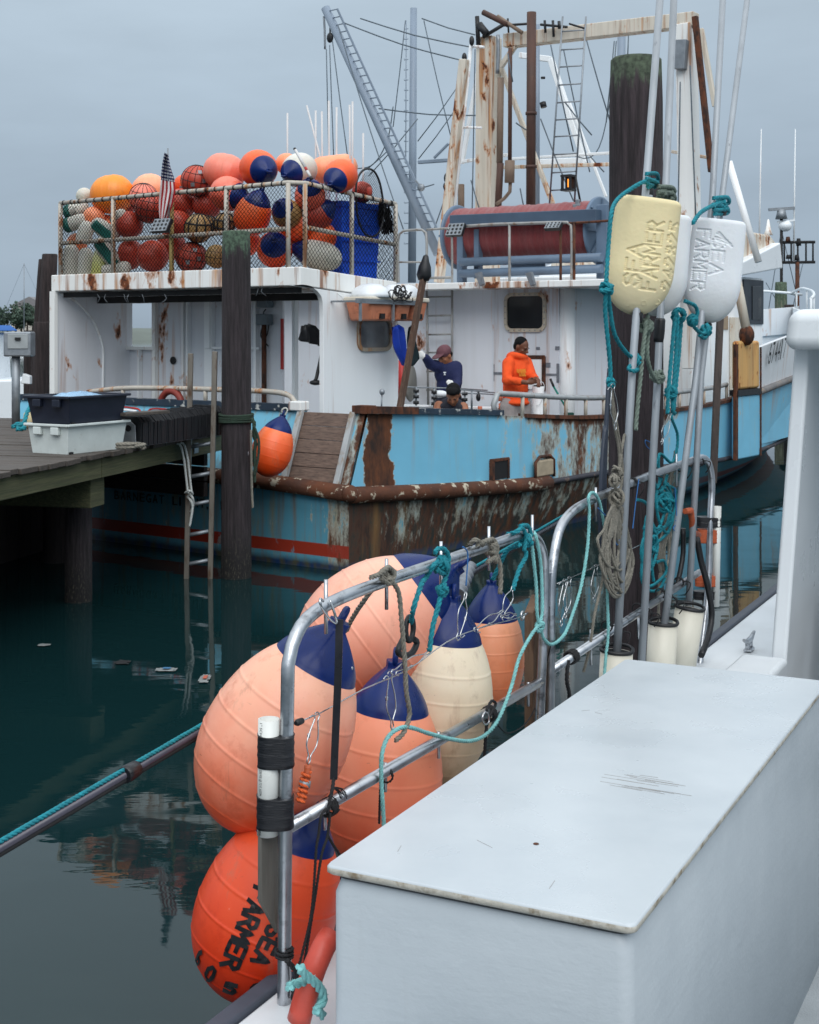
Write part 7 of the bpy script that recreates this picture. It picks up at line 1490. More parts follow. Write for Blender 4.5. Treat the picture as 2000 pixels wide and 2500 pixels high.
def dense(pl, step):
    o = []
    for (x0, y0), (x1, y1) in zip(pl, pl[1:]):
        n = max(1, int(math.hypot(x1 - x0, y1 - y0) / step))
        for k in range(n): o.append((x0 + (x1 - x0) * k / n, y0 + (y1 - y0) * k / n))
    return o + [pl[-1]]
bth = [o_ for o_ in bpy.data.objects if o_.get('label', '').startswith('orange buoy lettered')][0]
rd = (-.36, .933); up = (.933, .36)
LS = strokes('FARMER', (622, 2164), (-.40, .916), (.916, .40), 36, 27, 42) + strokes('SEA', (658, 2256), (-.45, .89), (.89, .45), 36, 26, 40) + strokes('6', (476, 2350), (.8, .6), (.3, -.95), 1, 11, 34) + strokes('0', (497, 2384), (.8, .6), (.5, -.86), 1, 22, 32) + strokes('5', (546, 2418), (.95, .3), (.2, -.98), 1, 30, 20) + strokes('6', (612, 2420), (1, 0), (0, -1), 1, 32, 19)
mb = MB()
for pl in LS:
    P_ = [on_buoy(x, y, *b2) for x, y in dense(pl, 5)]; P_ = [p for p in P_ if p is not None]
    if len(P_) < 2: continue
    ax2 = (b2[0] - b2[1]).normalized(); prev = None; tg0 = None
    for i, p in enumerate(P_):
        q_ = p - b2[1]; nn_ = (q_ - ax2 * q_.dot(ax2)).normalized(); tg = (P_[min(i + 1, len(P_) - 1)] - P_[max(i - 1, 0)]).normalized(); sd_ = tg.cross(nn_).normalized() * .0066
        e_ = tg * (-.005 if i == 0 else (.005 if i == len(P_) - 1 else 0)); cur = (mb.vert(p + sd_ + e_ + nn_ * .0012), mb.vert(p - sd_ + e_ + nn_ * .0012))
        if prev: mb.face((prev[0], cur[0], cur[1], prev[1]), True)
        prev = cur
mb.build('marker_lettering', M_ink, bth, kind='stuff')
# ------------------------------------------------------------------ marker poles with their foam floats
def pole(label, pts, d, r=.0185):
    mb = MB(); P_ = [Rl(x, y, d) for x, y in pts]; Ym_ = P_[0].y; mb.tube(P_, r, 14); return tag(mb.build('marker_pole', M_alp), label, 'pole', 'aluminium marker poles')
pole('leftmost aluminium marker pole, passing through the yellow float', [(1616, -60), (1544, 900), (1504, 1640)], .055)
pole('second aluminium marker pole, behind the yellow float', [(1648, -60), (1605, 937), (1564, 1660)], .05)
pole('third aluminium marker pole, entering the white float at left', [(1768, -60), (1740, 475), (1700, 918), (1618, 1560)], .05)
pole('rightmost aluminium marker pole, crossing the third at the white float', [(1832, -60), (1764, 475), (1712, 918), (1680, 1510)], .03)
mb = MB(); mb.bar(Rl(1762, 690, -.10), Rl(1741, 1180, -.10), .045, .04); tag(mb.build('timber_pole', plain('dark_wood_pole', lin(76, 66, 62), .8, 0, .35, 6, .3, 20, (6, 6, .5), lin(46, 40, 38)), bevel=.004), 'dark square timber pole behind the right white float', 'pole')
import numpy as np
def foam_float(name, label, top, bot, wpx, Y, mat, carve, depth=.6, seed=0, holes=()):
    """flattened bullet float; top/bottom pixel of the axis; carve: 2-D pixel strokes"""
    T_ = atY(*top, Y); B_ = atY(*bot, Y); U = (T_ - B_); L = U.length; U.normalize(); vd = ray(*top); vd.z = 0; vd.normalize(); Rv = U.cross(-vd).normalized() * -1; Fv = U.cross(Rv).normalized()
    if Fv.dot(vd) > 0: Fv = -Fv
    if Rv.x < 0: Rv = -Rv
    W = wpx / F_PX * Y / 2; NT, NV = (240, 230) if carve else (64, 60); segs = []
    for pl in carve:
        q_ = []
        for x, y in dense(pl, 4):
            p = atY(x, y, Y) - B_; q_.append((p.dot(Rv), p.dot(U)))
        segs += q_
    S_ = np.array(segs) if segs else None
    ths = []
    for j in range(NT):
        f = j / NT
        # denser on the front half (theta = -pi/2 is front)
        ths.append((-math.pi + math.pi * f / .8) if f < .8 else (math.pi * (f - .8) / .2))
    verts = np.zeros((NV + 1, NT, 3))
    for i in range(NV + 1):
        v = i / NV
        if v < .40: k = (1 - ((.40 - v) / .40) ** 2.15) ** .5
        elif v > .955: k = .94 + .0 * v - .10 * ((v - .955) / .045) ** 2.2
        else: k = 1.0 - .06 * (v - .4) / .555
        k = max(k, .02); ex_ = 2.7
        for j, t in enumerate(ths):
            c, s = math.cos(t), math.sin(t); x = abs(c) ** (2 / ex_) * (1 if c > 0 else -1) * W * k; y = abs(s) ** (2 / ex_) * (1 if s > 0 else -1) * W * k * depth
            nz = .003 * mnoise.noise(V(x * 7 + seed, v * 4, y * 7)) + .0005 * mnoise.noise(V(x * 60 + seed, v * 40, y * 60)); verts[i, j] = (x, y - nz * (1 if s < 0 else -1), v * L)
    if S_ is not None:
        fm = verts[:, :, 1] < 0; idx = np.argwhere(fm); P2 = np.stack([verts[idx[:, 0], idx[:, 1], 0], verts[idx[:, 0], idx[:, 1], 2]], 1); dm = np.full(len(P2), 9.0)
        for a in range(0, len(S_), 200): dm = np.minimum(dm, np.sqrt(((P2[:, None, :] - S_[None, a:a + 200, :]) ** 2).sum(2)).min(1))
        g_ = np.clip(1 - (dm / .0085) ** 2, 0, 1) * .0075; verts[idx[:, 0], idx[:, 1], 1] += g_
    t = thing(name, label, 'float', V(B_.x, B_.y, B_.z), 'foam floats on the marker poles'); mb = MB(); ids = [[None] * NT for _ in range(NV + 1)]
    for i in range(NV + 1):
        for j in range(NT): x, y, h = verts[i, j]; ids[i][j] = mb.vert(B_ + Rv * x - Fv * y + U * h)
    for i in range(NV):
        for j in range(NT): mb.face((ids[i][j], ids[i][(j + 1) % NT], ids[i + 1][(j + 1) % NT], ids[i + 1][j]), True)
    mb.face(ids[0][::-1], True); mb.face(ids[-1]); mb.build('foam', mat, t)
    for hx, hy in holes:
        p = atY(hx, hy, Y) - B_; h = p.dot(U); x = p.dot(Rv); v = h / L; k = (1 - (max(0, .40 - v) / .40) ** 2.15) ** .5; yy = W * k * depth * (max(0, 1 - abs(x / (W * k)) ** 2.7)) ** (1 / 2.7); mb = MB(); c = B_ + Rv * x + U * h + Fv * (yy - .002)
        n_ = (Fv - U * .45 + Rv * (x / W) * .5).normalized(); mb.lathe([(.0, -.004), (.009, -.002), (.0125, .003), (.015, .0005), (.017, -.003)], c, n_, 14); mb.build('dimple', mat, t)
    return t, T_, B_, U, Rv, Fv
def foam_mat(name, col, stain):
    m, t, p = newmat(name); g = geo(t); c = mixc(t, rampf(t, noisef(t, g, 5.0, 4.0), .35, .7), col, scl(col, .9)); sp = N(t, 'ShaderNodeSeparateXYZ'); t.links.new(g, sp.inputs[0])
    c = mixc(t, rampf(t, math2(t, 'ADD', sp.outputs['Z'], math2(t, 'MULTIPLY', noisef(t, g, 6.0), .2)), .12, .3, .85, 0), c, stain); c = mixc(t, rampf(t, noisef(t, g, 34.0, 8.0, .8), .70, .74, 0, .6), c, scl(stain, .45))
    t.links.new(c, p.inputs['Base Color']); p.inputs['Roughness'].default_value = .75; p.inputs['Subsurface Weight'].default_value = .05; vo = N(t, 'ShaderNodeTexVoronoi', Scale=260.0); t.links.new(g, vo.inputs['Vector']); bumpn(t, p, math2(t, 'ADD', vo.outputs['Distance'], noisef(t, g, 60.0)), .14, .003); return m
MY = foam_mat('yellow_foam', lin(232, 217, 172), lin(226, 212, 176)); MW = foam_mat('white_foam', lin(226, 230, 234), lin(206, 208, 206))
rdY = (.133, -.991); upY = (-.991, -.133)
CY = strokes('SEA', (1556, 702), rdY, upY, 36, 28, 34) + strokes('FARMER', (1598, 712), rdY, upY, 28.5, 22, 36) + strokes('242825', (1640, 712), rdY, upY, 28.5, 20, 26)
YF = Rl(1565, 600, .06).y
foam_float('foam_float', 'pale yellow foam float carved SEA FARMER on the leftmost pole', (1586, 486), (1545, 769), 168, YF, MY, CY, .62, 1, [(1534, 742), (1572, 741), (1604, 739)])
foam_float('foam_float', 'white foam float half hidden behind the yellow one', (1620, 524), (1596, 772), 146, Rl(1610, 600, .05).y + .12, MW, [], .62, 2)
rdW = (-.115, .993); upW = (.993, .115); YW = Rl(1722, 650, .05).y - .02
CW = strokes('SEA', (1742, 582), rdW, upW, 33, 25, 30) + strokes('FARMER', (1704, 562), rdW, upW, 25.5, 19, 31) + [[(1752, 575), (1783, 600)], [(1756, 572), (1786, 606)], [(1750, 583), (1775, 592)], [(1748, 588), (1780, 600)]]
foam_float('foam_float', 'white foam float carved SEA FARMER on the right-hand poles', (1758, 538), (1728, 788), 136, YW, MW, CW, .62, 3, [(1708, 756), (1739, 767)])
for lb, x, y, r_, h_, d in (('dark rubber collar above the yellow float', 1583, 472, .027, .05, .055), ('dark rubber collar above the right white float', 1760, 515, .034, .05, .07), ('dark rubber collar under the right white float', 1722, 800, .036, .06, .05), ('dark rubber collar under the half hidden float', 1610, 806, .027, .12, .05), ('dark rubber collar under the yellow float', 1556, 775, .027, .05, .055)):
    c = Rl(x, y, d); mb = MB(); mb.lathe([(r_ * .9, -h_ / 2), (r_, -h_ * .3), (r_ * 1.05, 0), (r_, h_ * .4), (r_ * .85, h_ / 2)], c, (.08, 0, 1), 16); tag(mb.build('pole_collar', M_black), lb, 'collar')
for lb, x, y in (('clear tape sleeve on the pole above the yellow float', 1581, 486),): 
    c = Rl(x, y, .055); mb = MB(); mb.tube([c + V(0, 0, -.02), c + V(.004, 0, .02)], .022, 14); tag(mb.build('tape_sleeve', M_alp), lb, 'tape')
# holder tubes
for lb, x, y, x1, r_, d in (('white holder tube with black lip behind the box corner, left', 1506, 1592, 1497, .074, .055), ('white holder tube with black lip, middle of three', 1619, 1524, 1612, .074, .05), ('white holder tube with black lip, right of three', 1684, 1487, 1668, .078, .06)):
    c = Rl(x, y, d); t = thing('holder_tube', lb, 'tube', V(c.x, c.y, GZ)); b = V(Rl(x1, y, d).x, c.y, GZ); ax_ = (c - b); L = ax_.length; ax_.normalize(); mb = MB(); mb.lathe([(r_, 0), (r_, L), (r_ * .92, L), (r_ * .92, L * .2), (0, L * .2)], b, ax_, 30); mb.build('wall', plain('old_white_tube%d' % x, lin(210, 206, 192), .5, 0, .08, 6, .05, 30, (1, 1, .4), lin(176, 166, 140), c2at=(.6, .8)), t)
    mb = MB(); x_, y_, _ = frame(ax_); mb.tube([c + (x_ * math.cos(a) + y_ * math.sin(a)) * r_ * .97 + ax_ * (.008 + .014 * max(0, math.sin(a * 1.0 + 1.0))) for a in [i * math.pi / 14 for i in range(28)]], .009, 8, closed=True); mb.build('rubber_lip', M_black, t)
    mb = MB(); mb.lathe([(r_ * .9, 0), (r_ * .55, -.02), (.03, -.03), (0, -.03)], c, ax_, 20); mb.build('rubber_insert', M_black, t)
# ------------------------------------------------------------------ ropes
def ropes(name, label, paths, r, mat, d=.03, cat='rope', knots=(), fuzz=0, **kw):
    mb = MB()
    for p in paths: mb.rope([Rl(*(q_ if len(q_) == 3 else (q_[0], q_[1], d))) for q_ in p], r, fuzz=fuzz, **kw)
    for (x, y, rad, n_, dd) in knots:
        c = Rl(x, y, dd); rr = random.Random(int(x + y))
        for k in range(n_):
            ax_ = V(rr.gauss(0, 1), rr.gauss(0, 1), rr.gauss(0, .6)).normalized(); x_, y_, _ = frame(ax_); R = rad * rr.uniform(.65, 1.05); o_ = V(rr.uniform(-1, 1), rr.uniform(-1, 1), rr.uniform(-1, 1)) * rad * .25
            mb.rope([c + o_ + (x_ * math.cos(a) + y_ * math.sin(a)) * R for a in [i * .55 for i in range(12)]], r, fuzz=fuzz)
    return tag(mb.build(name, mat), label, cat)
def wraps(mb, c, ax_, R, n_, r, pitch):
    x_, y_, d = frame(ax_); mb.rope([c + (x_ * math.cos(a) + y_ * math.sin(a)) * R + d * (pitch * a / 6.283) for a in [i * .45 for i in range(int(n_ * 14))]], r)
ropes('pale_teal_rope', 'long faded teal rope draped along both rail frames and knotted between them', [[(1317, 1525), (1296, 1553), (1268, 1606), (1248, 1679), (1219, 1752), (1187, 1793), (1150, 1809), (1102, 1805), (1045, 1790), (1000, 1776), (972, 1780), (947, 1801), (933, 1841), (931, 1900), (937, 2002), (940, 2060)],
    [(1315, 1520), (1311, 1490), (1309, 1427), (1300, 1342), (1294, 1308), (1286, 1296, -.02)], [(1318, 1520), (1324, 1490), (1321, 1383), (1309, 1312), (1302, 1299, -.01)],
    [(1320, 1535), (1329, 1561), (1349, 1573), (1378, 1549), (1398, 1500), (1418, 1435), (1434, 1342), (1439, 1253), (1437, 1215), (1448, 1203), (1463, 1224), (1475, 1281), (1483, 1342), (1483, 1443), (1485, 1545), (1479, 1606), (1475, 1660)]], .0075, M_teal2, .03, knots=[(1318, 1528, .018, 5, .03)], fuzz=160)
ropes('teal_rope', 'teal rope tied round the pin at the middle of the near rail', [[(1070, 1372), (1057, 1383), (1040, 1410, .0), (1029, 1427), (1010, 1485), (1004, 1520, -.02)], [(1085, 1372), (1094, 1385), (1083, 1427), (1070, 1480), (1057, 1530), (1049, 1590)], [(1062, 1350), (1070, 1340), (1085, 1342), (1095, 1360), (1092, 1390), (1080, 1400), (1066, 1390)]], .0095, M_teal, .028, knots=[(1080, 1378, .024, 5, .02), (1079, 1440, .017, 4, .03)], fuzz=140)
ropes('teal_rope', 'teal rope knotted at the far end of the near rail', [[(1284, 1345), (1284, 1360), (1268, 1390), (1256, 1427), (1252, 1440)], [(1270, 1330), (1240, 1342, -.04), (1222, 1375, -.08), (1203, 1415, -.12)], [(1238, 1305, -.02), (1262, 1298), (1275, 1290), (1284, 1310), (1280, 1345)], [(1270, 1285), (1288, 1284), (1296, 1305), (1290, 1335)]], .0095, M_teal, .028, knots=[(1284, 1318, .022, 5, .02)], fuzz=140)
ropes('grey_rope', 'grey frayed rope knotted at the second pin of the near rail and hanging down', [[(948, 1412), (972, 1443), (980, 1508), (988, 1606), (992, 1687), (1000, 1744), (986, 1788), (966, 1808)], [(935, 1405, .0), (895, 1458, -.05), (866, 1500, -.12), (845, 1540, -.18)], [(905, 1410), (930, 1400), (950, 1385), (962, 1405), (950, 1425), (930, 1412)]], .0085, M_grope, .03, knots=[(945, 1405, .022, 6, .01)], fuzz=160)
ropes('grey_rope', 'brown-grey rope knotted on the near rail left of the far teal knot', [[(1205, 1345), (1219, 1372), (1223, 1411), (1221, 1450)], [(1165, 1330), (1185, 1322), (1205, 1318), (1214, 1340), (1205, 1362), (1190, 1372)], [(1148, 1330, .0), (1160, 1318), (1180, 1330)]], .0095, M_grope, .025, knots=[(1195, 1336, .024, 6, .01), (1207, 1362, .014, 3, .02)], fuzz=160)
ropes('teal_rope', 'teal rope running from the yellow float pole down its left edge to the grey braid', [[(1598, 440, .075), (1570, 445, .08), (1540, 462, .05), (1508, 487, .03), (1493, 520, .05), (1486, 600, .05), (1480, 690, .06)], [(1480, 705, .06), (1478, 760), (1484, 830), (1489, 880), (1492, 935)], [(1484, 705, .06), (1490, 760), (1502, 820), (1530, 862), (1550, 876)], [(1578, 425, .08), (1602, 424, .08), (1606, 440, .02), (1590, 452, .08), (1576, 445, .08)], [(1578, 436, .085), (1604, 446, .08), (1600, 456, .03), (1582, 456, .085)], [(1544, 888), (1535, 900, .05), (1548, 906, .08), (1560, 898, .06), (1556, 884, .03)]], .011, M_teal, .05, knots=[(1479, 705, .026, 5, .055), (1552, 878, .026, 5, .06), (1490, 935, .018, 3, .05)], fuzz=40)
ropes('grey_green_rope', 'grey-green rope knotted under the yellow float and round the second pole', [[(1582, 768), (1578, 795), (1570, 850), (1564, 920), (1556, 1000), (1552, 1050)], [(1586, 790), (1580, 860), (1588, 905), (1605, 930), (1620, 925), (1612, 905)]], .0115, M_ggrope, .085, knots=[(1578, 795, .030, 6, .08), (1606, 920, .030, 5, .085)], fuzz=40)
ropes('grey_green_rope', 'grey-green rope wound on the second pole above the floats', [[(1606, 470, .09), (1640, 472, .09), (1646, 488, .04), (1620, 495, .10), (1606, 482, .06)], [(1608, 456, .09), (1640, 458, .09), (1645, 470, .03), (1622, 474, .1)]], .0125, M_ggrope, .06, knots=[(1626, 478, .036, 5, .06)], fuzz=30)
ropes('teal_rope', 'teal rope tied above the right white float', [[(1692, 545, .1), (1712, 518, .1), (1745, 500, .1), (1770, 492, .1)], [(1742, 484, .09), (1775, 482, .1), (1778, 496, .03), (1746, 500, .1), (1744, 512, .1), (1776, 510, .1)], [(1740, 500, .09), (1772, 504, .1), (1776, 520, .06), (1745, 522, .1)]], .0125, M_teal, .09, knots=[(1758, 500, .03, 4, .08)], fuzz=30)
ropes('teal_rope', 'teal rope bundle hanging between the white floats and knotted at the right one', [[(1648, 775), (1640, 860), (1632, 960), (1630, 1010)], [(1664, 780), (1658, 860), (1650, 950), (1645, 1000)], [(1655, 770), (1650, 870), (1642, 990), (1648, 1010)], [(1672, 735, .1), (1698, 748, .12), (1702, 770, .12), (1690, 790, .1), (1715, 815, .1), (1735, 800, .1), (1722, 825, .1), (1708, 818, .1)]], .0115, M_teal, .06, knots=[(1657, 770, .034, 6, .06), (1692, 780, .026, 5, .1), (1722, 808, .03, 5, .09), (1640, 958, .026, 4, .06)], fuzz=40)
ropes('teal_rope', 'tangled teal rope hank hanging behind the second and third poles', [[(1645, 1000), (1640, 1020), (1654, 1060), (1652, 1100), (1640, 1130), (1610, 1110, -.04), (1612, 1180, -.04), (1625, 1240), (1600, 1300), (1580, 1260, -.03), (1570, 1350), (1568, 1420), (1592, 1430), (1625, 1400), (1622, 1370), (1605, 1372)],
    [(1556, 1220), (1580, 1232), (1600, 1290), (1640, 1270), (1650, 1200), (1620, 1180), (1612, 1150)], [(1578, 1300), (1566, 1340), (1572, 1400), (1584, 1440), (1610, 1438), (1624, 1412)], [(1630, 1180), (1640, 1220), (1628, 1280), (1600, 1310), (1590, 1360), (1596, 1420)], [(1612, 1170), (1602, 1220), (1612, 1280), (1632, 1300), (1640, 1250)], [(1604, 1120), (1596, 1170), (1614, 1200), (1630, 1160)], [(1622, 1190), (1648, 1230), (1636, 1290), (1610, 1320), (1580, 1330)], [(1572, 1290), (1590, 1280), (1606, 1330), (1590, 1390), (1572, 1380)]], .0085, M_teal, -.03, knots=[(1622, 1225, .055, 6, -.03), (1588, 1330, .045, 4, -.03)], fuzz=60)
hk = [[(1492, 940), (1495, 985), (1500, 1040), (1510, 1090), (1512, 1140), (1505, 1180), (1498, 1210)], [(1492, 945), (1500, 1000), (1508, 1050), (1516, 1100), (1520, 1160), (1512, 1210)], [(1525, 1060), (1518, 1100), (1512, 1150)]]
rr = random.Random(4)
for k in range(13):
    x0 = 1502 + rr.uniform(-8, 14); bx_ = 1508 + rr.uniform(-16, 16); by = rr.uniform(1360, 1462); w_ = rr.uniform(12, 38); hk.append([(x0, 1235, .05), (x0 - w_ * .6, 1290, .06), (bx_ - w_, by - 60, .06), (bx_ - w_ * .3, by, .07), (bx_ + w_ * .5, by - 8, .05), (bx_ + w_, by - 70, .04), (x0 + w_ * .5, 1290, .05), (x0 + 4, 1238, .05)])
hk.append([(1482, 1270, .03), (1478, 1340, .03), (1470, 1420, .03), (1452, 1500, .02), (1440, 1580, .0), (1425, 1640, -.04)])
ropes('grey_rope', 'grey rope hank looped and hanging on the far rail frame beside the leftmost pole', hk, .007, M_grope, .04, knots=[(1505, 1215, .034, 6, .05), (1500, 1175, .028, 4, .05), (1508, 1150, .03, 3, .05)], fuzz=120)
hk = [];
for k in range(7): x0 = 1625 + rr.uniform(-6, 8); by = rr.uniform(1370, 1430); hk.append([(x0, 1290, -.05), (x0 - 10 - k, 1340, -.05), (x0 - 8, by, -.05), (x0 + 6, by - 6, -.05), (x0 + 10, 1340, -.05), (x0 + 2, 1292, -.05)])
ropes('grey_rope', 'grey rope hank hanging behind the third pole', hk + [[(1625, 1300), (1630, 1240), (1640, 1160), (1650, 1100)], [(1612, 1400), (1608, 1500), (1612, 1600)]], .009, M_grope, -.05, fuzz=60)
M_bc = plain('blue_cord', lin(40, 100, 160), .7)
for lb, p in (('thin blue line looped on the far rail right of the leftmost pole', [(1560, 1170), (1552, 1230), (1545, 1290), (1552, 1230)]), ('thin blue line loop hanging left of the third pole', [(1648, 1190), (1652, 1270), (1644, 1290), (1654, 1298), (1650, 1270)]), ('thin blue line curled behind the second pole', [(1588, 1080, -.02), (1576, 1075, -.02), (1578, 1088, -.02), (1590, 1100, -.02)]), ('thin blue line caught in the grey rope hank', [(1460, 1240), (1490, 1275), (1506, 1330), (1516, 1300)]), ('thin blue line hanging on the near rail left of the brown-grey knot', [(1130, 1335), (1142, 1350), (1140, 1400), (1138, 1430)])): ropes('thin_line', lb, [p], .003, M_bc, .045, 'line')
# black lashings on the far frame
mb = MB()
for x, y in ((1542, 1180), (1588, 1166), (1660, 1140), (1706, 1128), (1496, 1205), (1555, 1487), (1610, 1450), (1656, 1422), (1505, 1545), (1480, 1530), (1578, 1500), (1640, 1470)):
    c = Rl(x, y, .0); wraps(mb, c, (FU + V(0, 0, .0)), .026, 2.5, .004, .008); mb.rope([c + FN * .03 + V(0, 0, .01), c + FN * .06 + FU * .02, c + FN * .05 + V(.01, 0, -.03), c + FN * .02 + V(.02, 0, -.06)], .0035)
tag(mb.build('cord_lashings', M_brope), 'black cord lashings tying the poles to the far rail frame', 'cord'); bpy.data.objects['cord_lashings']['kind'] = 'stuff'
# black hoses and cables behind the poles
for lb, pts, r_, d in (('bundle of blue-grey hose behind the left rope, left strand', [(1478, 1040), (1470, 1130), (1466, 1250), (1468, 1340)], .011, -.06), ('bundle of blue-grey hose behind the left rope, right strand', [(1488, 900), (1480, 1050), (1476, 1200), (1480, 1350)], .011, -.07), ('black hose curving beside the far rail post', [(1702, 1315), (1712, 1370), (1728, 1430), (1738, 1500), (1728, 1560), (1712, 1600)], .018, .05), ('black hose hanging behind the third pole', [(1668, 1290), (1668, 1350), (1660, 1400), (1650, 1440)], .014, -.03)):
    mb = MB(); mb.tube(crom([Rl(x, y, d) for x, y in pts], .04), r_, 10); tag(mb.build('hose', plain('hose_%d' % pts[0][0], lin(48, 56, 70), .45) if 'blue' in lb else M_black), lb, 'hose')
# near strap, wire, clips
mb = MB(); P_ = [Rl(829, 1512, .03), Rl(826, 1640, .035), Rl(820, 1780, .03), Rl(815, 1900, .02)]; Q_ = crom(P_, .05)
for a, b in zip(Q_, Q_[1:]): mb.bar(a, b + (b - a) * .04, .010, .022, up=V(1, 0, 0))
sm = tag(mb.build('rubber_strap', plain('black_strap', lin(20, 21, 28), .35, 0, .2, 20)), 'black rubber strap hooked on the first pin of the near rail', 'strap')
mb = MB(); mb.tube(crom([Rl(789, 1468, .02), Rl(782, 1462, .025), Rl(784, 1480, .03), Rl(806, 1512, .035), Rl(822, 1522, .035), Rl(818, 1500, .035), Rl(806, 1465, .02)], .008), .004, 6); tag(mb.build('wire_hook', M_steelwire), 'bent wire hook holding the black strap', 'hook')
mb = MB(); mb.rope([Rl(815, 1900, .02), Rl(812, 1925, .03), Rl(806, 1950, .03), Rl(800, 1985, .03)], .006)
for k in range(14): mb.tube(crom([Rl(812, 1922, .03), Rl(822 + k * 1.2, 1928 + R_.uniform(-4, 8), .035), Rl(830 + k * 1.4, 1938 + R_.uniform(-6, 14), .035)], .02), .0014, 3)
for p in ([(800, 1975), (785, 1990), (778, 2040), (772, 2078), (762, 2217), (738, 2330), (727, 2363)], [(806, 1985), (800, 2040), (785, 2090), (768, 2200), (745, 2340), (735, 2380)], [(800, 2040), (815, 2065), (832, 2090)]): mb.rope([Rl(x, y, .03) for x, y in p], .0045)
wraps(mb, Rl(795, 1975, 0), (FU * 1 + V(0, 0, .0)), .025, 4, .005, .010); wraps(mb, Rl(694, 2338, 0), V(0, 0, 1), .024, 2.5, .005, .011); mb.rope([Rl(700, 2345, .03), Rl(722, 2370, .04), Rl(727, 2392, .04), Rl(718, 2410, .03), Rl(716, 2440, .03)], .008)
tag(mb.build('black_cord', M_brope), 'black cord tied from the lower bar down to the nearest post foot', 'cord')
wire = [(723, 1765), (776, 1744), (887, 1683), (998, 1634), (1093, 1566), (1167, 1535), (1260, 1510), (1276, 1504)]
mb = MB(); mb.tube(crom([Rl(x, y, .012) for x, y in wire], .08), .0022, 5); tag(mb.build('clip_wire', M_steelwire), 'thin steel wire with snap clips along the near rail frame', 'wire')
mb = MB(); mb.tube(crom([Rl(x, y, -.02) for x, y in ((1360, 1425), (1400, 1408), (1456, 1382), (1563, 1330))], .08), .0022, 5); tag(mb.build('clip_wire', M_steelwire), 'thin steel wire along the far rail frame', 'wire')
mb = MB(); mb.lathe([(.006, 0), (.010, .01), (.009, .035), (.004, .042)], Rl(722, 1766, .012), Rl(776, 1744, .012) - Rl(722, 1766, .012), 10); tag(mb.build('wire_end', M_black), 'black crimped end of the clip wire at the nearest post', 'fitting')
def clip(lb, x0, y0, x1, y1, d=.025, w_=9):
    """longline snap: teardrop wire"""
    mb = MB(); n_ = ((x1 - x0), (y1 - y0)); L = math.hypot(*n_); ux, uy = n_[0] / L, n_[1] / L; vx, vy = -uy, ux
    pr = [(-.04, .5), (-.08, 0), (-.02, -.6), (.08, -.4), (.35, -1), (.6, -1.1), (.82, -.25), (.93, -.35), (1, 0), (.93, .35), (.82, .25), (.6, 1.1), (.35, .9), (.05, .35), (.0, .9), (.06, 1.6)]
    mb.tube(crom([Rl(x0 + ux * L * a + vx * w_ * b, y0 + uy * L * a + vy * w_ * b, d + .004 * (b > 0)) for a, b in pr], .006), .0023, 5)
    c = Rl(x0 + ux * L * .42 + vx * w_, y0 + uy * L * .42 + vy * w_, d); mb.lathe([(.0045, -.006), (.0045, .006)], c, Rl(x1, y1, d) - Rl(x0, y0, d), 8)
    return tag(mb.build('snap_clip', M_steelwire), lb, 'clip', 'steel snap clips on the wires')
clip('steel snap clip holding the orange cord near the first post', 774, 1748, 752, 1866, w_=11); clip('steel snap clip hanging over the middle orange buoy', 952, 1650, 958, 1782, w_=10)
clip('steel snap clip lying along the wire, left of the cream buoy', 962, 1640, 1052, 1590, w_=9); clip('steel snap clip over the cream buoy top', 1120, 1555, 1138, 1445, w_=9); clip('steel snap clip hanging from the far teal knot', 1228, 1500, 1254, 1430, w_=9)
clip('steel snap clip lying on the wire near the eye bolt', 1162, 1536, 1230, 1490, w_=8); clip('steel snap clip lowest beside the eye bolt', 1225, 1505, 1262, 1500, w_=6)
clip('left steel snap clip on the far frame wire', 1378, 1422, 1370, 1530, -.01, 8); clip('steel snap clip beside the left one on the far frame wire', 1390, 1415, 1380, 1510, -.01, 8); clip('steel snap clip at the faded teal rope on the far frame', 1455, 1385, 1450, 1470, -.01, 8)
clip('steel snap clip hanging on the grey braid', 1496, 945, 1503, 1050, .07, 8); clip('steel snap clip hanging beside the third pole', 1636, 1010, 1615, 1085, .02, 7)
oc = thing('orange_cord_hook', 'orange cord wrapped hook hanging from the first snap clip', 'hook', Rl(735, 1970, .03)); mb = MB(); mb.tube(crom([Rl(x, y, .03) for x, y in ((752, 1868), (749, 1900), (742, 1930), (734, 1960))], .01), .010, 8); mb.build('core', M_orb, oc)
mb = MB(); wraps(mb, Rl(735, 1958, .03), Rl(749, 1880, .03) - Rl(735, 1958, .03), .012, 6, .0045, .014); mb.build('orange_cord', plain('orange_cord', lin(206, 88, 34), .7, 0, .2, 20), oc)
mb = MB(); mb.tube([Rl(746, 1905, .03), Rl(743, 1922, .03)], .0165, 10); mb.build('tape_band', M_galv, oc)
# black plastic hook hanging by the pale buoy; grey ribbed collar
hk_ = thing('plastic_hook', 'black plastic hook hanging from teal rope in front of the pale buoy', 'hook', Rl(985, 1600, -.02)); c = Rl(1000, 1535, -.03); mb = MB(); mb.tube([c + (FU * math.cos(a) * .028 + V(0, 0, 1) * math.sin(a) * .04) for a in [i * math.pi / 10 for i in range(20)]], .0095, 8, closed=True); mb.build('ring', M_black, hk_)
mb = MB(); mb.tube(crom([Rl(x, y, -.03) for x, y in ((985, 1560), (972, 1590), (985, 1600), (1005, 1595), (1018, 1570), (1010, 1560))], .01), .011, 8); mb.build('hook_body', M_black, hk_)
gc = thing('ribbed_collar', 'grey ribbed plastic collar behind the near rail above the blue tops', 'fitting', Rl(1130, 1450, -.1)); c0 = Rl(1118, 1450, -.34); c1 = Rl(1150, 1380, -.34); mb = MB(); pr = []
for k in range(25): f = k / 24; pr.append((.028 + .007 * (1 if k % 4 < 2 else 0) - .008 * f, f * (c1 - c0).length))
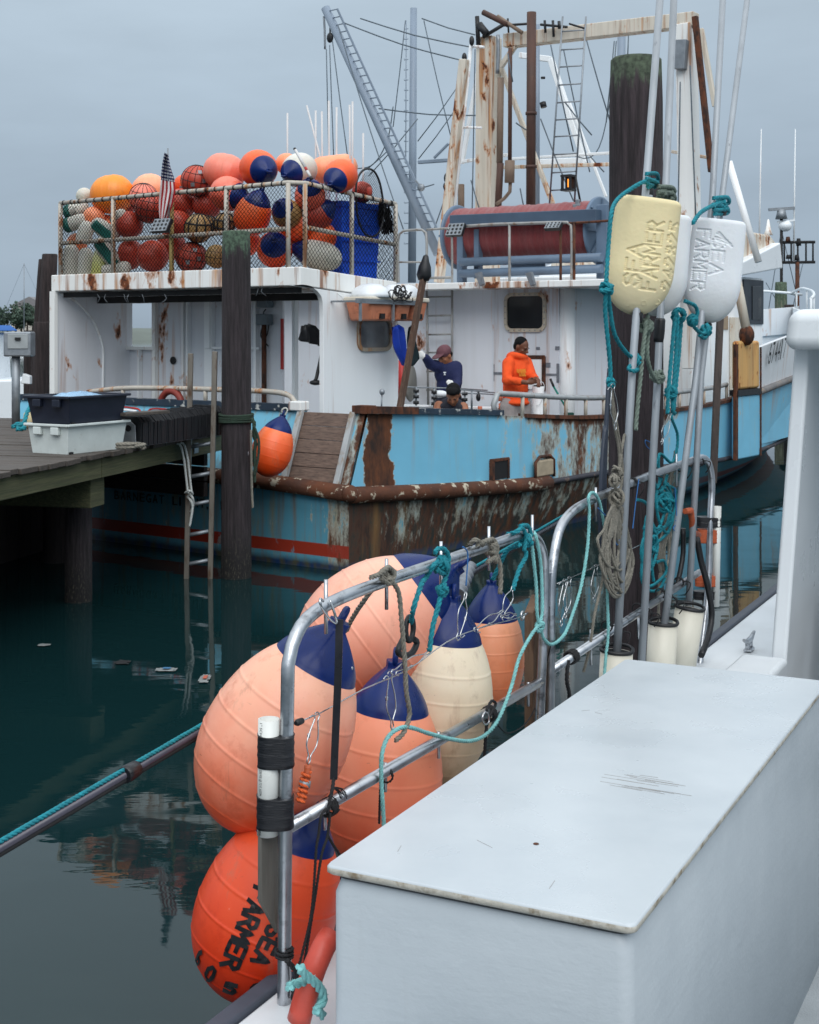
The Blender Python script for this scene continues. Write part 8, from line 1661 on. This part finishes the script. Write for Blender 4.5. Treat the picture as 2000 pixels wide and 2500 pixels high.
mb.lathe(pr, c0, c1 - c0, 24); mb.build('sleeve', plain('grey_plastic', lin(120, 126, 134), .5), gc)
# shackle and cord on lower bar
mb = MB(); wraps(mb, Rl(1190, 1745, 0), FU, .026, 3, .006, .012); mb.rope([Rl(1190, 1755, .02), Rl(1186, 1800, .02), Rl(1182, 1860, 0)], .007); mb.rope([Rl(1195, 1750, .03), Rl(1210, 1720, .03), Rl(1200, 1712, .03), Rl(1188, 1735, .03)], .006); mb.rope([Rl(1215, 1770, .03), Rl(1240, 1790, .02), Rl(1280, 1770, .0), Rl(1310, 1720, -.02), Rl(1330, 1640, -.01), Rl(1345, 1575, .02)], .003); tag(mb.build('black_cord', M_brope), 'black cord and loop hanging from the near lower bar below the cream buoy', 'cord'); mb = MB(); wraps(mb, Rl(1390, 1607, 0), FU, .027, 5, .006, .012); mb.rope([Rl(1388, 1612, .02), Rl(1384, 1660, .02), Rl(1390, 1700, .01), Rl(1380, 1740, 0)], .009)
tag(mb.build('black_cord', M_brope), 'black cord wound on the far lower bar beside the joining plate', 'cord'); mb = MB(); wraps(mb, Rl(941, 1893, 0), FU, .024, 1.5, .004, .006); mb.rope([Rl(930, 1890, .02), Rl(928, 1940, .0), Rl(926, 2010, -.02)], .0045)
tag(mb.build('black_cord', M_brope), 'black cord tied on the near lower bar behind the faded teal rope', 'cord')
mb = MB(); mb.tube(crom([Rl(1184, 1738, .03), Rl(1178, 1752, .03), Rl(1184, 1768, .03), Rl(1194, 1762, .03), Rl(1192, 1742, .03), Rl(1184, 1738, .03)], .006), .004, 6); tag(mb.build('quick_link', M_steelwire), 'small steel quick link on the lower bar below the cream buoy', 'link')
# red hose and pale rope heap at the bottom edge
mb = MB(); mb.tube(crom([Rl(806, 2286, .20), Rl(790, 2312, .20), Rl(769, 2360, .19), Rl(748, 2426, .17), Rl(730, 2490, .15)], .03), .032, 16); tag(mb.build('red_hose', plain('red_rubber_hose', lin(196, 74, 58), .45, 0, .12, 10, .1, 60)), 'red rubber hose beside the deck box at the bottom', 'hose')
mb = MB(); mb.rope([Rl(x, y, .18) for x, y in ((705, 2410), (730, 2400), (760, 2395), (780, 2420), (776, 2460), (788, 2480))], .013, fuzz=60); mb.rope([Rl(x, y, .22) for x, y in ((770, 2470), (790, 2440), (776, 2405), (742, 2378), (732, 2360))], .013, fuzz=60); tag(mb.build('pale_teal_rope', M_teal2), 'faded teal rope heap on deck under the red hose', 'rope')
# mooring line lashed to a pole, passing behind the buoys
mb = MB(); A0, A1 = atY(-60, 2106, 3.45), atY(1420, 1240, 8.2)
ml = thing('lashed_spar', 'dark spar with teal rope lashed along it running behind the buoys', 'spar', A0)
mb.tube([A0, A1], .011, 10); mb.build('spar', plain('wet_dark_spar', lin(70, 68, 80), .3, 0, .25, 8), ml)
off = V(0, .004, .016); mb = MB(); mb.rope([A0 + off, A0.lerp(A1, .5) + off, A1 + off], .0075, fuzz=20); mb.build('teal_line', M_teal, ml)
mb = MB(); off = V(0, -.004, -.014); mb.tube([A0 + off, A1 + off], .008, 8); mb.build('black_line', M_brope, ml)
for f in (.126, .5): c = A0.lerp(A1, f); e_ = (A1 - A0).normalized() * .03; mb = MB(); mb.tube([c - e_, c - e_ * .3, c + e_ * .3, c + e_], [.024, .026, .025, .024], 12); mb.build('tape', M_blacktape, ml)
# water litter
M_fo = plain('white_foam_scrap', lin(120, 124, 124), .7)
for lb, x, y, sx_, sy_ in (('small white scrap floating at far left', 108, 1576, .09, .03), ('dark scrap floating left of the ladder reflection', 300, 1618, .10, .05), ('blue and white wrapper floating under the ladder', 406, 1636, .14, .04), ('white and red wrapper floating beside the big buoy', 500, 1658, .07, .09)):
    c = atZ(x, y, .004); t = thing('floating_scrap', lb, 'litter', c); mb = MB(); g_ = []
    for i in range(7): g_.append([mb.vert(c + V((i / 6 - .5) * sx_ * 1.1 + .012 * mnoise.noise(V(i, j, x)), (j / 6 - .5) * sy_ * 2.4 + .02 * mnoise.noise(V(j, i, y)), .004 + .010 * abs(mnoise.noise(V(i * .9, j * .9, x))))) for j in range(7)])
    for i in range(6):
        for j in range(6):
            if (i, j) not in ((0, 0), (5, 5), (0, 5), (5, 1)): mb.face((g_[i][j], g_[i + 1][j], g_[i + 1][j + 1], g_[i][j + 1]))
    mb.build('scrap', M_fo if 'dark' not in lb else M_dark, t, recalc=False)
    if 'wrapper' in lb: mb = MB(); mb.box(c + V(.005, 0, .016), (sx_ * .4, sy_ * .9, .003)); mb.build('print', plain('scrap_print%d' % x, lin(170, 84, 62) if 'red' in lb else lin(60, 110, 150), .6), t)
